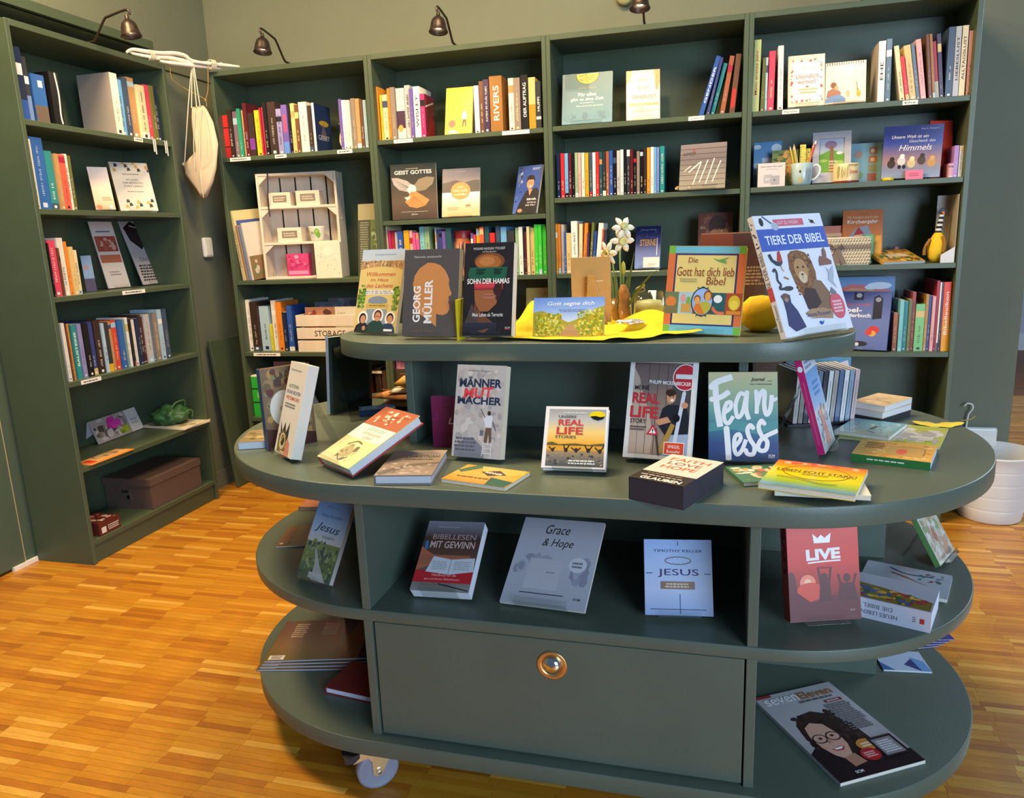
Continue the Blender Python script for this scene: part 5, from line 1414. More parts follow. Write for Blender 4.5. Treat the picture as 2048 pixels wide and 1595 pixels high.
show('M4', 'Thick paperback titled Bibellesen mit Gewinn with an open Bible photo', '5c4238', [
    ('g', 0, 0.0, 1, 1, ['8a8886', '6a5a52', '5c4238', '4a3630', '8a8a98']), ('r', 0, 0.115, 1, 0.28, 'b82830'), ('p', [(0, 0.28), (0.0, 0.62), (0.12, 0.55), (0.26, 0.5), (0.2, 0.34)], 'b0634a'), ('r', 0.0, 0.36, 0.9, 0.5, 'a06048'), ('p', [(0.18, 0.26), (0.26, 0.48), (0.58, 0.44), (0.98, 0.47), (1, 0.28), (0.6, 0.23)], 'c8ccd4'), ('s', [(0.58, 0.24), (0.58, 0.44)], 0.015, '9aa0a8'), ('b', 0.26, 0.29, 0.54, 0.42, 5, 'a4a8b0'), ('b', 0.64, 0.29, 0.94, 0.42, 5, 'a4a8b0'), ('s', [(0.07, 0.68), (0.09, 0.58)], 0.05, '3a78b0'),
    ('t', 'BIBELLESEN', 0.53, 0.765, 0.76, 0.075, 'b89a90', 0, 0.0), ('t', 'MIT GEWINN', 0.53, 0.65, 0.78, 0.10, 'd8b4ac', 0, 0.01), ('t', 'Handbuch für die', 0.52, 0.22, 0.42, 0.035, 'e8b4b0'), ('t', 'persönliche Bibellesen', 0.5, 0.16, 0.6, 0.035, 'e8b4b0'), ('b', 0.2, 0.90, 0.6, 0.92, 1, 'a8a4ac'), ('s', [(0.45, 0.10), (0.98, 0.02)], 0.02, '2a2a30')], pages='e4e4ee')
show('M5', 'Grey foil-wrapped pack titled Grace and Hope lying tilted, middle tier', 'b4b2be', [
    ('g', 0, 0, 1, 1, ['a8a8b4', 'b8b8c2', 'b0aeba']), ('n', 0.02, 0.3, 0.5, 0.62, 14, 0.08, ['a0a0ae', '94949f', 'aaaab6']), ('n', 0.7, 0.2, 0.98, 0.62, 16, 0.07, ['9a9aac', '8e8ea0', 'a8a8b8']), ('r', 0.22, 0.18, 0.62, 0.52, 'bcbac2'), ('e', 0.80, 0.48, 0.105, 0.085, 'd0d0d8'), ('b', 0.73, 0.44, 0.87, 0.52, 2, '70707c'),
    ('t', 'Grace', 0.46, 0.87, 0.30, 0.11, '26242a', 0, 0.0, 0.3), ('t', '& Hope', 0.50, 0.70, 0.38, 0.12, '26242a', 0, 0.0, 0.3), ('t', 'SCM', 0.88, 0.11, 0.08, 0.025, '38363e', 0, 0.02), ('r', 0.2, 0.125, 0.72, 0.135, '38404e'), ('t', 'Jesus', 0.50, 0.37, 0.10, 0.025, '5a5a62')], gloss=True, name='gift_pack', cat='book')
show('M6', 'Pale blue paperback titled Jesus by Timothy Keller with thorn crown', '9aa8c8', [
    ('g', 0, 0, 1, 1, ['8496c0', 'a8b4d0', '9cb0d4', '86a4d4']), ('s', [(0.5, 0.98), (0.5, 0.92)], 0.014, '2c4a78'), ('s', [(0.52, 0.28), (0.52, 0.02)], 0.014, '2c4a78'), ('s', [(0.02, 0.55), (0.12, 0.555)], 0.014, '2c4a78'), ('s', [(0.88, 0.55), (0.98, 0.55)], 0.014, '2c4a78'), ('r', 0.08, 0.075, 0.9, 0.085, '1c2a4a'),
    *[('s', [(0.5 + 0.19 * cos(i * pi / 8), 0.72 + 0.045 * sin(i * pi / 8)), (0.5 + 0.19 * cos((i + .6) * pi / 8), 0.72 + 0.052 * sin((i + .6) * pi / 8)), (0.5 + 0.19 * cos((i + 1.2) * pi / 8), 0.72 + 0.045 * sin((i + 1.2) * pi / 8))], 0.014, '5c5a58') for i in range(16)],
    ('t', 'TIMOTHY KELLER', 0.5, 0.85, 0.72, 0.035, '3a4a70'), ('t', 'JESUS', 0.5, 0.555, 0.60, 0.11, '34285a', 0, 0.0), ('r', 0.24, 0.345, 0.74, 0.445, '7a6048'), ('b', 0.3, 0.36, 0.68, 0.43, 2, 'c8b49c')], pages='dfe2f0')
F['M7'] = F['M7'][:6] + (0.190,) + F['M7'][7:]
show('M7', 'Red LIVE bible with crown and sunset silhouettes, right on middle tier', 'c8483c', [
    ('g', 0, 0, 1, 1, ['6a2c26', '7a2e26', 'a8382a', 'd03c2c', 'd03c2c', 'd03e30']), ('e', 0.27, 0.40, 0.11, 0.08, 'f08a6a'), ('e', 0.27, 0.40, 0.05, 0.036, 'f8c4a0'), ('e', 0.30, 0.30, 0.2, 0.1, 'd8503c'), ('p', [(0.0, 0.0), (0.0, 0.5), (0.06, 0.52), (0.10, 0.46), (0.12, 0.3), (0.3, 0.2), (0.6, 0.26), (1, 0.22), (1, 0)], '6a302c'),
    ('e', 0.50, 0.44, 0.055, 0.05, '5c2c28'), ('p', [(0.42, 0.2), (0.44, 0.40), (0.58, 0.40), (0.6, 0.2)], '5c2c28'), ('s', [(0.45, 0.40), (0.42, 0.55)], 0.03, '5c2c28'), ('s', [(0.57, 0.40), (0.6, 0.55)], 0.03, '5c2c28'), ('e', 0.82, 0.43, 0.05, 0.045, '5c2c28'), ('p', [(0.68, 0.2), (0.72, 0.38), (0.92, 0.38), (0.97, 0.2)], '5c2c28'), ('s', [(0.73, 0.37), (0.7, 0.47)], 0.03, '5c2c28'), ('s', [(0.91, 0.37), (0.95, 0.47)], 0.03, '5c2c28'),
    ('p', [(0.38, 0.80), (0.36, 0.90), (0.43, 0.85), (0.48, 0.885), (0.53, 0.85), (0.62, 0.90), (0.60, 0.80)], 'f0ece8'), ('t', 'LIVE', 0.50, 0.685, 0.48, 0.115, 'f0ece8', 2, 0.05), ('s', [(0.28, 0.60), (0.5, 0.61), (0.74, 0.615)], 0.02, 'f0ece8'), ('b', 0.4, 0.53, 0.62, 0.56, 1, '8a302c'), ('t', 'SCM', 0.88, 0.10, 0.06, 0.02, 'd8c0b8')], hard=False, spine='a03028', z0=0.4513,
     spine_art=[('t', 'LIVE', 0.5, 0.72, 3.0, 0.07, '5a1c1c', 90, 0.03)])
_x, _y, _z, _psi, _tau, _w, _h, _t = F['M8'][:8]
_b = book('book', frame(_x, _y, _z + 0.0003, _psi, _tau), _w, _h, _t, 'b4b6c4', 'Thick Neues Leben Die Bibel lying on its back, middle tier right', art=[('g', 0, 0, 1, 1, ['b0b2c0', 'b8bac8']), ('p', [(0, 0.02), (0, 0.62), (0.35, 0.56), (0.75, 0.44), (0.98, 0.36), (0.98, 0.02)], '7a6a34'), ('n', 0, 0.03, 0.95, 0.5, 70, 0.05, ['a83a3c', '6a7a34', 'c8a030', '4a5a8a', '8a3a50', 'd8b450', '3a5a3c'])], gloss=True, pages='d0d0da')
g_ = MB(); g_.box((0, 0, -0.0008), (_w, _t, -0.0002), C('b8bac8')); g_.build('spine_cover', GLOSSY, _b)
q, ml = MB(), MB()
draw(q, ml, [('t', 'DIE BIBEL', 0.40, 0.68, 0.34, 0.20, '5a5c6c', 180), ('t', 'NEUES LEBEN', 0.42, 0.34, 0.42, 0.20, '5a5c6c', 180), ('r', 0.88, 0.35, 0.93, 0.60, 'b03030'), ('b', 0.80, 0.35, 0.84, 0.65, 3, '7a7c8c')], _w, _t, lambda X, Y, l: (X, _t - Y, -0.0009 - l * 0.0001), random.Random(2))
q.build('spine_picture', PRINT, _b); ml.build('spine_lettering', INK, _b)
show('M9', 'Flat grey book with bird artwork under the Neues Leben bible', 'b0b2c0', [('g', 0, 0, 1, 1, ['aab0bc', 'b8bcc8']), ('s', [(0.3, 0.85), (0.5, 0.7), (0.8, 0.75)], 0.04, '3a5a7c'), ('p', [(0.3, 0.7), (0.5, 0.6), (0.7, 0.4), (0.8, 0.36), (0.55, 0.5), (0.34, 0.62)], '8a5a4a'), ('n', 0.6, 0.5, 0.95, 0.9, 16, 0.03, ['9a3a4a', '4a6a54', '5a7a9a'])], st=False, gloss=True)
show('M10', 'Children\'s book with green patterned spine in stand, middle tier right', 'c8c0b0', [('n', 0, 0, 1, 1, 90, 0.09, ['c4b49c', 'd8d0c4', 'a89880', 'b8a890', '8aa070', 'c89a80']), ('p', [(0.3, 0.5), (0.45, 0.75), (0.55, 0.5), (0.45, 0.35)], 'b07a6a')], hard=True, spine='5a8a4c', gloss=True)
flatbook(1.20, -1.655, 0.4513, radians(17), 0.15, 0.14, 0.004, '8a7250', 'Tan flyer lying flat behind the Jesus begegnen paperback', [('r', 0, 0, 0.22, 1, '7a5434'), ('n', 0.02, 0.05, 0.3, 0.2, 5, 0.03, ['3a3430', 'c8c0b4'])], name='flyer', cat='flyer')
flatbook(1.115, -1.395, 0.4513, radians(8), 0.13, 0.10, 0.012, 'b07050', 'Terracotta book on middle tier behind the Jesus begegnen paperback', (), pages='c8b8a8')

# ---- bottom tier
_x, _y, _z, _psi, _tau, _w, _h, _t = F['D1'][:8]
MG = [('g', 0, 0, 1, 1, ['6a5a2c', '7a5a38', '6a4430', '5c3c30']), ('p', [(0.62, 0), (0.66, 0.5), (0.75, 1), (0.88, 1), (0.85, 0)], '8a5434'), ('r', 0.84, 0, 1, 1, '3a2a2c'), ('b', 0.86, 0.3, 0.98, 0.9, 9, '8a7a2c'), ('b', 0.12, 0.55, 0.26, 0.92, 7, 'b0987c'), ('b', 0.4, 0.6, 0.55, 0.92, 6, 'b0987c'), ('r', 0.03, 0.02, 0.17, 0.12, 'd8d0c4'), ('b', 0.05, 0.03, 0.15, 0.11, 4, '4a4440')]
for i in range(4):
    flatbook(_x - 0.004 * (3 - i) + 0.006, _y - 0.006 * (3 - i) + 0.006, 0.15 + 0.0052 * i, _psi + 0.012 * (i - 3), 0.29, 0.205, 0.0048, '6a4a34',
             ['bottom', 'second from bottom', 'third from bottom', 'topmost'][i].capitalize() + ' brown magazine of the pile at the bottom tier\'s left end', MG, group='pile of brown magazines', name='magazine', cat='magazine', gloss=True, pages='b4b8c8')
show('D2', 'Dark red hardcover with ring emblem lying on bottom tier, left', '7a2428', [*[('s', [(0.86 + 0.14 * cos(i * pi / 6), 0.42 + 0.16 * sin(i * pi / 6)), (0.86 + 0.14 * cos((i + .5) * pi / 6), 0.42 + 0.16 * sin((i + .5) * pi / 6)), (0.86 + 0.14 * cos((i + 1) * pi / 6), 0.42 + 0.16 * sin((i + 1) * pi / 6))], 0.02, 'a89a98') for i in range(12)], ('t', 'J.', 0.87, 0.42, 0.07, 0.14, 'a89a98')], st=False, hard=True, pages='d0d4e4')
show('D3', 'Grey Seven Eleven magazine with a laughing woman in glasses, bottom tier', 'b4b0b4', [
    ('g', 0, 0, 1, 1, ['8a8688', 'b0acb0', 'b8b4b8']), ('r', 0, 0, 1, 0.14, '241f22'), ('p', [(0, 0), (0, 0.3), (0.12, 0.36), (0.5, 0.3), (0.66, 0.24), (0.72, 0)], '2a2024'),
    ('p', [(0.16, 0.30), (0.10, 0.44), (0.14, 0.60), (0.26, 0.70), (0.44, 0.72), (0.62, 0.64), (0.72, 0.48), (0.74, 0.32), (0.66, 0.2), (0.5, 0.14)], '33221f'), ('n', 0.08, 0.3, 0.74, 0.72, 60, 0.04, ['33221f', '402c28', '281a18']),
    ('p', [(0.16, 0.46), (0.20, 0.56), (0.30, 0.60), (0.42, 0.56), (0.47, 0.44), (0.46, 0.32), (0.40, 0.22), (0.30, 0.18), (0.22, 0.24), (0.17, 0.34)], 'd0a08c'), ('p', [(0.28, 0.2), (0.42, 0.22), (0.46, 0.12), (0.3, 0.10)], 'b08068'), ('p', [(0.25, 0.30), (0.36, 0.315), (0.40, 0.30), (0.36, 0.27), (0.28, 0.275)], 'a8323c'), ('p', [(0.27, 0.30), (0.36, 0.308), (0.38, 0.298), (0.35, 0.284), (0.29, 0.286)], 'f4eeea'),
    *[('s', [(cx_ + 0.075 * cos(i * pi / 4), 0.42 + 0.045 * sin(i * pi / 4)), (cx_ + 0.075 * cos((i + .5) * pi / 4), 0.42 + 0.045 * sin((i + .5) * pi / 4)), (cx_ + 0.075 * cos((i + 1) * pi / 4), 0.42 + 0.045 * sin((i + 1) * pi / 4))], 0.012, '2a2a3a') for cx_ in (0.24, 0.40) for i in range(8)], ('e', 0.245, 0.42, 0.02, 0.01, '3a2420'), ('e', 0.39, 0.425, 0.02, 0.01, '3a2420'), ('p', [(0.30, 0.41), (0.33, 0.36), (0.29, 0.355)], 'b8806a'),
    ('t', 'seven', 0.27, 0.905, 0.42, 0.075, 'e8e6e8', 0, 0.02), ('t', 'Eleven', 0.70, 0.905, 0.42, 0.085, '9a6a34', 0, 0.02), ('b', 0.4, 0.82, 0.92, 0.85, 1, '5a5458'), ('r', 0.0, 0.965, 0.2, 0.995, '9a2c34'), ('r', 0.70, 0.765, 0.92, 0.795, '8a2c30'), ('b', 0.72, 0.77, 0.9, 0.79, 1, 'e0d0d0'), ('b', 0.64, 0.42, 0.95, 0.75, 13, '6a666a'),
    ('e', 0.62, 0.265, 0.105, 0.062, 'c8843c'), ('b', 0.56, 0.24, 0.68, 0.29, 2, 'f0d8b8'), ('e', 0.56, 0.17, 0.105, 0.065, 'b02c30'), ('b', 0.49, 0.14, 0.63, 0.20, 3, 'e8b0ac'), ('r', 0.67, 0.10, 0.96, 0.31, '2a2428'), ('r', 0.70, 0.12, 0.93, 0.29, '8a8488'), ('b', 0.72, 0.14, 0.91, 0.27, 6, 'd8d4d8'), ('t', 'SCM', 0.28, 0.05, 0.09, 0.025, 'e8e4e8', 0, 0.02)], st=False, gloss=True, name='magazine', cat='magazine')
flatbook(2.70, -1.44, 0.15, radians(6), 0.11, 0.09, 0.004, 'b8c8e0', 'White and blue flyer pile at the back of the bottom tier', [('p', [(0, 0), (0.25, 0), (0, 0.4)], '3a6aa8'), ('p', [(0.5, 0.3), (0.8, 0), (0.95, 0.1), (0.7, 0.6)], '2c3a78'), ('p', [(0.8, 0), (1, 0), (0.95, 0.5), (0.7, 0.7)], '6a9ad0')], name='flyer', cat='flyer')
for i in range(4):
    flatbook(2.775 + 0.012 * i, -1.33 + 0.012 * i, 0.15 + 0.0032 * i, radians(22 - 3 * i), 0.09, 0.12, 0.003, '3a3a8a', ['Lowest', 'Second lowest', 'Second highest', 'Topmost'][i] + ' dark blue booklet of the fanned pile on the bottom tier', (), name='booklet', cat='booklet', group='fanned dark blue booklets')

# ---- face-out books on the shelves
show('B2f1', 'Bright yellow book with standing man, top shelf under the lamp', 'e8cc18', [
    ('b', 0.2, 0.93, 0.8, 0.95, 1, 'c8a818'), ('t', 'Ein Engel namens', 0.48, 0.70, 0.7, 0.05, '8a7a20', 3, 0.0, 0.2), ('b', 0.12, 0.46, 0.7, 0.56, 3, 'b89a18'), ('e', 0.26, 0.22, 0.14, 0.085, 'e0583c'), ('s', [(0.38, 0.21), (0.66, 0.155)], 0.02, '9a7a30'), ('p', [(0.63, 0.14), (0.66, 0.30), (0.78, 0.30), (0.80, 0.14), (0.76, 0.14), (0.72, 0.26), (0.68, 0.14)], '4a3020'), ('p', [(0.62, 0.30), (0.62, 0.42), (0.68, 0.48), (0.78, 0.46), (0.82, 0.32)], 'd8d4c4'), ('e', 0.72, 0.51, 0.035, 0.025, 'c08a60'), ('s', [(0.1, 0.075), (0.7, 0.085)], 0.008, '6a5a14')], z0=1.662)
show('B2f2', 'Grey Geist Gottes book with a white dove, leaning at shelf left', '5a4f48', [
    ('g', 0, 0, 1, 1, ['54463c', '6a5a4c', '4c4a44', '3f423c']), ('p', [(0.5, 0.6), (0.36, 0.70), (0.15, 0.76), (0.02, 0.76), (0.06, 0.64), (0.18, 0.54), (0.36, 0.5), (0.5, 0.52)], 'b4aaa4'), ('p', [(0.5, 0.6), (0.62, 0.72), (0.8, 0.76), (0.97, 0.74), (0.92, 0.62), (0.76, 0.52), (0.58, 0.5)], '94846e'), ('e', 0.46, 0.54, 0.1, 0.09, 'e0dcda'), ('p', [(0.44, 0.5), (0.56, 0.5), (0.70, 0.42), (0.84, 0.34), (0.74, 0.24), (0.56, 0.20), (0.4, 0.23), (0.30, 0.32)], 'd8925a'), ('p', [(0.28, 0.40), (0.44, 0.42), (0.36, 0.34)], 'd8d4d0'), *[('s', [(0.5, 0.42), (0.36 + 0.08 * i, 0.23)], 0.008, 'b8703c') for i in range(6)], *[('s', [(0.4, 0.58), (0.06 + 0.05 * i, 0.74 - 0.05 * i)], 0.006, '8a827c') for i in range(5)],
    ('t', 'GEIST GOTTES', 0.5, 0.85, 0.82, 0.07, 'ece8e2', 0, 0.02), ('b', 0.34, 0.905, 0.66, 0.925, 1, 'b8b0a4'), ('r', 0.2, 0.135, 0.8, 0.14, 'd8d0c4'), ('t', 'Jesus', 0.5, 0.09, 0.14, 0.035, 'e0dcd4')], z0=1.31, gloss=True)
show('B2f3', 'Desert book with orange circle and camel, middle of shelf', 'd8b48c', [
    ('g', 0, 0.5, 1, 1, ['6a5c58', '8a7a78', '6a6474', '7a7484']), ('p', [(0, 0.5), (0, 0.70), (0.2, 0.73), (0.35, 0.76), (0.6, 0.70), (0.85, 0.75), (1, 0.74), (1, 0.5)], '4a4244'), ('g', 0, 0, 1, 0.5, ['d8aa7c', 'd8b08c', 'e0cabc', 'e6e0dc']), ('e', 0.49, 0.53, 0.26, 0.185, 'd88a48'), ('t', 'UND', 0.49, 0.61, 0.14, 0.035, 'f0dcc4'), ('t', 'DAS LAND', 0.49, 0.535, 0.36, 0.05, 'f0dcc4'), ('t', 'verheißen', 0.49, 0.46, 0.34, 0.05, 'f0dcc4', 0, 0.01, 0.3), ('p', [(0.62, 0.23), (0.68, 0.24), (0.72, 0.25), (0.76, 0.22), (0.76, 0.17), (0.74, 0.2), (0.68, 0.2), (0.67, 0.17)], '9a6a4c'), ('b', 0.14, 0.12, 0.44, 0.2, 2, 'b08a60'), ('b', 0.35, 0.93, 0.65, 0.95, 1, 'a8a0a8')], z0=1.31)
show('B2f4', 'Blue Israel book with dark-haired man, right end of shelf', '2f4a9a', [
    ('g', 0, 0, 1, 1, ['4a6ac0', '2f4a9a', '34509c']), ('n', 0.0, 0.15, 0.3, 1.0, 16, 0.06, ['8a96b4', '1c2a5c', '5a6a9a']), ('p', [(0.12, 0.0), (0.22, 0.2), (0.45, 0.46), (0.6, 0.50), (0.9, 0.52), (1, 0.45), (1, 0), (0.4, 0)], '26242c'), ('p', [(0.55, 0.5), (0.62, 0.36), (0.72, 0.5)], 'c88a70'), ('e', 0.6, 0.62, 0.15, 0.115, 'c08a6c'), ('p', [(0.44, 0.64), (0.44, 0.76), (0.55, 0.80), (0.70, 0.79), (0.77, 0.72), (0.76, 0.62), (0.72, 0.70), (0.5, 0.70)], '241c1e'), ('e', 0.61, 0.56, 0.05, 0.015, 'f0e4dc'), ('e', 0.55, 0.635, 0.018, 0.008, '241c1c'), ('e', 0.66, 0.635, 0.018, 0.008, '241c1c'), ('e', 0.3, 0.06, 0.1, 0.04, 'c88a70'), ('t', 'ISRAEL', 0.74, 0.29, 0.4, 0.04, 'ece8e4', 0, 0.02), ('t', 'MITTEN IN', 0.75, 0.22, 0.36, 0.03, 'ece8e4'), ('t', 'DER WELT', 0.72, 0.165, 0.42, 0.03, 'ece8e4'), ('b', 0.6, 0.9, 0.95, 0.95, 2, 'a8b4dc')], z0=1.31)
show('B3f1', 'Square teal book titled Für alles gibt es eine Zeit, top shelf', '48707e', [
    ('g', 0, 0, 1, 1, ['5a8496', '48707e', '44646c']), ('e', 0.5, 0.97, 0.235, 0.20, '3a3a20'), ('e', 0.5, 0.97, 0.22, 0.185, 'd8b430'), ('n', 0.33, 0.82, 0.68, 0.985, 34, 0.018, ['8a7420', 'a88a20']), ('r', 0, 0.985, 1, 1, '48707e'), ('t', 'Christian Heidrich', 0.5, 0.705, 0.36, 0.032, 'b89858'), ('t', 'Für alles', 0.5, 0.575, 0.36, 0.07, 'e8e4da', 0, 0.01), ('t', 'gibt es eine Zeit', 0.5, 0.475, 0.66, 0.075, 'e8e4da', 0, 0.01), ('b', 0.35, 0.40, 0.66, 0.42, 1, 'b4c0c4'), ('t', 'Persönliche Journal', 0.55, 0.345, 0.52, 0.035, 'd8d8d4'), ('n', 0, 0.05, 1, 0.25, 20, 0.07, ['4e7a8c', '527e90', '446a7c']), ('r', 0.1, 0.055, 0.58, 0.06, '2c3c44')], hard=True, z0=1.663)
show('B3f2', 'Cream Noch nicht verheiratet book lit brightly by the lamp', 'e8d4b4', [
    ('g', 0, 0, 1, 1, ['ecd8c0', 'ecdcc0', 'e8d0a8']), ('p', [(0, 0.72), (0, 1), (0.18, 1), (0.12, 0.8)], 'd08a5c'), ('p', [(0.82, 1), (0.84, 0.85), (0.87, 0.6), (0.92, 0.58), (1, 0.72), (1, 1)], 'd08a5c'), ('p', [(0.88, 0.9), (0.88, 0.62), (0.92, 0.6), (0.96, 0.9)], 'b87a54'), ('r', 0.05, 0.28, 0.95, 0.34, 'e0a080'), ('n', 0, 0.05, 1, 0.3, 14, 0.1, ['e8c4b8', 'ecd0c4', 'd8b8b0']),
    ('t', 'NOCH', 0.5, 0.80, 0.28, 0.07, '8a5a44'), ('t', 'NICHT', 0.5, 0.635, 0.34, 0.07, '8a5a44'), ('t', 'VERHEIRATET', 0.52, 0.46, 0.74, 0.075, '8a5a44'), ('t', 'MARSHALL SEGAL', 0.5, 0.17, 0.56, 0.035, '9a7a6c')], z0=1.663)
show('B3f3', 'Silver striped record sleeve with cellophane glare, second shelf', '8a827c', [
    ('g', 0, 0, 1, 1, ['9a9080', '8e867c', '746a6c', '847a7c']), *[('r', 0, 0.08 + 0.115 * i, 1, 0.09 + 0.115 * i, '4a4044') for i in range(8)], ('t', 'sovie', 0.2, 0.80, 0.28, 0.075, '241f20', 6, 0.01, 0.3), ('e', 0.3, 0.865, 0.02, 0.018, 'c83028'), ('b', 0.2, 0.735, 0.34, 0.75, 1, '3a3436'), ('b', 0.5, 0.06, 0.88, 0.09, 1, '5a5254'),
    *[('s', [(0.3 + 0.14 * i, 0.1 + 0.04 * (i % 2)), (0.47 + 0.14 * i, 0.6 + 0.03 * (i % 3))], 0.022, 'e0dcd6') for i in range(4)], ('s', [(0.2, 0.38), (0.46, 0.60)], 0.03, 'dcd8d2'), ('s', [(0.1, 0.4), (0.24, 0.52)], 0.02, 'd4d0ca')], gloss=True, z0=1.372, name='record_sleeve', cat='record')  # pale strokes paint the cellophane glare into the sleeve colour
show('B3f4', 'Night blue Sterne book with white tag, third shelf by daffodils', '2a3068', [
    ('g', 0, 0, 1, 1, ['5a78b8', '40549a', '2c3470', '20244c']), ('n', 0.05, 0.65, 0.95, 0.9, 16, 0.02, ['8a90b8', '6a70a0']), ('t', 'Thomas Häring', 0.5, 0.91, 0.62, 0.045, 'a0a8c8'), ('t', 'STERNE', 0.5, 0.61, 0.64, 0.15, 'd09a40', 0, 0.02), ('r', 0.84, 0.3, 0.87, 0.72, 'c8ccd8'), ('r', 0.34, 0.02, 0.97, 0.26, 'd0cac4'), ('t', 'Sterne', 0.68, 0.10, 0.3, 0.05, '6a6664', 0, 0.0, 0.4)], z0=1.053)
show('B3f5', 'Brown photo book standing behind the Gott hat dich lieb Bibel', '6a3c2c', [('n', 0, 0.3, 1, 1, 50, 0.14, ['6a3c2c', '8a5440', '4a2620', '7a4432', 'a07058']), ('e', 0.55, 0.75, 0.25, 0.2, '4a2a22'), ('n', 0.3, 0.6, 0.9, 0.7, 16, 0.06, ['c89a6a', 'b07a50'])], z0=1.053)
show('B4f1', 'White floral book titled Unendlich wertvoll, top shelf of rightmost bookcase', 'd6d2bc', [
    ('r', 0.1, 0.1, 0.93, 0.9, 'ece0d8'), *[('n', *bx, 9, 0.035, ['c84a4a', 'd87a70', '7a8a5c', 'b8605c']) for bx in ((0.05, 0.84, 0.95, 0.94), (0.05, 0.06, 0.95, 0.16), (0.04, 0.1, 0.16, 0.9), (0.85, 0.1, 0.96, 0.9))], ('t', 'Andi Kreuz', 0.52, 0.74, 0.34, 0.03, 'a8988c'), ('t', 'Unendlich', 0.52, 0.585, 0.62, 0.09, 'c0443c', 0, 0.0, 0.2), ('t', 'wertvoll', 0.51, 0.48, 0.5, 0.085, 'c0443c', 0, 0.0, 0.2), ('e', 0.52, 0.38, 0.04, 0.02, 'c86a50'), ('r', 0.28, 0.31, 0.8, 0.345, 'a8b088'), ('r', 0.32, 0.25, 0.76, 0.285, 'a8b088'), ('r', 0.1, 0.055, 0.85, 0.06, '7a766a')], hard=True, z0=1.661)
_c = show('B4f2', 'White wall calendar with spiral binding and couple photo, top shelf', 'd6c8ba', [
    ('g', 0, 0, 1, 0.86, ['e4d4cc', 'dccfc0', 'd8c8b8']), ('r', 0.17, 0.2, 0.18, 0.86, 'b8a898'), ('r', 0.44, 0.2, 0.45, 0.86, 'b8a898'), ('r', 0.72, 0.2, 0.73, 0.86, 'b8a898'), ('p', [(0, 0.02), (0, 0.12), (0.2, 0.22), (0.36, 0.22), (0.5, 0.12), (0.5, 0.02)], '6a88b4'), ('p', [(0.02, 0.14), (0.06, 0.32), (0.2, 0.38), (0.36, 0.3), (0.4, 0.22), (0.2, 0.2)], '9a6a5c'), ('e', 0.2, 0.45, 0.075, 0.075, '7a4a34'), ('e', 0.27, 0.38, 0.05, 0.05, 'c8946c'), ('e', 0.82, 0.2, 0.055, 0.075, 'd8a040'), ('e', 0.80, 0.29, 0.035, 0.045, 'd8a040'), ('s', [(0.79, 0.3), (0.77, 0.5)], 0.016, '6a4a34'), ('e', 0.56, 0.22, 0.05, 0.09, 'c8a888'), *[('r', 0.03 + 0.059 * i, 0.925, 0.055 + 0.059 * i, 0.995, '4a4640') for i in range(16)], ('r', 0.05, 0.0, 0.95, 0.03, 'd8b89c')], st=True, z0=1.661, name='wall_calendar', cat='calendar')
STN['B4f2'] = 'spiral calendar'
_M, _w, _h, _t = FA['B4f2']
g_ = MB()
for i in range(17):
    x_ = 0.006 + i * (_w - 0.012) / 16
    g_.tube([(x_, 0.006 + 0.0055 * cos(a_ * pi / 5) , _h - 0.004 + 0.0055 * sin(a_ * pi / 5)) for a_ in range(11)], 0.0009, 5)
g_.build('spiral_binding', CHROME, _c)
show('B4f3', 'Large blue Himmels picture book with animals, right on second shelf', '3a4a8a', [
    ('g', 0, 0, 1, 1, ['9aa4b8', '8a8ca0', 'a8807c', '7a6a8a', '3c4a94', '2a3474', '28306c']), ('t', 'Paul L. Menpert', 0.78, 0.925, 0.3, 0.03, 'a8aac8'), ('t', 'Unsere Welt ist ein', 0.45, 0.79, 0.62, 0.06, 'd8d4d4', 0, 0.0, 0.3), ('t', 'Geschenk des', 0.66, 0.705, 0.44, 0.055, 'c8c4cc', 0, 0.0, 0.3), ('t', 'Himmels', 0.55, 0.58, 0.56, 0.11, 'e4e0dc', 0, 0.0, 0.3),
    *[('e', 0.16 + 0.17 * i, 0.28 + 0.05 * (i % 2), 0.07, 0.085, c_) for i, c_ in enumerate(['4a3a30', 'd8d4cc', 'd8c08a', '54402f', 'c8924a'])], *[('e', 0.17 + 0.17 * i, 0.37 + 0.05 * (i % 2), 0.042, 0.045, c_) for i, c_ in enumerate(['3c3028', 'f0ece4', 'e8dca8', '3c3028', 'd8a458'])], ('e', 0.30, 0.22, 0.03, 0.04, '2c2624'), ('e', 0.38, 0.22, 0.03, 0.04, '2c2624')], hard=True, z0=1.373, gloss=True)
F['B4red'] = (3.085, 0.085, 1.3735, radians(20), 0.1, 0.092, 0.218, 0.006)
show('B4red', 'Red folder standing behind the Himmels picture book', 'd03c2c', [('s', [(0.3, 0.1), (0.45, 0.4), (0.4, 0.7)], 0.05, 'b8a070')], z0=1.373, st=False, name='folder', cat='folder')
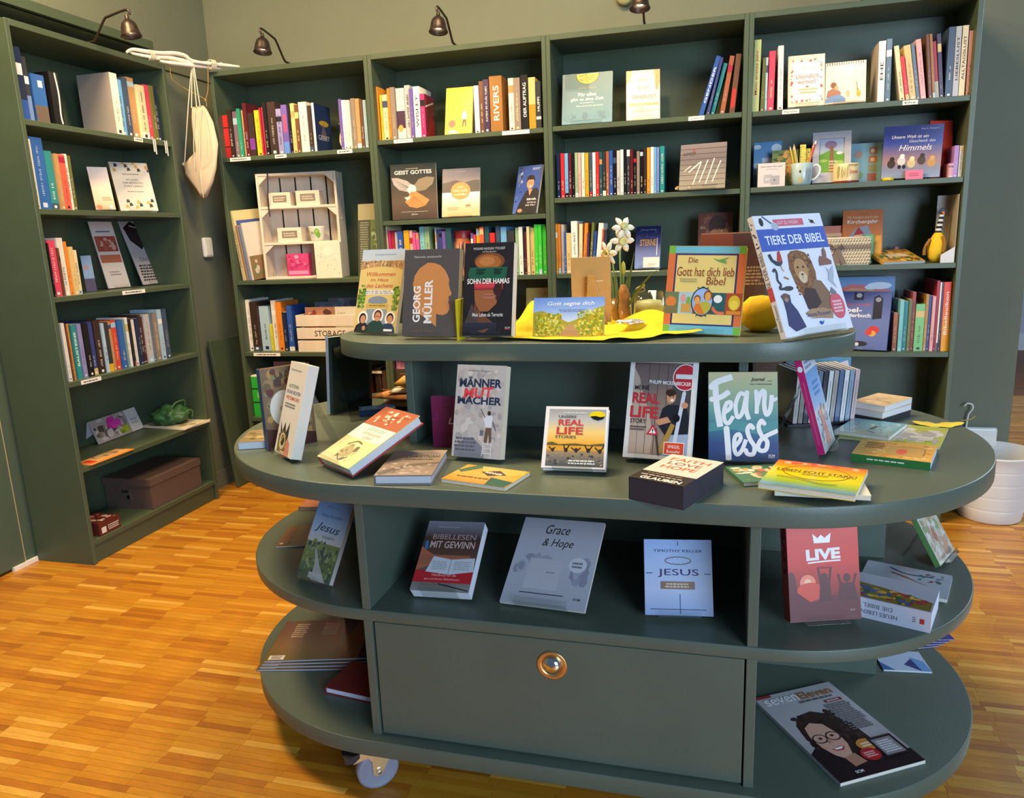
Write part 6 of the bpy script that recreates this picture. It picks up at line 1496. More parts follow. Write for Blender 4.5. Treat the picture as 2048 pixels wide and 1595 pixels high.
show('B4f4', 'Orange Kirchenjahr book with gnome picture, behind the wicker basket', 'c8703a', [
    ('g', 0, 0, 1, 1, ['c87a34', 'c8763a', 'b86430']), ('t', 'Ella Bergmann', 0.5, 0.92, 0.26, 0.025, '5a2a1c'), ('t', 'Mit Kindern durch das', 0.5, 0.86, 0.76, 0.045, 'e0c0a0'), ('t', 'Kirchenjahr', 0.5, 0.765, 0.76, 0.09, 'ece4dc', 0, 0.015), ('p', [(0.1, 0.45), (0.35, 0.66), (0.62, 0.7), (0.75, 0.5), (0.5, 0.36)], '8a96a4'), ('e', 0.40, 0.48, 0.12, 0.075, 'e0b090'), ('p', [(0.28, 0.52), (0.40, 0.68), (0.54, 0.54)], 'a8302c'), ('p', [(0.56, 0.2), (0.56, 0.52), (0.8, 0.5), (0.8, 0.2)], '4a9a3c'), ('e', 0.7, 0.36, 0.08, 0.04, 'd8d8e0'), ('p', [(0.8, 0), (0.84, 0.5), (0.97, 0.5), (0.97, 0)], 'e0a030')], hard=True, z0=1.056)
show('B4f5', 'Blue children\'s Bilderbuch with mole pictures, low shelf right', '4a5a94', [
    ('g', 0, 0, 1, 1, ['5c6ca4', '6878ac', '4c5a94']), ('t', 'Mein erstes', 0.42, 0.775, 0.5, 0.05, 'c04a5c'), ('t', 'Bibel-', 0.30, 0.68, 0.42, 0.085, 'ece8ea', 0, 0.02), ('t', 'bilderbuch', 0.42, 0.585, 0.50, 0.065, 'ece8ea', 0, 0.02), ('p', [(0.70, 0.52), (0.70, 0.9), (0.78, 0.94), (0.86, 0.88), (0.86, 0.54)], '2a2c3c'), ('e', 0.78, 0.86, 0.05, 0.04, '8a90a8'), ('r', 0.35, 0.85, 0.52, 0.98, '2c3044'), ('e', 0.44, 0.93, 0.05, 0.04, 'a8acbc'), ('e', 0.74, 0.34, 0.1, 0.07, 'c83a44'), ('e', 0.72, 0.28, 0.07, 0.05, 'd8a050'), ('e', 0.66, 0.3, 0.06, 0.05, 'c8443c'), ('e', 0.52, 0.1, 0.14, 0.045, '2c2c34'), ('e', 0.47, 0.09, 0.04, 0.03, 'c8ccd4')], hard=True, z0=0.71)
show('A2f1', 'Beach photo book with brown spine, second shelf of side bookcase', 'a89a9c', [('g', 0, 0, 1, 1, ['b08a70', 'c8a88c', 'd0b8a4', '9a94a4', '8a90ac']), ('e', 0.2, 0.06, 0.16, 0.05, 'd8502c'), ('b', 0.45, 0.2, 0.95, 0.3, 2, '7a5a4a'), ('s', [(0.3, 0.4), (0.9, 0.36)], 0.02, 'e8dccc')], spine='6a3c2c', z0=1.382)
show('A2f2', 'Terrazzo-patterned white book, right on side bookcase second shelf', 'd8cfc4', [
    *[('p', [(0.06 + ((i * 37) % 90) / 100, yb + ((i * 53) % 17) / 100), (0.06 + ((i * 37) % 90) / 100 + 0.10, yb + ((i * 53) % 17) / 100 + 0.015), (min(0.06 + ((i * 37) % 90) / 100 + 0.07, 0.99), yb + ((i * 53) % 17) / 100 + 0.075), (0.06 + ((i * 37) % 90) / 100 + 0.01, yb + ((i * 53) % 17) / 100 + 0.07)], c_) for i in range(20) for yb, c_ in (((0.80, 'cf9a34') if i % 4 == 0 else (0.80, '2c2620') if i % 4 == 1 else (0.02, 'd0a040') if i % 4 == 2 else (0.03, '302a26')),)],
    ('b', 0.25, 0.74, 0.75, 0.77, 1, '6a625c'), ('t', 'IM LAND', 0.5, 0.64, 0.3, 0.035, '5a544e'), ('t', 'DER BEFREITEN', 0.5, 0.575, 0.52, 0.035, '5a544e'), ('t', 'FÜRS LEBEN', 0.5, 0.51, 0.5, 0.035, '5a544e'), ('b', 0.3, 0.38, 0.75, 0.41, 1, '8a847c')], hard=True, spine='c08a24', z0=1.382)
show('A3f1', 'Tall brochure with red photos in acrylic stand, side bookcase', 'd2c8c4', [('r', 0.05, 0.55, 0.95, 0.78, 'a04a3c'), ('n', 0.05, 0.55, 0.95, 0.78, 12, 0.1, ['a8584a', '8a3c34', 'c8a090']), ('r', 0.05, 0.38, 0.95, 0.50, 'a8604c'), ('s', [(0.2, 0.85), (0.8, 0.85)], 0.05, '6a6a8a'), ('b', 0.25, 0.18, 0.75, 0.26, 2, '9a8a88')], z0=1.062, name='brochure', cat='brochure')
show('A3f2', 'Tall dark brochure in acrylic stand, side bookcase third shelf', 'b8aeb0', [('p', [(0.1, 0.9), (0.5, 1.0), (0.98, 0.92), (0.95, 0.7), (0.6, 0.55), (0.2, 0.7)], '2a1c20'), ('s', [(0.4, 0.93), (0.72, 0.9)], 0.03, 'c8c0c0'), ('t', 'ISRAEL', 0.6, 0.40, 0.6, 0.07, '4a4a6a'), ('b', 0.1, 0.05, 0.95, 0.32, 6, '3c3634')], z0=1.062, name='brochure', cat='brochure', gloss=True)
show('A3f3', 'Small light blue booklet leaning beside the cream books, side bookcase', '8aa4c4', [('r', 0, 0.0, 1, 0.35, '4a3a5c'), ('r', 0.1, 0.6, 0.6, 0.72, 'b08a8a')], z0=1.062, st=False, name='booklet', cat='booklet')
F['A5f'] = (-0.298, -0.660, 0.4, F['A5f'][3], 0.36) + F['A5f'][5:]
_a = show('A5f', 'Tent card with pink flower photo, lower shelf of side bookcase', 'a49c98', [('n', 0, 0, 0.72, 1, 80, 0.06, ['6a5a54', '8a7c78', 'c0b8b4', '4a3f3c', 'a89a94']), ('n', 0.28, 0.35, 0.62, 0.95, 16, 0.085, ['d02c9a', 'e03cb0', 'b82488']), ('n', 0.45, 0.05, 0.72, 0.35, 8, 0.05, ['a0b030', '7a8a2c']), ('r', 0.74, 0, 1, 1, 'd4d0d0'), ('b', 0.8, 0.3, 0.95, 0.6, 2, 'a8a4a4')], z0=0.398, name='tent_card', cat='card', st=False)
_M, _w, _h, _t = FA['A5f']
g_ = MB(); g_.box((0, -0.001, -0.100), (_w, 0.001, 0.0)); _o = g_.build('rear_leaf', solid('c8c2c0', 0.7), _a); _o.matrix_basis = T(0, 0.006, 0.1065) @ Matrix.Rotation(radians(34), 4, 'X')

# ------------------------------------------------------------------ corner: driftwood, pouch, switch, leaning board
DL, DD = Vector((-0.142, -0.344, 0)), Vector((0.472, 0.882, 0))
DN = Vector((0.882, -0.472, 0))
rt = empty('driftwood_bundle', (-0.142, -0.344, 2.0205), 'bundle of white driftwood sticks resting on two bookcase tops', 'driftwood')
STK = [([(-.004, 2.043), (.023, 2.060), (.086, 2.060), (.144, 2.062), (.206, 2.070), (.251, 2.066), (.28, 2.050), (.359, 2.046)], 0.0085, 0.004),
       ([(.013, 2.050), (.043, 2.043), (.098, 2.042), (.173, 2.050), (.233, 2.046), (.295, 2.042), (.376, 2.045), (.427, 2.057)], 0.0095, 0.012),
       ([(.136, 2.029), (.199, 2.028), (.292, 2.030), (.416, 2.033)], 0.0085, 0.008), ([(.279, 2.043), (.359, 2.045), (.426, 2.047), (.504, 2.050)], 0.0085, -0.006),
       ([(.018, 2.040), (.088, 2.036), (.128, 2.033)], 0.0075, -0.008)]
R0 = rt.matrix_world.inverted()
for pts, r_, off in STK:
    P = smooth_pts([R0 @ (DL + DD * s_ + DN * (-off) + Vector((0, 0, z_ + 0.002))) for s_, z_ in pts], 5)
    rnd = random.Random(len(pts) + r_)
    q = MB(); q.tube(P, [r_ * (0.62 + 0.38 * min(1, 4 * i / len(P), 4 * (len(P) - 1 - i) / len(P))) * rnd.uniform(0.93, 1.05) for i in range(len(P))], 9); q.build('stick', DRIFT, rt)
for s_, z_ in ((0.098, 2.046), (0.372, 2.043)):
    q = MB()
    for k in range(4):
        c = DL + DD * (s_ + 0.006 * k - 0.01) + Vector((0, 0, z_ + 0.001))
        q.tube([R0 @ (c + DN * 0.021 * cos(a * pi / 7) + Vector((0, 0, 0.021 * sin(a * pi / 7))) + DD * 0.004 * sin(a)) for a in range(15)], 0.0022, 6)
    q.build('binding', CORD, rt)
q = MB(); q.tube(smooth_pts([R0 @ Vector((x, -0.085, z)) for x, z in [(-.14, 2.035), (-.134, 1.984), (-.061, 1.932), (-.008, 1.904), (.026, 1.883), (.030, 1.855)]], 5), 0.0016, 6)
q.tube(smooth_pts([R0 @ Vector((x, -0.085, z)) for x, z in [(.060, 2.030), (.047, 1.932), (.028, 1.883)]], 5), 0.0018, 6)
q.lathe([(0.0001, -0.006), (0.006, 0), (0.0001, 0.006)], 8, R0 @ T(0.028, -0.087, 1.88)); q.build('hanging_twine', TWINE, rt)

bag = empty('canvas_pouch', (-0.035, -0.085, 1.449), 'natural canvas drawstring pouch hanging from the driftwood', 'pouch')
out = [(-.049, 1.859), (-.026, 1.857), (-.006, 1.86), (.014, 1.859), (.028, 1.842), (.054, 1.784), (.067, 1.69), (.043, 1.583), (.017, 1.522), (-.028, 1.452), (-.037, 1.448), (-.06, 1.449), (-.086, 1.489), (-.135, 1.555), (-.137, 1.603), (-.125, 1.607), (-.088, 1.638), (-.061, 1.661), (-.057, 1.731), (-.064, 1.779), (-.056, 1.834)]
B0 = bag.matrix_world.inverted()
cx, cz = -0.01, 1.66
q = MB()
rings = [1.0, 0.86, 0.66, 0.42, 0.18]
for sd in (-1, 1):
    vs = []
    for k, f_ in enumerate(rings):
        for x, z in out:
            X, Z = cx - 0.02 + (x - cx + 0.02) * f_, cz + (z - cz) * f_
            fold = 0.003 * sin(X * 160 + Z * 12)
            vs.append(B0 @ Vector((X, -0.085 + sd * (0.030 * (1 - f_ ** 2.2) * (0.55 + 0.45 * (1.86 - Z) / 0.4) + (fold if k else 0)), Z)))
    n = len(out)
    fs = []
    for k in range(len(rings) - 1):
        for i in range(n):
            fs.append((k * n + i, k * n + (i + 1) % n, (k + 1) * n + (i + 1) % n, (k + 1) * n + i))
    fs.append(tuple(range((len(rings) - 1) * n, len(rings) * n)))
    q.idx(vs, fs, None, 0, True)
q.build('pouch_body', CANVAS, bag, merge=True)
q = MB()
for pts in ([(-.022, 2.036), (-.064, 1.872), (-.122, 1.621), (-.130, 1.612)], [(-.020, 2.036), (-.05, 1.852)], [(-.016, 2.036), (-.023, 1.855)], [(-.012, 2.036), (-.004, 1.857)]):
    q.tube([B0 @ Vector((x, -0.088, z)) for x, z in pts], 0.0027, 7)
q.lathe([(0.0001, -0.008), (0.008, 0), (0.0001, 0.008)], 8, B0 @ T(-0.131, -0.088, 1.61)); q.build('drawstring', CORD, bag)
q = MB()
for pts in ([(-.028, 1.848), (-.040, 1.70), (-.053, 1.583)], [(.006, 1.853), (-.012, 1.68), (-.030, 1.562), (-.043, 1.455)], [(.017, 1.845), (.035, 1.77), (.035, 1.653), (-.015, 1.585)]):
    q.tube(smooth_pts([B0 @ Vector((x, -0.117 + 0.028 * min(1, abs(z - 1.66) / 0.2) ** 2, z)) for x, z in pts], 4), 0.0018, 5)
q.build('seam_cord', solid('e4d8c0', 0.9), bag)

q = MB(); q.box((-0.1895, 0.046, 1.176), (-0.168, 0.112, 1.274)); o = q.build('light_switch', PLASTW)
bv = o.modifiers.new('r', 'BEVEL'); bv.width = 0.009; bv.segments = 3
tag(o, 'white rounded light switch on the corner wall', 'switch')
q = MB(); q.box((-0.1675, 0.056, 1.188), (-0.1655, 0.102, 1.262)); q.build('rocker', solid('f0e8da', 0.4), o)
q = MB(); q.box((0, 0, 0), (0.018, 0.26, 0.765)); o = q.build('loose_shelf_board', GREEN)
o.matrix_world = T(-0.0980, -0.032, 0.0015) @ Matrix.Rotation(radians(-5.2), 4, 'Y')
bv = o.modifiers.new('e', 'BEVEL'); bv.width = 0.0015
tag(o, 'loose green shelf board leaning in the room corner', 'board')

# ------------------------------------------------------------------ right: waste bin and wall charger
bn = empty('waste_bin', (3.415, 0.125, 0), 'white ribbed plastic waste bin beside the table', 'bin')
q = MB()
prof = [(0.0001, 0.003), (0.104, 0.003), (0.110, 0.0), (0.115, 0.006)]
for i in range(4):
    za = 0.058 + 0.056 * i
    r_ = 0.115 + 0.036 * za / 0.285
    prof += [(r_ - 0.0014, za - 0.011), (r_ - 0.0003, za - 0.0024), (r_ - 0.0004, za - 0.0018), (r_ - 0.0016, za), (r_ , za + 0.0018), (r_ + 0.0002, za + 0.0024), (r_ + 0.0012, za + 0.011)]
prof += [(0.1500, 0.276), (0.1535, 0.280), (0.1530, 0.286), (0.1495, 0.287), (0.1475, 0.283), (0.1080, 0.010), (0.0001, 0.008)]
q.lathe(prof, 56); q.build('bin_body', mat('bin_plastic', 'dcdad6', 0.4), bn)
ch = empty('wall_charger', (3.33, 0.20, 0.26), 'white charger box with hooked cable behind the table end', 'charger')
q = MB(); q.box((0.0, 0.06, 0.0), (0.135, 0.0835, 0.085)); o = q.build('charger_body', PLASTW, ch)
bv = o.modifiers.new('r', 'BEVEL'); bv.width = 0.012; bv.segments = 3
q = MB(); q.tube(smooth_pts([(0.015, 0.07, 0.08), (0.018, 0.065, 0.14), (0.03, 0.06, 0.165), (0.028, 0.06, 0.185), (0.008, 0.06, 0.19), (-0.002, 0.06, 0.178)], 5), 0.0035, 7); q.build('cable', PLASTW, ch)

# ------------------------------------------------------------------ side bookcase extras
for i, (y_, l_) in enumerate(((-0.335, 'long'), (-0.262, 'short'))):
    q = MB()
    for k in range(2):
        q.box((-0.0822 + 0.001 * k, y_ + 0.010 * k, 1.640 - 0.01 * k), (-0.0812 + 0.001 * k, y_ + 0.006 + 0.010 * k, 1.694))
    q.box((-0.10, y_, 1.6925), (-0.080, y_ + 0.016, 1.6935))
    tag(q.build('ribbon_bookmark', WHITEP), 'white ribbon bookmark hanging over the side bookcase shelf, ' + ('left' if i == 0 else 'right') + ' one', 'bookmark')
q = MB(); q.box((-0.125, -0.935, 0.3985), (-0.078, -0.700, 0.400), C('e08a20')); q.box((-0.155, -0.93, 0.4002), (-0.085, -0.72, 0.4035), C('d8a060'))
o = q.build('brochure', PRINT); tag(o, 'orange brochure lying at the near end of the lower shelf', 'brochure')
q = MB(); mls = MB(); draw(q, mls, [('r', 0, 0, 0.18, 1, 'c83a20'), ('n', 0.18, 0.3, 0.9, 1, 20, 0.1, ['8a6a4a', 'b89a70', '5a4a3c'])], 0.2, 0.05, lambda X, Y, l: (-0.087 - Y, -0.925 + X, 0.4036 + l * 0.0001), random.Random(4)); q.build('brochure_picture', PRINT, o)
for i in range(3):
    q = MB(); q.box((-0.34, -0.37, 0), (-0.072, -0.20, 0.0028), C('d8ccb8')); o = q.build('leaflet', PRINT)
    o.matrix_world = T(0.0, 0.0, 0.3983 + 0.0030 * i) @ T(-0.2, -0.28, 0) @ RZ(radians(4 * i - 5)) @ T(0.2, 0.28, 0)
    tag(o, ['bottom', 'middle', 'top'][i] + ' leaflet of the pile under the green net bag', 'leaflet', 'leaflets under the green bag')
q = MB(); mls = MB(); draw(q, mls, [('n', 0, 0, 1, 1, 40, 0.08, ['a89a70', '7a7a4a', 'c8bca0', '8a9a5a'])], 0.26, 0.16, lambda X, Y, l: (-0.335 + X, -0.365 + Y, 0.003 + l * 0.0001), random.Random(4)); q.build('leaflet_picture', PRINT, o)
gb = empty('net_bag', (-0.22, -0.292, 0.4078), 'crumpled dark green net bag on the lower shelf of the side bookcase', 'bag')
bm = bmesh.new(); bmesh.ops.create_icosphere(bm, subdivisions=4, radius=1)
for v in bm.verts:
    n_ = noise.noise(v.co * 2.2) * 0.28 + noise.noise(v.co * 5.5 + Vector((3, 1, 2))) * 0.14
    c = v.co.normalized() * (1 + n_)
    v.co = Vector((c.x * 0.085, c.y * 0.072, max(c.z, -0.75) * 0.050 + 0.0375))
me = bpy.data.meshes.new('bag_body'); bm.to_mesh(me); bm.free()
for p in me.polygons: p.use_smooth = True
me.materials.append(mat('green_net', (0.05, 0.14, 0.045), 0.45, bump=0.8, bscale=90, var=0.3, vscale=30))
o = bpy.data.objects.new('bag_body', me); COL.objects.link(o); o.parent = gb
q = MB(); q.tube(smooth_pts([(0.03, -0.04, 0.062), (0.045, -0.02, 0.098), (0.05, 0.02, 0.106), (0.05, 0.05, 0.098), (0.035, 0.055, 0.06)], 5), 0.0042, 6); q.tube(smooth_pts([(0.065, 0.0, 0.03), (0.085, 0.02, 0.06), (0.085, 0.05, 0.05), (0.07, 0.06, 0.02)], 5), 0.004, 6); q.build('bag_handle', mat('green_strap', (0.10, 0.24, 0.08), 0.5), gb)
bx = empty('storage_box', (-0.218, -0.457, 0.0975), 'brown cardboard storage box on the bottom shelf of the side bookcase', 'box')
BRB = mat('brown_cardboard', (0.115, 0.072, 0.058), 0.6, bump=0.1)
q = MB(); q.box((-0.122, -0.167, 0.0), (0.122, 0.167, 0.135)); q.build('box_body', BRB, bx)
q = MB()
for a_, b_ in (((-0.126, -0.171, 0.136), (0.126, 0.171, 0.1395)), ((-0.126, -0.171, 0.108), (0.126, -0.1675, 0.1365)), ((-0.126, 0.1675, 0.108), (0.126, 0.171, 0.1365)), ((-0.126, -0.1675, 0.108), (-0.1225, 0.1675, 0.1365)), ((0.1225, -0.1675, 0.108), (0.126, 0.1675, 0.1365))):
    q.box(a_, b_)
q.build('box_lid', BRB, bx)
q = MB(); q.box((-0.035, -0.1695, 0.072), (0.005, -0.1672, 0.086)); q.box((-0.005, -0.172, 0.045), (0.010, -0.1672, 0.062)); q.build('label_holder', CHROME, bx)
rb = empty('small_box', (-0.150, -0.877, 0.0972), 'small dark red box with white print, bottom shelf of side bookcase', 'box')
q = MB(); q.box((-0.06, -0.055, 0), (0.058, 0.055, 0.055), C('5a2420')); q.build('box_body', PRINT, rb)
q = MB(); ml = MB(); draw(q, ml, [('r', 0.1, 0.15, 0.32, 0.6, 'd8d0c4'), ('b', 0.4, 0.2, 0.95, 0.65, 3, 'c8beb4')], 0.11, 0.055, lambda X, Y, l: (0.0582 + l * 0.0001, -0.055 + X, Y), random.Random(4))
draw(q, ml, [('n', 0, 0, 1, 1, 14, 0.12, ['c8c0b4', 'b03a2c', '8a6a54'])], 0.11, 0.11, lambda X, Y, l: (0.055 - Y, -0.055 + X, 0.0552 + l * 0.0001), random.Random(4)); q.build('box_print', PRINT, rb)

# ------------------------------------------------------------------ leftmost back bookcase: white crates and their contents
PC = 0.2120
CR = T(0.155, 0.047, 1.0583) @ RZ(PC)
cr = empty('wooden_crate', CR, 'white wooden three-compartment crate on the leftmost back bookcase', 'crate')
CW, CH, CD = 0.389, 0.500, 0.128


def cpart(n, a, b, mt=WHITEW, par=None):
    q_ = MB(); q_.box(a, b); o_ = q_.build(n, mt, par or cr)
    bv_ = o_.modifiers.new('e', 'BEVEL'); bv_.width = 0.001
    return o_


for x0 in (0, CW - 0.012):
    cpart('side_board', (x0, 0, 0), (x0 + 0.012, CD - 0.008, CH))
for z0 in (0, 0.165, 0.335, CH - 0.012):
    cpart('shelf_board', (0.012, 0.001, z0), (CW - 0.012, CD - 0.008, z0 + 0.012))
for i in range(5):
    xs = 0.001 + i * (CW - 0.002) / 5
    cpart('back_slat', (xs, CD - 0.0078, 0), (xs + (CW - 0.002) / 5 - 0.008, CD, CH))
for z0, z1 in ((0.012, 0.165), (0.177, 0.335), (0.347, CH - 0.012)):
    for sx in (0, 1):
        xa = 0.012 if not sx else CW - 0.012
        d_ = 1 if not sx else -1
        q = MB(); q.prism([(xa, z1), (xa + d_ * 0.045, z1), (xa, z1 - 0.04)] if d_ > 0 else [(xa, z1), (xa, z1 - 0.04), (xa - 0.045, z1)], 0.004, 0.014, M=Matrix(((1, 0, 0, 0), (0, 0, 1, 0), (0, 1, 0, 0), (0, 0, 0, 1)))); q.build('corner_block', WHITEW, cr)
for z_ in (0.28, 0.37, 0.48):
    q = MB(); q.lathe([(0.0001, 0.004), (0.006, 0.003), (0.008, 0)], 12, T(CW, 0.05, z_) @ Matrix.Rotation(pi / 2, 4, 'Y')); q.build('screw_cap', solid('b8a888', 0.5), cr)
q = MB(); q.tube(smooth_pts([(0.062, -0.002, 0.503), (0.060, -0.004, 0.45), (0.052, -0.005, 0.36), (0.055, -0.004, 0.30)], 5), 0.0032, 5); q.build('black_ribbon', solid('26262c', 0.6), cr)


def inbox(n, x, y, z, w, d, h, col, label, cat='box', win=True):
    rt_ = empty(n, CR @ T(x, y, z), label, cat)
    q_ = MB(); q_.box((0, 0, 0), (w, d, h)); q_.build('box_body', solid(col, 0.6), rt_)
    if win:
        q_ = MB(); q_.box((w * 0.18, -0.0006, h * 0.28), (w * 0.82, -0.0001, h * 0.78), C('8a7c6c'))
        l_ = MB(); draw(q_, l_, [('b', 0.24, 0.36, 0.76, 0.68, 2, 'c8b8a4')], w, h, lambda X, Y, l: (X, -0.0007 - l * 0.0001, Y), random.Random(label)); q_.build('box_window', PRINT, rt_)
    return rt_


inbox('candle_box', 0.052, 0.012, 0.3475, 0.105, 0.07, 0.064, 'ddcfba', 'cream box with window, upper left in the white crate')
inbox('candle_box', 0.185, 0.010, 0.3475, 0.115, 0.07, 0.068, 'dccdb8', 'cream box with window, upper right in the white crate')
inbox('candle_box', 0.078, 0.010, 0.1775, 0.118, 0.07, 0.068, 'e0d0bc', 'cream box with window, middle compartment of the white crate')
c_ = empty('candle_cup', CR @ T(0.262, 0.045, 0.1772), 'small white candle cup with green leaf print in crate', 'candle')
q = MB(); q.lathe([(0.0001, 0), (0.026, 0), (0.030, 0.004), (0.040, 0.066), (0.040, 0.070), (0.036, 0.068), (0.0001, 0.064)], 24); q.build('cup', solid('d8d8cc', 0.4), c_)
q = MB(); ml = MB(); draw(q, ml, [('e', 0.62, 0.6, 0.22, 0.25, '8ab03c'), ('e', 0.75, 0.4, 0.18, 0.2, '6a9a3c'), ('b', 0.1, 0.5, 0.4, 0.65, 2, '8a9090')], 1.0, 0.07, lambda X, Y, l: ((0.0307 + 0.010 * Y / 0.066 + l * .0002) * cos(-2.3 + 1.6 * X), (0.0307 + 0.010 * Y / 0.066 + l * .0002) * sin(-2.3 + 1.6 * X), Y), random.Random(2)); q.build('cup_print', PRINT, c_)
b_ = inbox('gift_box', 0.112, 0.006, 0.0123, 0.108, 0.05, 0.108, 'c83a72', 'hot pink patterned box in the white crate bottom', win=False)
q = MB(); ml = MB(); draw(q, ml, [('n', 0, 0.25, 1, 1, 30, 0.08, ['d04a80', 'b83064', 'd86a94']), ('r', 0.05, 0.08, 0.95, 0.24, 'e08ab0'), ('e', 0.45, 0.85, 0.1, 0.08, 'e09ab8')], 0.108, 0.108, lambda X, Y, l: (X, -0.0003 - l * 0.0001, Y), random.Random(5)); q.build('box_print', PRINT, b_)
b_ = inbox('gift_box', 0.268, -0.042, 0.0, 0.125, 0.038, 0.168, 'e2d6c0', 'cream speckled gift box standing before the white crate', win=False)
q = MB(); ml = MB(); draw(q, ml, [('n', 0.04, 0.04, 0.96, 0.96, 80, 0.016, ['b89a80', 'a88468', 'c8b090', '8a9a70']), ('e', 0.5, 0.74, 0.2, 0.13, 'e6dcc8')], 0.125, 0.168, lambda X, Y, l: (X, -0.0003 - l * 0.0001, Y), random.Random(6)); q.build('box_print', PRINT, b_)

book('book', frame(0.048, 0.035, 1.0590, radians(64), 0.02, 0.085), 0.15, 0.335, 0.022, 'd8c48c', 'tall cream Das Heilige Land picture book leaning beside white crate', art=[('r', 0.08, 0.05, 0.95, 0.86, '4a5a94'), ('n', 0.1, 0.05, 0.95, 0.5, 30, 0.12, ['6a7ab0', '8a7a70', 'a8907a', '5a6aa4']), ('t', 'BILD DER', 0.5, 0.78, 0.6, 0.06, '26306a')], spine='e0d0a4', hard=True, spine_art=[('t', 'DAS HEILIGE LAND', 0.5, 0.45, 8.0, 0.036, '5a3a34', 90)])
for i, (x_, h_, c1, lb) in enumerate(((0.062, 0.265, 'a88470', 'tan hardcover leaning next to the Heilige Land book'), (0.082, 0.262, '7a90b4', 'thin blue-grey book leaning second from the white crate'), (0.102, 0.275, 'd8ccbc', 'cream photo book leaning against the white crate'))):
    a_ = radians(-8)
    M_ = Matrix(((0.53, -0.848 * cos(a_), sin(a_), x_ + 0.012), (0.848, 0.53 * cos(a_), 0, 0.03), (0, sin(a_), cos(a_), 1.0612), (0, 0, 0, 1)))
    book('book', frame(x_ + 0.004 - 0.003 * i, 0.030 - 0.004 * i, 1.0592, radians(64), 0.02, 0.10), 0.12, h_, 0.011, c1, lb, art=[('r', 0.05, 0.0, 1, 0.42, '8a6a4a'), ('n', 0.1, 0.02, 0.95, 0.42, 16, 0.1, ['6a7a4a', 'c8b8a4', '7a4a34'])] if i == 2 else (), hard=True)
book('book', frame(0.628, 0.10, 1.0585, radians(0), 0.16, 0), 0.155, 0.345, 0.014, 'a49c78', 'tall green waterfall picture book behind the white crate', art=[('r', 0, 0, 1, 0.78, '6a7a4a'), ('r', 0, 0, 0.42, 0.78, '4a4c3c'), ('b', 0.06, 0.04, 0.38, 0.76, 22, '8a8c74'), ('n', 0.42, 0.05, 1.0, 0.78, 60, 0.07, ['6a8038', '8a9a58', '5a6a48', 'a8b490']), ('s', [(0.7, 0.75), (0.68, 0.4), (0.74, 0.05)], 0.1, 'b4bcc4')], hard=True)

sb = empty('wooden_crate', (0.318, 0.012, 0.7053), 'pale slatted STORAGE crate full of cards, leftmost back bookcase', 'crate')
SWD = 0.36
for z0, z1 in ((0.0, 0.056), (0.064, 0.118), (0.126, 0.180)):
    cpart('front_slat', (0, 0, z0), (SWD, 0.009, z1), par=sb); cpart('back_slat', (0, 0.191, z0), (SWD, 0.20, z1), par=sb)
    for x0 in (0.0, SWD - 0.009):
        cpart('side_slat', (x0, 0.0092, z0), (x0 + 0.009, 0.1908, z1), par=sb)
cpart('crate_floor', (0.0092, 0.0092, 0.002), (SWD - 0.0092, 0.1908, 0.009), par=sb)
q = MB(); ml = MB(); draw(q, ml, [('t', 'STORAGE', 0.5, 0.5, 0.46, 0.52, '33302c', 0, 0.005)], SWD, 0.054, lambda X, Y, l: (X, -0.0003, 0.064 + Y), random.Random(6)); ml.build('crate_lettering', INK, sb)
for i, (x_, y_, w_, h_, c1, lb) in enumerate(((0.345, 0.05, 0.16, 0.205, 'a07058', 'kitten photo card in front of the STORAGE crate'), (0.365, 0.11, 0.155, 0.225, '6a7488', 'blue-grey card standing in the STORAGE crate'), (0.50, 0.055, 0.15, 0.205, 'd8ccb8', 'cream card with script print in the STORAGE crate'), (0.42, 0.15, 0.2, 0.24, '7a6a70', 'mauve card at the back of the STORAGE crate'))):
    art = [('n', 0, 0.5, 1, 1, 30, 0.12, ['b8785c', 'c89880', '8a3c34', '5a3a30'])] if i == 0 else [('t', 'Lass', 0.25, 0.86, 0.3, 0.06, '9a8a70', 0, 0, 0.3)] if i == 2 else [('n', 0, 0.8, 1, 1, 10, 0.1, ['6a7488', '8a8a94', '4a4c58'])]
    book('card', frame(x_, y_, 0.7150, 0, 0.06), w_, h_, 0.004, c1, lb, 'card', 'cards in the storage crate', art=art)

gx = empty('magazine_file', (0.02, 0.03, 0.3703), 'bright green file box with dark bands, low in leftmost back bookcase', 'box')
q = MB(); q.box((0, 0, 0), (0.075, 0.2, 0.205), C('2fae3c')); q.build('file_body', PRINT, gx)
q = MB(); q.box((0.001, 0, 0.2052), (0.074, 0.2, 0.212)); q.build('paper', WHITEP, gx)
q = MB()
for z_ in (0.07, 0.14):
    q.box((-0.0005, -0.0006, z_), (0.0755, 0.0, z_ + 0.006), C('12301a'))
q.box((0.028, -0.0005, 0.095), (0.048, -0.0001, 0.125), C('8ad070')); q.build('file_print', PRINT, gx)
for i, (x_, w_, h_, c1, lb) in enumerate(((0.585, 0.045, 0.225, '6a1c1e', 'dark red ledger, left one low in leftmost back bookcase'), (0.634, 0.045, 0.225, '74201f', 'dark red ledger with gold disc, right one of the pair'), (0.70, 0.03, 0.25, '3a2a20', 'dark brown book beside the red ledgers'), (0.735, 0.03, 0.24, '4a3626', 'brown book at the right end beside the red ledgers'))):
    M_ = Matrix(((0, -1, 0, x_ + w_), (1, 0, 0, 0.05), (0, 0, 1, 0.3703), (0, 0, 0, 1)))
    book('book', M_, 0.17, h_, w_, c1, lb, hard=True, spine_art=[('e', 0.5, 0.30, 0.25, 0.05, '8a5a2c')] if i == 1 else [('s', [(0.3, 0.1), (0.6, 0.4)], 0.1, '8a6a4a')] if i == 2 else ())
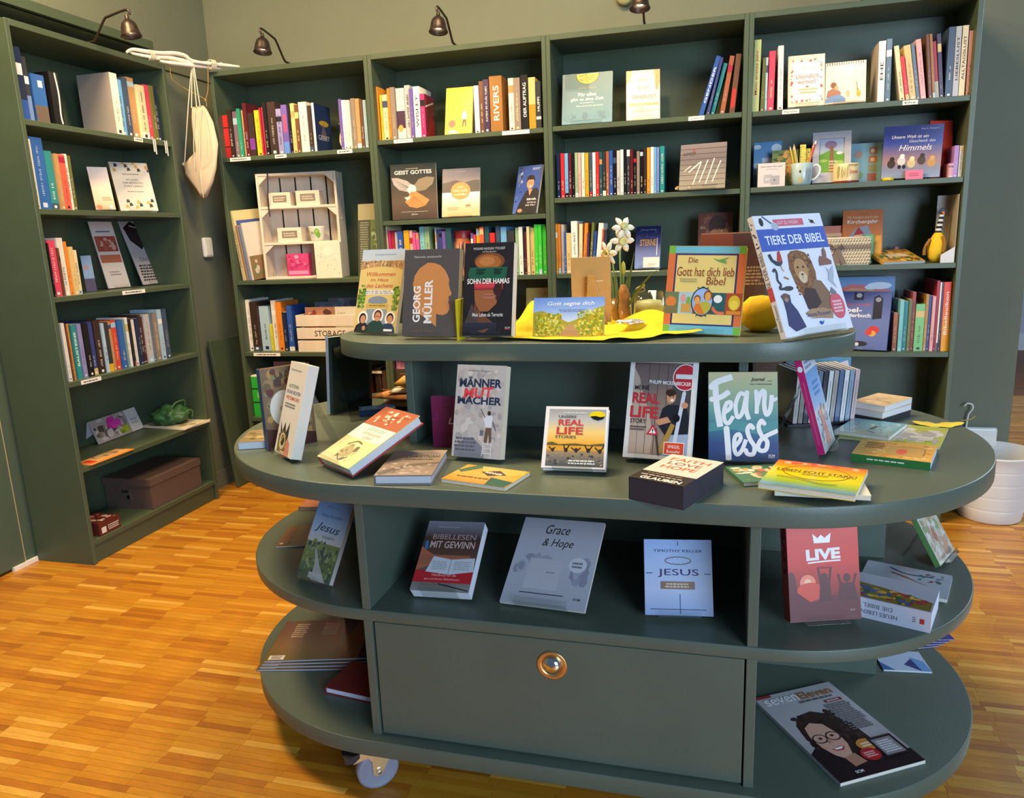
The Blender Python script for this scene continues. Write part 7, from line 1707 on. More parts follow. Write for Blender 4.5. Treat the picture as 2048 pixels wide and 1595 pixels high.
book('book', frame(0.57, 0.04, 0.5954 + 0.0145, 0, pi / 2), 0.17, 0.17, 0.014, '6a4424', 'brown book lying on top of the red ledgers', art=[('n', 0, 0, 1, 1, 14, 0.12, ['8a5a2c', '5a3820', 'a87a3c'])])
book('book', frame(0.10, 0.09, 0.3703 + 0.0, 0, 0.12), 0.17, 0.27, 0.012, '8a6a68', 'mauve book with red fruit picture, low in leftmost back bookcase', art=[('e', 0.45, 0.82, 0.28, 0.13, 'a82c34'), ('s', [(0.45, 0.9), (0.5, 0.98)], 0.03, '5a6a3c')])
# gift card and foil flower on the top shelf
oc = empty('gift_card', frame(0.598, 0.062, 1.6365, radians(14), 0.12), 'cream oval-window gift card between the books', 'card')
q = MB(); n_ = 24; q.prism([(0.045 + 0.038 * cos(2 * pi * k / n_) * (1 if sin(2 * pi * k / n_) > -.2 else 1.05), 0.055 + 0.055 * sin(2 * pi * k / n_)) for k in range(n_)], -0.0015, 0.0015, M=Matrix(((1, 0, 0, 0), (0, 0, -1, 0), (0, 1, 0, 0), (0, 0, 0, 1)))); q.build('card_sheet', solid('dccdb0', 0.7), oc)
q = MB(); q.prism([(0.048 + 0.014 * cos(2 * pi * k / n_), 0.062 + 0.030 * sin(2 * pi * k / n_)) for k in range(n_)], 0.0016, 0.0019, M=Matrix(((1, 0, 0, 0), (0, 0, -1, 0), (0, 1, 0, 0), (0, 0, 0, 1)))); q.build('card_oval', solid('a89474', 0.7), oc)
q = MB(); q.tube([(0.02, 0, 0.02), (0.015, 0.0, 0.12)], 0.0014, 6); q.build('flower_stem', solid('6a5a48', 0.6), oc)
q = MB()
for k in range(6):
    q.lathe([(0.0001, 0), (0.006, 0.004), (0.0001, 0.012)], 6, T(0.015, 0, 0.118) @ RZ(k * pi / 3) @ Matrix.Rotation(1.0, 4, 'Y'))
q.build('foil_flower', CHROME, oc)

# ------------------------------------------------------------------ second back bookcase extras
q = MB(); q.box((1.045, 0.055, 1.6625), (1.048, 0.18, 1.905)); q.box((0.985, 0.055, 1.6622), (1.045, 0.18, 1.6628)); tag(q.build('bookend', ACRYL), 'clear acrylic bookend right of the pink book', 'bookend')
cn = empty('round_tin', (1.165, 0.10, 1.0523), 'round orange and red tin on third shelf of second back bookcase', 'tin')
q = MB(); q.lathe([(0.0001, 0), (0.043, 0), (0.044, 0.002), (0.044, 0.17), (0.0001, 0.17)], 32); q.build('tin_body', solid('c87850', 0.4), cn)
q = MB(); q.lathe([(0.0455, 0.17), (0.0455, 0.200), (0.044, 0.203), (0.0001, 0.203)], 32); q.build('tin_lid', solid('a82c30', 0.35), cn)
q = MB(); ml = MB(); draw(q, ml, [('n', 0, 0.05, 1, 0.95, 26, 0.06, ['d8b490', 'c88a5c', '3a2620', '8a4a34', 'e0c8a8'])], 1.0, 0.17, lambda X, Y, l: ((0.0442 + l * .0002) * cos(-2.6 + 2.2 * X), (0.0442 + l * .0002) * sin(-2.6 + 2.2 * X), Y), random.Random(2)); q.build('tin_print', PRINT, cn)
book('book', frame(1.455, 0.07, 0.7055, 0, 0.16), 0.13, 0.285, 0.014, 'c8b060', 'yellow floral script book behind the Sohn der Hamas paperback', art=[('n', 0, 0, 1, 1, 60, 0.06, ['d0bc70', 'a8a048', 'c8a850', 'd8c880']), ('t', 'Alles', 0.4, 0.80, 0.5, 0.07, '9a5a34', 0, 0, 0.3), ('t', 'was ihr tut', 0.5, 0.70, 0.7, 0.06, '9a5a34', 0, 0, 0.3), ('t', 'geschehe', 0.45, 0.60, 0.6, 0.06, '9a5a34', 0, 0, 0.3), ('t', 'in Liebe', 0.5, 0.50, 0.55, 0.06, '9a5a34', 0, 0, 0.3)], gloss=True)
b_ = empty('small_box', (0.822, 0.03, 0.622), 'pink box with disc print low in the second back bookcase', 'box')
q = MB(); q.box((0, 0, 0), (0.10, 0.06, 0.05), C('d08aa8')); q.box((0.022, -0.0004, 0.008), (0.046, -0.0001, 0.040), C('a87090')); q.build('box_body', PRINT, b_)
q = MB(); q.box((0.82, 0.02, 0.3705), (0.98, 0.2, 0.6215), C('4a3c30')); tag(q.build('carton', PRINT), 'dark carton carrying the small pink box', 'box')

# ------------------------------------------------------------------ third back bookcase extras
rp = empty('twisted_cord', (2.127, -0.002, 1.3722), 'twisted orange and cream cord lying before the record sleeve', 'cord')
q = MB()
for k in range(2):
    q.tube([(0.004 * i, 0.012 + 0.006 * sin(i * 0.35) + 0.004 * cos(i * 0.9 + k * pi), 0.0092 + 0.004 * sin(i * 0.9 + k * pi) + (0.004 * sin(i * 0.25) + 0.004)) for i in range(36)], 0.0042, 6, mi=k)
q.build('cord_strands', [solid('c87a34', 0.8), solid('d8c49c', 0.8)], rp)
q = MB(); q.tube([(2.315 + 0.019 * cos(a * pi / 4 + .3), 0.03, 1.397 + 0.017 * sin(a * pi / 4 + .3)) for a in range(9)], 0.0042, 6); tag(q.build('metal_ring', BLACKP), 'dark square ring at the right end beside the record sleeve', 'ring')
q = MB(); q.box((1.665, 0.072, 1.665), (1.765, 0.0745, 1.925)); tag(q.build('acrylic_panel', ACRYL), 'clear acrylic panel behind the square teal book', 'panel')
for i in range(2):
    q = MB(); q.box((0, 0, 0), (0.13, 0.06, 0.0015)); o = q.build('paper_note', WHITEP); o.matrix_world = T(1.93 - 0.115 * i, 0.005 + 0.01 * i, 1.0535) @ RZ(0.1)
    tag(o, ['white paper note under the Sterne book', 'white paper note behind the daffodil stems'][i], 'note')

# ------------------------------------------------------------------ rightmost back bookcase extras
def pbox(n, x, y, z, w, d, h, col, label, art=(), rz=0.0, cat='box', tau=0.0, mt=None):
    rt_ = empty(n, T(x, y, z) @ RZ(rz) @ Matrix.Rotation(-tau, 4, 'X'), label, cat)
    q_ = MB(); q_.box((0, 0, 0), (w, d, h), C(col)); q_.build('box_body', mt or PRINT, rt_)
    if art:
        print_parts(rt_, art, w, h, lambda X, Y, l: (min(max(X, .0002), w - .0002), -0.0003 - l * 0.00006, min(max(Y, .0002), h - .0002)), random.Random(label), 'box_picture', 'box_lettering', PRINT)
    return rt_


pbox('picture_card', 2.435, 0.13, 1.3735, 0.11, 0.006, 0.185, '5a8ab0', 'blue cloud picture card at the left of the mug shelf', [('g', 0, 0.3, 1, 1, ['7aa4c4', '4a84b8']), ('e', 0.8, 0.86, 0.18, 0.09, 'd8dce0'), ('e', 0.12, 0.9, 0.14, 0.05, 'c8d0d8'), ('e', 0.12, 0.5, 0.14, 0.06, 'c8d0d8'), ('r', 0.3, 0.42, 0.8, 0.66, 'c8c8d8'), ('t', 'Wild', 0.5, 0.54, 0.3, 0.08, '9a4a6a', 8, 0, 0.3), ('r', 0, 0, 1, 0.3, '3a6a84')], tau=0.08, cat='card')
pbox('picture_card', 2.505, 0.09, 1.3735, 0.10, 0.004, 0.145, '6a7a3c', 'small autumn wood picture card behind the white card box', [('n', 0, 0, 1, 1, 50, 0.12, ['4a6a34', '8a7a34', 'b8843c', 'c89a5c', '3a4a2c'])], tau=0.08, cat='card')
b_ = pbox('mug_box', 2.447, 0.006, 1.3733, 0.102, 0.065, 0.09, 'd8ccc8', 'white mug gift box with cup drawing beside the patterned mug', [('t', 'Gott macht dich stark', 0.5, 0.86, 0.8, 0.07, '6a6468', 0, 0, 0.1), ('b', 0.3, 0.72, 0.8, 0.76, 1, 'b0a8a8'), ('r', 0.22, 0.16, 0.52, 0.52, 'b4b0b0'), ('r', 0.48, 0.08, 0.80, 0.46, 'a8a4a4'), ('e', 0.62, 0.28, 0.03, 0.03, '4a4446'), ('r', 0.27, 0.28, 0.42, 0.36, 'd0ccc8')])
q = MB(); q.box((-0.0006, 0, 0), (0, 0.065, 0.09), C('b89a74')); q.build('box_side', PRINT, b_)
mg = empty('mug', (2.614, 0.045, 1.3733), 'pale blue dog-print mug holding pencils and rulers', 'mug')
q = MB(); q.lathe([(0.0001, 0.0), (0.030, 0.0), (0.036, 0.006), (0.0385, 0.03), (0.0405, 0.083), (0.0395, 0.0845), (0.0380, 0.083), (0.036, 0.03), (0.033, 0.008), (0.0001, 0.006)], 36); q.build('mug_body', solid('a9c2c4', 0.25), mg)
q = MB(); q.tube(smooth_pts([(0.038, -0.004, 0.070), (0.055, -0.01, 0.075), (0.066, -0.012, 0.062), (0.064, -0.012, 0.040), (0.050, -0.008, 0.022), (0.037, -0.004, 0.020)], 5), 0.0045, 8); q.build('mug_handle', solid('d8e0e0', 0.25), mg)
q = MB(); ml = MB(); draw(q, ml, [('e', 0.34, 0.55, 0.13, 0.26, 'd0b8a0'), ('e', 0.34, 0.62, 0.05, 0.07, '4a3a34'), ('r', 0.30, 0.10, 0.42, 0.40, 'c8a850'), ('n', 0.6, 0.1, 1.0, 0.9, 12, 0.02, ['7a8a94', '8a9aa4'])], 1.0, 0.083, lambda X, Y, l: ((0.0365 + 0.0040 * Y / 0.083 + l * .0002) * cos(-2.45 + 1.9 * X), (0.0365 + 0.0040 * Y / 0.083 + l * .0002) * sin(-2.45 + 1.9 * X), Y), random.Random(2)); q.build('mug_print', PRINT, mg)
for i, (bx_, by_, tx_, ty_, L_, c1, lb) in enumerate(((-.012, .0, -.040, .01, 0.150, 'd0b840', 'yellow pencil tilting furthest left in the mug'), (-.005, -.012, -.032, -.02, 0.145, 'c8a83c', 'yellow pencil second from left in the mug'), (.0, .01, -.024, .02, 0.158, 'd8c890', 'pale pencil standing tallest on the left in the mug'), (.012, .0, .034, -.01, 0.150, 'd8803c', 'orange pencil leaning right in the mug'), (.010, .012, .040, .012, 0.165, 'b82c48', 'crimson pencil with white eraser leaning right in mug'))):
    rt_ = empty('pencil', (2.614 + bx_, 0.045 + by_, 1.380), lb, 'pencil', 'pencils in the patterned mug')
    d_ = Vector((tx_ - bx_, ty_ - by_, 0.12)).normalized()
    q = MB(); q.tube([Vector((0, 0, 0)), d_ * (L_ - 0.012)], 0.0036, 6); q.build('shaft', solid(c1, 0.4), rt_)
    q = MB(); q.tube([d_ * (L_ - 0.012), d_ * L_], [0.0036, 0.0008] if i != 4 else [0.0036, 0.0034], 6); q.build('tip' if i != 4 else 'eraser', solid('d8b890' if i != 4 else 'e8e4e0', 0.6), rt_)
for i, (x_, h_, rz_, lb) in enumerate(((2.618, 0.150, 0.05, 'taller yellow giraffe ruler in the mug'), (2.636, 0.135, 0.12, 'shorter yellow giraffe ruler in the mug'))):
    pbox('ruler', x_ - 0.012, 0.055 + 0.008 * i, 1.380, 0.022, 0.002, h_, 'd8c41c', lb, [('n', 0, 0.4, 1, 1, 14, 0.09, ['3a3418', '8a7a18']), ('b', 0.05, 0.45, 0.2, 0.95, 10, '3a3418')], rz=rz_, cat='ruler')
x, y, z, psi, tau, w, h, t = F['B4fr'][:8]
fr = empty('framed_picture', frame(x, y + 0.06, z + 0.002, psi, tau), 'silver picture frame with hillside tree picture behind the mugs', 'frame')
q = MB()
for a_, b_ in (((0, 0, 0), (w, 0.012, h * 0.20)), ((0, 0, h * 0.87), (w, 0.012, h)), ((0, 0, h * 0.20), (w * 0.17, 0.012, h * 0.87)), ((w * 0.83, 0, h * 0.20), (w, 0.012, h * 0.87))):
    q.box(a_, b_)
q.build('frame_border', solid('b4b0b4', 0.35), fr)
q = MB(); q.box((w * 0.1, 0.006, h * 0.1), (w * 0.9, 0.010, h * 0.9), C('9aa8b8')); q.build('mount', PRINT, fr)
q = MB(); ml = MB(); draw(q, ml, [('g', 0.17, 0.2, 0.83, 0.87, ['5a8a34', '8ab050', 'a8b4c4', 'a8b0c8']), ('p', [(0.17, 0.2), (0.17, 0.55), (0.5, 0.66), (0.83, 0.56), (0.83, 0.2)], '6a9a3c'), ('e', 0.48, 0.75, 0.16, 0.08, '8a7494'), ('p', [(0.44, 0.2), (0.46, 0.72), (0.54, 0.72), (0.58, 0.2)], '8a6444'), ('e', 0.28, 0.44, 0.12, 0.03, '98b858'), ('e', 0.70, 0.40, 0.12, 0.03, '98b858'), ('e', 0.7, 0.58, 0.08, 0.03, 'd8dcd4'), ('b', 0.42, 0.22, 0.68, 0.45, 4, 'c8b49a')], w, h, lambda X, Y, l: (X, 0.0058 - l * 0.0001, Y), random.Random(3)); q.build('frame_picture', PRINT, fr)
cm = empty('round_tin', (2.779, 0.050, 1.3733), 'cream tin with writing and brown base beside picture frame', 'tin')
q = MB(); q.lathe([(0.0001, 0), (0.046, 0), (0.0475, 0.003), (0.0475, 0.008)], 36); q.build('tin_base', solid('8a3a30', 0.4), cm)
q = MB(); q.lathe([(0.0475, 0.0082), (0.0470, 0.0725), (0.0460, 0.0735), (0.0448, 0.0725), (0.0448, 0.010)], 36); q.build('tin_body', solid('d8c896', 0.35), cm)
q = MB(); ml = MB(); draw(q, ml, [('n', 0, 0.1, 0.5, 0.9, 16, 0.02, ['8a7a4a', 'b8a46a']), ('r', 0.52, 0.28, 0.98, 0.74, 'e0b8b0'), ('t', 'Gottesliebe', 0.72, 0.52, 0.38, 0.2, 'b83a4c', 0, 0, 0.2), ('t', 'geborgen', 0.66, 0.85, 0.42, 0.16, '4a4434', 0, 0, 0.2)], 1.0, 0.072, lambda X, Y, l: ((0.0478 + l * .0002) * cos(-2.5 + 2.0 * X), (0.0478 + l * .0002) * sin(-2.5 + 2.0 * X), Y + 0.004), random.Random(2)); q.build('tin_print', PRINT, cm); ml.build('tin_lettering', INK, cm)
pbox('sticker_pad', 2.795, 0.115, 1.3735, 0.125, 0.01, 0.155, '7aa0a8', 'teal sticker pad with animal squares behind the cream tin', [('r', 0.62, 0.72, 0.86, 0.9, '9a6a54'), ('r', 0.60, 0.5, 0.86, 0.68, 'a8744c'), ('r', 0.60, 0.28, 0.84, 0.46, '8a8a5c'), ('r', 0.58, 0.05, 0.84, 0.24, 'a05a44'), ('e', 0.3, 0.72, 0.12, 0.1, 'a88070'), ('e', 0.72, 0.8, 0.06, 0.05, 'd8c0a8'), ('e', 0.72, 0.58, 0.06, 0.05, 'd8b48c'), ('e', 0.3, 0.2, 0.16, 0.1, '7a8a4c')], tau=0.12, cat='pad')
q = MB(); q.lathe([(0.014, 0), (0.020, 0), (0.0205, 0.002), (0.0205, 0.008), (0.020, 0.010), (0.014, 0.010), (0.014, 0)], 28, T(2.925, 0.021, 1.3733)); tag(q.build('tape_roll', solid('e0c410', 0.35)), 'yellow washi tape roll before the Himmels book', 'tape')
pbox('note_pad', 2.985, 0.012, 1.3733, 0.060, 0.006, 0.036, 'e07a94', 'pink note pad leaning at the front of Himmels book', [('b', 0.2, 0.3, 0.8, 0.7, 2, 'c05a78')], tau=0.25, cat='notepad')
for i, (x_, w_, h_, c1, lb) in enumerate(((3.135, 0.016, 0.052, 'd8909c', 'short pink booklet left of the lilac book'), (3.150, 0.016, 0.115, 'a878b8', 'lilac book at right end of mug shelf'), (3.1675, 0.014, 0.113, 'd0ccca', 'white book at far right end of mug shelf'))):
    M_ = Matrix(((0, -1, 0, x_ + w_ - 0.001), (1, 0, 0, 0.03), (0, 0, 1, 1.3733), (0, 0, 0, 1)))
    book('book', M_, 0.10, h_, w_ - 0.001, c1, lb, spine_art=spine_auto(random.Random(lb), w_, h_, 'white' if i == 2 else 'rose', False))

# wicker basket with ribbon
bk = empty('wicker_basket', (2.716, 0.010, 1.0563), 'cream wicker basket with gingham ribbon on third shelf, rightmost bookcase', 'basket')
BW, BD, BH = 0.16, 0.10, 0.105
WICK = mat('cream_wicker', 'dccdb0', 0.75)
q = MB()
nst = 15
for sd in range(4):
    Lx = BW if sd % 2 == 0 else BD
    for i in range(nst if sd % 2 == 0 else 12):
        for j in range(8):
            u0 = (i + (0.5 if j % 2 else 0)) / (nst if sd % 2 == 0 else 12)
            zc = 0.006 + j * 0.0124
            s0, s1 = u0 * Lx, min((u0 + 0.95 / (nst if sd % 2 == 0 else 12)) * Lx, Lx)
            pa, pm, pb = (s0, 0.000, zc), ((s0 + s1) / 2, -0.0028, zc + 0.005), (s1, 0.000, zc + 0.009)
            def mp_(p):
                s_, o_, z_ = p
                return [(s_, o_, z_), (BW - o_, s_, z_), (BW - s_, BD - o_, z_), (o_, BD - s_, z_)][sd]
            q.tube([mp_(pa), mp_(pm), mp_(pb)], [0.0022, 0.0034, 0.0022], 5)
o = q.build('wicker_weave', WICK, bk); o['kind'] = 'stuff'
q = MB(); q.box((0.002, 0.002, 0), (BW - 0.002, 0.005, BH - 0.002)); q.box((0.002, BD - 0.005, 0), (BW - 0.002, BD - 0.002, BH - 0.002)); q.box((0.002, 0.005, 0), (0.005, BD - 0.005, BH - 0.002)); q.box((BW - 0.005, 0.005, 0), (BW - 0.002, BD - 0.005, BH - 0.002)); q.box((0.005, 0.005, 0), (BW - 0.005, BD - 0.005, 0.003)); q.build('basket_body', WICK, bk)
q = MB(); q.tube([(0, 0, BH), (BW, 0, BH), (BW, BD, BH), (0, BD, BH), (0, 0, BH)], 0.0048, 6); q.build('basket_rim', WICK, bk)
RIB = solid('7a6a60', 0.8)
q = MB(); q.box((-0.004, -0.0052, 0.062), (BW + 0.004, -0.0042, 0.078)); q.build('ribbon_band', RIB, bk)
q = MB()
q.prism([(0.02, 0.03), (0.034, 0.07), (0.046, 0.064), (0.05, 0.012), (0.036, 0.0)], 0, 0.001, M=T(0.0, -0.0065, 0) @ Matrix.Rotation(pi / 2, 4, 'X')); q.tube([(0.03, -0.008, 0.07), (0.012, -0.012, 0.085), (0.006, -0.010, 0.072), (0.03, -0.008, 0.066), (0.055, -0.012, 0.082), (0.06, -0.010, 0.068), (0.03, -0.008, 0.07)], 0.0035, 6)
q.prism([(0.03, 0.066), (0.044, 0.068), (0.075, 0.006), (0.058, -0.004 + 0.006)], 0, 0.001, M=T(0.0, -0.0085, 0) @ Matrix.Rotation(pi / 2, 4, 'X')); q.build('ribbon_bow', RIB, bk)
pbox('picture_card', 2.70, 0.155, 1.0565, 0.11, 0.004, 0.155, 'c0623c', 'plain orange card behind the wicker basket, left', [('n', 0, 0, 1, 1, 8, 0.15, ['c0623c', 'b05834'])], tau=0.05, cat='card')
pbox('picture_card', 2.718, 0.145, 1.0565, 0.10, 0.003, 0.125, 'd0a068', 'tan PETRUS card behind the wicker basket', [('t', 'PETRUS', 0.6, 0.84, 0.7, 0.1, '34508a', 0, 0.02)], tau=0.05, cat='card')
pbox('picture_card', 2.868, 0.10, 1.0565, 0.035, 0.004, 0.115, '4a9a44', 'green card with red motif right of the wicker basket', [('e', 0.5, 0.55, 0.35, 0.1, 'd8d4d8'), ('e', 0.5, 0.55, 0.2, 0.06, 'b84038')], tau=0.05, cat='card')
M_ = frame(2.925, 0.002, 1.0590 + 0.006, radians(16), radians(74))
book('book', M_, 0.165, 0.155, 0.012, 'c89a40', 'jungle picture book leaning low before the bird toy', art=[('n', 0, 0, 1, 1, 70, 0.1, ['d8a840', 'c08030', '4a5a30', 'e0c070', 'a8682c', '6a7a3c']), ('r', 0.3, 0.4, 0.8, 0.6, 'e0ccb0')], gloss=True, pages='c8c8cc')
q = MB(); q.lathe([(0.0001, 0.0), (0.008, 0.0005), (0.0085, 0.003), (0.012, 0.006), (0.013, 0.012), (0.009, 0.019), (0.0001, 0.022)], 16, T(3.010, 0.215, 1.0995)); q.lathe([(0.03, -0.043), (0.03, -0.003), (0.0001, -0.0005)], 20, T(3.010, 0.215, 1.0995)); tag(q.build('pink_knob_jar', mat('rose_plastic', 'c88a80', 0.3)), 'small rose lidded jar behind the jungle picture book', 'jar')
tp = empty('toy_package', (3.128, 0.02, 1.0563), 'tall carded toy package at the right end of third shelf', 'package')
q = MB(); q.box((0.0, 0.10, 0), (0.050, 0.104, 0.255), C('9a907c')); q.box((0.046, 0.0, 0), (0.050, 0.10, 0.255), C('a89c84')); q.build('backing_card', PRINT, tp)
q = MB(); q.prism([(0, 0), (0.048, 0), (0.048, 0.06), (0.0, 0.03)], 0, 0.003, C('d8d4d0'), M=Matrix.Rotation(pi / 2, 4, 'X')); q.build('front_flap', PRINT, tp)
q = MB(); ml = MB(); draw(q, ml, [('n', 0.1, 0.1, 0.9, 0.9, 12, 0.06, ['3a4a6a', '8a94a8', 'c8b89a'])], 0.05, 0.25, lambda X, Y, l: (X, 0.0995 - l * 0.0001, Y), random.Random(2)); q.build('card_picture', PRINT, tp)
bt = empty('bird_toy', (3.126, 0.070, 1.0563), 'yellow plush bird with black-and-white striped neck', 'toy')
YF = mat('yellow_plush', (0.80, 0.52, 0.02), 0.9, bump=0.5, bscale=300)
q = MB(); q.lathe([(0.0001, 0.0), (0.020, 0.004), (0.030, 0.02), (0.033, 0.05), (0.028, 0.085), (0.016, 0.108), (0.010, 0.116)], 20); q.build('body', YF, bt)
q = MB(); q.tube(smooth_pts([(-0.028, -0.01, 0.09), (-0.045, -0.014, 0.06), (-0.046, -0.012, 0.03)], 4), [0.006] * 9, 7); q.tube(smooth_pts([(0.012, -0.03, 0.10), (0.018, -0.036, 0.07), (0.014, -0.036, 0.04)], 4), [0.006] * 9, 7); q.build('wing', mat('brown_plush', (0.30, 0.14, 0.03), 0.9), bt)
for k in range(8):
    q = MB(); q.lathe([(0.0108 - 0.0005 * k, 0), (0.0122 - 0.0005 * k, 0.0045), (0.0105 - 0.0005 * k, 0.009)], 14, T(0.0012 * k, 0, 0.112 + 0.0088 * k)); q.build('neck_stripe', solid('e0dcd8' if k % 2 else '22242c', 0.9), bt)
q = MB(); q.lathe([(0.0001, -0.014), (0.012, -0.006), (0.013, 0.004), (0.008, 0.013), (0.0001, 0.016)], 14, T(0.01, 0, 0.192)); q.build('head', solid('3a4466', 0.9), bt)
q = MB(); q.lathe([(0.0055, 0), (0.003, 0.012), (0.0001, 0.02)], 8, T(0.010, -0.010, 0.19) @ Matrix.Rotation(pi / 2 + 0.4, 4, 'X')); q.build('beak', solid('c8782c', 0.6), bt)
book('book', frame(2.77, 0.16, 0.7103, 0, 0.10), 0.24, 0.29, 0.012, '5a8cb8', 'rainbow picture book behind the blue Bilderbuch', art=[('g', 0, 0, 1, 1, ['4a7ab0', '5a94c0', '3a74b0']), ('p', [(0, 0.80), (0.3, 0.90), (0.6, 0.88), (0.95, 0.80), (0.95, 0.74), (0.6, 0.82), (0.3, 0.84), (0, 0.74)], 'c83a34'), ('p', [(0, 0.74), (0.3, 0.84), (0.6, 0.82), (0.95, 0.74), (0.95, 0.70), (0.6, 0.78), (0.3, 0.80), (0, 0.70)], 'd88a34'), ('p', [(0, 0.70), (0.3, 0.80), (0.6, 0.78), (0.95, 0.70), (0.95, 0.66), (0.6, 0.74), (0.3, 0.76), (0, 0.66)], 'c8b83c'), ('e', 0.75, 0.87, 0.2, 0.05, 'd0d8e4'), ('e', 0.62, 0.85, 0.1, 0.035, 'd0d8e4')], hard=True)
b_ = pbox('ring_binder', 2.452, 0.07, 0.3705, 0.125, 0.2, 0.315, '3c2c24', 'dark brown ring binder with ruled lines, low in rightmost bookcase', [('b', 0.08, 0.05, 0.95, 0.95, 26, '5a4634')], cat='binder')
q = MB(); q.box((2.585, 0.05, 0.3705), (2.592, 0.25, 0.68), C('d8d0c4')); tag(q.build('paper_folder', PRINT), 'cream paper folder standing beside the brown ring binder', 'folder')

# ------------------------------------------------------------------ upper tier: easel, cloth, daffodils, candle
ZT = 0.9893
es = empty('mini_easel', (1.995, -1.405, ZT), 'small wooden easel holding a kraft card, seen from behind', 'easel')
q = MB(); q.box((-0.048, -0.0015, 0.012), (0.048, 0.0015, 0.172)); o = q.build('kraft_card', KRAFT, es); o.rotation_euler = (radians(6), 0, radians(4))
WD = mat('honey_wood', (0.52, 0.28, 0.07), 0.5, var=0.15, vscale=30)
q = MB(); q.tube([(0.004, -0.012, 0.125), (-0.030, -0.006, 0.0)], 0.0042, 6); q.tube([(0.006, -0.012, 0.125), (0.038, -0.006, 0.0)], 0.0042, 6); q.build('easel_leg', WD, es)
q = MB(); q.prism([(-0.004, 0.128), (0.014, 0.128), (0.022, 0.0), (-0.012, 0.0)], 0, 0.004, M=T(0, -0.016, 0) @ Matrix.Rotation(radians(96), 4, 'X')); q.build('rear_prop', WD, es)
q = MB(); q.tube([(-0.02, -0.013, 0.112), (0.03, -0.013, 0.114)], 0.0015, 5); q.build('cross_pin', solid('e8d8b0', 0.5), es)

NX, NY = 70, 52
X0, X1, Y0, Y1 = 1.70, 2.30, -1.712, -1.23
vs, ok = [], []


def cl_h(x, y):
    f_ = 0.0022 + 0.0035 * (0.5 + 0.5 * noise.noise(Vector((x * 16, y * 11, 0.3)))) + 0.004 * max(0, sin(x * 55 + y * 30 + 2 * noise.noise(Vector((x * 8, y * 8, 2)))))
    f_ += 0.062 * math.exp(-((x - 1.865) / 0.036) ** 2 - ((y + 1.46) / 0.09) ** 2)
    f_ += 0.040 * math.exp(-(((x - 2.150) * 0.8 + (y + 1.46) * 0.6) / 0.040) ** 2 - (((x - 2.150) * 0.6 - (y + 1.46) * 0.8) / 0.11) ** 2)
    f_ += 0.014 * math.exp(-((y + 1.52 + 0.25 * (x - 2.08)) / 0.012) ** 2) * (1 if 2.02 < x < 2.2 else 0.3)
    for gx_, gy_, gr in ((2.055, -1.345, 0.04), (2.128, -1.325, 0.055), (1.995, -1.40, 0.06)):
        d_ = hypot(x - gx_, y - gy_)
        f_ *= 1 - 0.92 * math.exp(-(d_ / gr) ** 4)
    if y < -1.57 and x < 2.07:
        f_ = 0.0022 + (f_ - 0.0022) * 0.35
    return f_


X0, X1 = 1.80, 2.275
for j in range(NY):
    for i in range(NX):
        x = X0 + (X1 - X0) * i / (NX - 1)
        fx = -1.652 + 0.006 * sin(x * 38) - 0.036 * math.exp(-((x - 2.04) / 0.10) ** 2) + 0.50 * max(0, x - 2.14) + 0.30 * max(0, 1.87 - x)
        y = fx + (Y1 - fx) * (j / (NY - 1)) ** 1.15
        x += 0.012 * sin(y * 40) * (1 if i in (0, NX - 1) else 0.3)
        z = ZT + cl_h(x, y) + 0.0012 + 0.004 * math.exp(-((y - fx - 0.010) / 0.008) ** 2)
        vs.append((x, y, z))
fs = [(j * NX + i, j * NX + i + 1, (j + 1) * NX + i + 1, (j + 1) * NX + i) for j in range(NY - 1) for i in range(NX - 1)]
me = bpy.data.meshes.new('yellow_cloth'); me.from_pydata(vs, [], fs); me.materials.append(YCLOTH)
bm = bmesh.new(); bm.from_mesh(me); bmesh.ops.delete(bm, geom=[v for v in bm.verts if not v.link_faces], context='VERTS'); bm.to_mesh(me); bm.free()
for p in me.polygons: p.use_smooth = True
o = bpy.data.objects.new('yellow_cloth', me); COL.objects.link(o)
sm = o.modifiers.new('t', 'SOLIDIFY'); sm.thickness = 0.001; sm.offset = 1
ss = o.modifiers.new('s', 'SUBSURF'); ss.levels = 1; ss.render_levels = 1
tag(o, 'bright yellow cloth draped in folds on the upper tier', 'cloth')
yb = empty('fabric_ball', (2.388, -1.50, ZT), 'round yellow paper ball between the two upright bibles', 'ball')
q = MB(); q.lathe([(0.0001, 0.0), (0.022, 0.002), (0.040, 0.016), (0.046, 0.038), (0.042, 0.060), (0.026, 0.075), (0.0001, 0.079)], 28); q.build('ball_body', mat('yellow_paper', (0.90, 0.56, 0.01), 0.8, bump=0.5, bscale=30), yb)
pbox('slim_book', 1.7245, -1.648, ZT, 0.006, 0.06, 0.092, 'd8c018', 'slim bright yellow booklet between the two dark books', cat='booklet')
fp = empty('foil_packet', (2.105, -1.545, ZT + 0.028), 'small crumpled silver foil packet on the yellow cloth', 'packet')
bm = bmesh.new(); bmesh.ops.create_icosphere(bm, subdivisions=3, radius=1)
for v in bm.verts:
    n_ = 1 + 0.35 * noise.noise(v.co * 2.7)
    v.co = Vector((v.co.x * 0.030 * n_, v.co.y * 0.016 * n_, v.co.z * 0.006 * n_))
me = bpy.data.meshes.new('foil'); bm.to_mesh(me); bm.free(); me.materials.append(mat('silver_foil', (0.72, 0.70, 0.66), 0.3, 0.7, bump=0.6, bscale=120))
o = bpy.data.objects.new('foil', me); COL.objects.link(o); o.parent = fp; o.rotation_euler = (0, 0, 0.25)


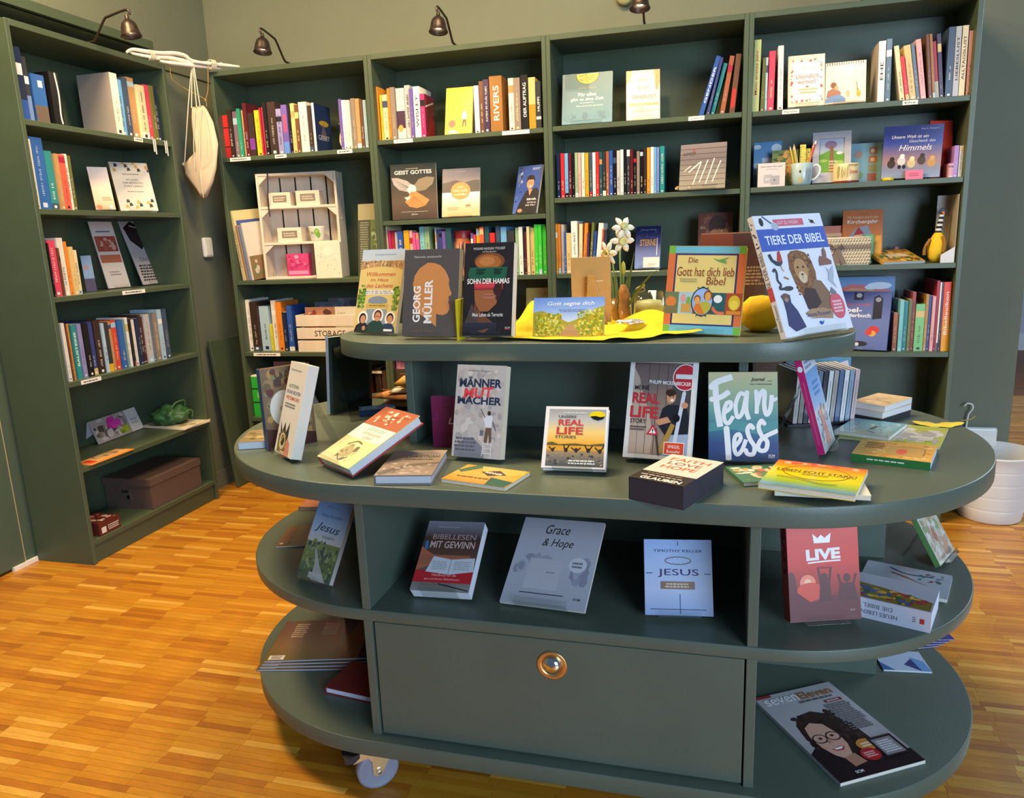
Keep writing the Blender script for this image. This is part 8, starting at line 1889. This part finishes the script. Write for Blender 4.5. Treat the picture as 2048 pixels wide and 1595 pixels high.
def tumbler(n, x, y, z, r, h, label):
    rt_ = empty(n, (x, y, z), label, 'glass')
    q_ = MB(); q_.lathe([(0.0001, 0.0), (r * 0.93, 0.0), (r * 0.97, 0.002), (r, h), (r - 0.0016, h), (r * 0.94, 0.006), (0.0001, 0.006)], 36); q_.build('glass_wall', GLASS, rt_)
    return rt_


tumbler('glass_vase', 2.057, -1.345, ZT + 0.0035, 0.031, 0.062, 'clear square-sided tumbler holding the daffodils and bark')
tumbler('candle_glass', 2.128, -1.325, ZT + 0.0035, 0.041, 0.075, 'clear glass tumbler with pale green candle on cloth')
cd = empty('candle', (2.128, -1.325, ZT + 0.0100), 'pale green candle ball inside the glass tumbler', 'candle')
q = MB(); q.lathe([(0.0001, 0.0), (0.022, 0.002), (0.034, 0.018), (0.036, 0.034), (0.030, 0.046), (0.0001, 0.050)], 28); q.build('wax', mat('green_wax', 'c8cc9a', 0.4), cd)
q = MB(); q.tube([(0, 0, 0.048), (0.001, 0, 0.057)], 0.001, 5); q.build('wick', solid('5a4a34', 0.9), cd)
q = MB()
for k in range(3):
    q.tube([(-0.022 + 0.012 * cos(a * pi / 4 + k), 0.002 * k, 0.074 + 0.006 * sin(a * pi / 4 + k * 2) + 0.003 * k) for a in range(9)], 0.0012, 5)
q.build('raffia_loops', solid('c8b488', 0.8), cd)
BARK = mat('bark', (0.42, 0.20, 0.05), 0.85, bump=0.9, bscale=60, var=0.35, vscale=40)
for i, (dx, dy, r_, h_) in enumerate(((0.010, -0.010, 0.013, 0.088), (-0.012, -0.008, 0.010, 0.055), (0.016, 0.010, 0.009, 0.074), (-0.004, 0.014, 0.010, 0.062))):
    q = MB(); rnd = random.Random(i)
    q.tube([(dx + rnd.uniform(-.002, .002), dy, 0.001 + h_ * k / 7) for k in range(8)], [r_ * rnd.uniform(0.75, 1.15) for k in range(7)] + [r_ * 0.5], 8)
    o = q.build('bark_piece', BARK); o.location = (2.057, -1.345, ZT + 0.0100)
    tag(o, ['tall front', 'short left', 'right-hand', 'rear'][i] + ' piece of curled bark in the daffodil tumbler', 'bark', 'bark pieces in the tumbler')
df_ = empty('daffodil', (2.057, -1.345, ZT + 0.0105), 'white daffodils with long green leaves in the tumbler', 'flower')
GST, GLF = mat('daffodil_stem', (0.24, 0.38, 0.10), 0.5), mat('daffodil_leaf', (0.13, 0.22, 0.05), 0.45)
PET, COR = mat('white_petal', 'efe9d2', 0.6), mat('pale_corona', 'e4d890', 0.6)
D0 = Vector((2.057, -1.345, ZT + 0.0105))
for P_, q_ in (([(2.058, -1.345, ZT + .011), (2.060, -1.345, 1.08), (2.058, -1.345, 1.16), (2.062, -1.352, 1.205)], 1), ([(2.052, -1.348, ZT + .011), (2.048, -1.348, 1.07), (2.042, -1.35, 1.13), (2.040, -1.36, 1.168)], 1), ([(2.062, -1.342, ZT + .011), (2.065, -1.34, 1.06), (2.066, -1.34, 1.115)], 1)):
    q = MB(); q.tube([p - D0 for p in smooth_pts(P_, 5)], 0.0024, 7); q.build('stem', GST, df_)


def bloom(c, axis, r_):
    z_ = Vector(axis).normalized(); M_ = T(*(Vector(c) - D0)) @ z_.to_track_quat('Z', 'Y').to_matrix().to_4x4()
    for k in range(6):
        q_ = MB(); A = k * pi / 3
        st = [(0.002, 0.0025, 0.0), (0.35, 0.22, 0.10), (0.62, 0.27, 0.10), (0.85, 0.18, 0.04), (1.0, 0.03, -0.02)]
        L_ = [(a_ * r_, b_ * r_ * 0.95, c_ * r_) for a_, b_, c_ in st]
        vsl = [M_ @ (RZ(A) @ Vector((a_, -b_, c_))) for a_, b_, c_ in L_]; vsm = [M_ @ (RZ(A) @ Vector((a_, 0, c_ + 0.10 * r_ + (0.02 * r_ if k % 2 else 0)))) for a_, b_, c_ in L_]; vsr = [M_ @ (RZ(A) @ Vector((a_, b_, c_))) for a_, b_, c_ in L_]
        n_ = 5
        q_.idx(vsl + vsm + vsr, [(i, i + 1, n_ + i + 1, n_ + i) for i in range(4)] + [(n_ + i, n_ + i + 1, 2 * n_ + i + 1, 2 * n_ + i) for i in range(4)], None, 0, True)
        o_ = q_.build('petal', PET, df_); sd_ = o_.modifiers.new('t', 'SOLIDIFY'); sd_.thickness = 0.0006
    q_ = MB(); q_.lathe([(0.10 * r_, 0.02 * r_), (0.20 * r_, 0.14 * r_), (0.24 * r_, 0.34 * r_), (0.32 * r_, 0.42 * r_), (0.22 * r_, 0.34 * r_), (0.0001, 0.10 * r_)], 14, M_); q_.build('corona', COR, df_)


bloom((2.069, -1.368, 1.226), (0.45, -0.8, 0.35), 0.030)
bloom((2.066, -1.365, 1.196), (0.35, -0.85, -0.15), 0.031)
bloom((2.034, -1.372, 1.168), (-0.6, -0.7, -0.2), 0.031)
q = MB(); q.lathe([(0.0001, 0), (0.005, 0.006), (0.0058, 0.016), (0.004, 0.028), (0.0001, 0.034)], 10, T(*(Vector((2.066, -1.34, 1.112)) - D0))); q.build('bud', mat('yellow_bud', (0.55, 0.55, 0.06), 0.5), df_)
q = MB(); q.lathe([(0.0001, 0), (0.005, 0.008), (0.0055, 0.018), (0.0035, 0.03)], 10, T(*(Vector((2.056, -1.352, 1.196)) - D0)) @ Matrix.Rotation(0.35, 4, 'Y')); q.build('sepal', mat('green_sepal', (0.36, 0.46, 0.12), 0.5), df_)


def leaf(pts, w_):
    P = smooth_pts([Vector(p) - D0 for p in pts], 6)
    q_ = MB()
    n_ = len(P)
    vl, vm, vr = [], [], []
    for i, p in enumerate(P):
        d_ = (P[min(i + 1, n_ - 1)] - P[max(i - 1, 0)]).normalized()
        s_ = d_.cross(Vector((0.3, -1, 0.2))).normalized()
        hw = w_ * (0.6 + 0.4 * sin(pi * min(1, i / n_ * 1.3))) * (1 - (i / (n_ - 1)) ** 3 * 0.95) / 2
        vl.append(p - s_ * hw); vm.append(p + Vector((0, 0.0014, 0))); vr.append(p + s_ * hw)
    q_.idx(vl + vm + vr, [(i, i + 1, n_ + i + 1, n_ + i) for i in range(n_ - 1)] + [(n_ + i, n_ + i + 1, 2 * n_ + i + 1, 2 * n_ + i) for i in range(n_ - 1)], None, 0, True)
    o_ = q_.build('leaf', GLF, df_); sd_ = o_.modifiers.new('t', 'SOLIDIFY'); sd_.thickness = 0.0008


leaf([(2.048, -1.35, ZT + .012), (2.040, -1.352, 1.08), (2.034, -1.355, 1.15)], 0.009)
leaf([(2.066, -1.345, ZT + .012), (2.078, -1.348, 1.08), (2.094, -1.352, 1.165)], 0.010)
leaf([(2.062, -1.35, ZT + .012), (2.070, -1.352, 1.06), (2.080, -1.356, 1.125)], 0.010)
leaf([(2.068, -1.346, ZT + .014), (2.095, -1.36, 1.06), (2.130, -1.375, 1.105), (2.162, -1.39, 1.130)], 0.006)
leaf([(2.046, -1.35, ZT + .014), (2.030, -1.36, 1.075), (2.000, -1.375, 1.110), (1.975, -1.39, 1.108)], 0.006)
leaf([(2.055, -1.355, ZT + .012), (2.052, -1.358, 1.06), (2.050, -1.36, 1.13)], 0.009)
leaf([(2.072, -1.34, ZT + .012), (2.084, -1.336, 1.045), (2.098, -1.332, 1.075), (2.106, -1.33, 1.07)], 0.005)

# ------------------------------------------------------------------ table top: packs, discs, boxes, leaf
for i, (x_, y_, z_, w_, d_, t_, rz_, c1, lb) in enumerate(((1.44, -1.255, 0.7443, 0.17, 0.11, 0.024, 0.15, 'c8a068', 'tan padded envelope at the bottom of the left pile'), (1.43, -1.27, 0.7695, 0.19, 0.12, 0.020, -0.12, 'c07c40', 'orange-brown padded envelope in the middle of the left pile'), (1.455, -1.25, 0.7905, 0.15, 0.10, 0.006, 0.2, 'e0d8c4', 'white envelope near the top of the left pile'), (1.465, -1.255, 0.7975, 0.13, 0.10, 0.042, 0.1, 'cf9c44', 'plump amber kraft pouch on top of the left pile'))):
    rt_ = empty('padded_envelope', T(x_, y_, z_) @ RZ(rz_), lb, 'envelope', 'envelope pile at the left back of the table')
    q = MB(); n_ = 8
    vs = []
    for sgn in (0, 1):
        for j in range(n_ + 1):
            for i_ in range(n_ + 1):
                u, v = i_ / n_, j / n_
                bul = (sin(pi * u) * sin(pi * v)) ** 0.45
                vs.append(((u - .5) * w_, (v - .5) * d_, t_ * (0.5 + (0.5 if sgn else -0.5) * bul) if not (sgn == 0 and i > 0) else t_ * 0.5 * (1 - bul)))
    K = (n_ + 1) ** 2
    fs = []
    for j in range(n_):
        for i_ in range(n_):
            a_ = j * (n_ + 1) + i_
            fs += [(a_, a_ + n_ + 1, a_ + n_ + 2, a_ + 1), (K + a_, K + a_ + 1, K + a_ + n_ + 2, K + a_ + n_ + 1)]
    q.idx(vs, fs, None, 0, True)
    q.build('envelope_body', solid(c1, 0.7), rt_, merge=True)
    q = MB(); q.box((-w_ * 0.48, d_ * 0.1, t_ * 0.9), (w_ * 0.48, d_ * 0.12, t_ * 0.93 + 0.002)); q.build('flap_edge', solid('8a6434', 0.7), rt_)
flatbook(1.345, -1.41, 0.744, radians(28), 0.10, 0.055, 0.018, '3a5a9a', 'small blue box lying behind the tilted stand', [('r', 0.05, 0.1, 0.5, 0.9, '5a80c0')], name='small_box', cat='box', pages='3a5a9a')
tr = empty('disc_tray', T(2.470, -1.395, 0.7443) @ RZ(radians(18)), 'black disc tray under the row of CDs', 'tray')
q = MB(); q.box((-0.01, -0.005, 0), (0.165, 0.14, 0.006)); q.build('tray_base', BLACKP, tr)
q = MB(); q.box((-0.010, 0.135, 0.006), (0.165, 0.140, 0.06)); q.build('tray_back', BLACKP, tr)
for i in range(12):
    cc_ = ['b8b0a8', '8a8278', '4a4a50', 'c8c4c0', '6a7484', '3a3a40', 'd0ccc8', 'a89c94', '5a6a8a', 'd8d4d0', '8a9aac', 'c8a8a8'][i]
    M_ = tr.matrix_world @ T(0.004 + 0.0128 * i + 0.0106, 0.002, 0.0066) @ Matrix(((0, -1, 0, 0), (1, 0, 0, 0), (0, 0, 1, 0), (0, 0, 0, 1))) @ Matrix.Rotation(radians(4), 4, 'X')
    book('cd_case', M_, 0.125, 0.125, 0.0104, cc_, '%s CD case, %s from the left in the black tray' % (['beige', 'brown-grey', 'dark', 'pale', 'slate', 'black', 'white', 'taupe', 'blue', 'white', 'blue-grey', 'pinkish'][i], ORD[i + 1]), 'CD', 'CDs in the black tray', gloss=True, pages='c8c8cc', spine_art=[('b', 0.4, 0.12, 0.62, 0.8, 34, '6a6a70')])
book('book', frame(2.47, -1.215, 0.7446, radians(-4), 0.10), 0.155, 0.14, 0.012, '4a84a4', 'sea blue picture book standing behind the CD row', art=[('g', 0, 0, 1, 1, ['6a94b4', '3a7494', '5a8ca8']), ('p', [(0.7, 0.85), (0.95, 0.95), (1, 0.7), (0.85, 0.72)], 'd0c4cc'), ('b', 0.45, 0.35, 0.85, 0.45, 1, 'b06a74')], hard=True)
_x, _y, _z, _psi = F['L18'][:4]
_x, _y = _x + 0.085, _y - 0.035
for i, (c1, lb) in enumerate((('2c2a2e', 'black box at the bottom of the right-hand pile'), ('c8c0b8', 'pale CD box in the middle of the right-hand pile'), ('d8bc94', 'cream CD box with branches on top of right-hand pile'))):
    flatbook(_x + 0.003 * i, _y, 0.744 + 0.0152 * i, _psi + 0.03 * (i - 1), 0.085, 0.135, 0.0148, c1, lb, [('n', 0, 0, 1, 1, 22, 0.08, ['e0c8a4', 'd0b080', 'e4d0b0']), ('s', [(0.1, 0.3), (0.5, 0.4), (0.9, 0.3)], 0.02, '8a6a4a'), ('s', [(0.4, 0.38), (0.6, 0.7)], 0.015, '8a6a4a')] if i == 2 else (), name='cd_box', cat='box', pages='d8d4d0' if i else '2c2a2e', group='pile of boxes right on the table')
lf = empty('paper_leaf', (2.80, -1.342, 0.7444), 'yellow curled paper leaf at the table\'s right back edge', 'leaf')
q = MB(); n_ = 14
vs = []
for i in range(n_ + 1):
    u = i / n_
    hw = 0.030 * sin(pi * u) ** 0.7 * (0.8 + 0.2 * sin(u * 21)) + 0.0008
    zz_ = 0.0012 + 0.006 * abs(2 * u - 1) ** 3
    vs += [(-0.055 + 0.11 * u, -hw, zz_), (-0.055 + 0.11 * u, 0, zz_ + 0.001), (-0.055 + 0.11 * u, hw, zz_ + 0.002 * sin(u * 9))]
q.idx(vs, [(3 * i + a_, 3 * i + 3 + a_, 3 * i + 4 + a_, 3 * i + 1 + a_) for i in range(n_) for a_ in (0, 1)], None, 0, True)
o = q.build('leaf_blade', mat('leaf_yellow', 'e0c83c', 0.6), lf); sd_ = o.modifiers.new('t', 'SOLIDIFY'); sd_.thickness = 0.0006
q = MB(); q.tube(smooth_pts([(0.05, 0, 0.012), (0.068, 0.004, 0.014), (0.08, 0.008, 0.022)], 4), 0.0012, 5); q.build('leaf_stalk', solid('8a7a30', 0.7), lf)
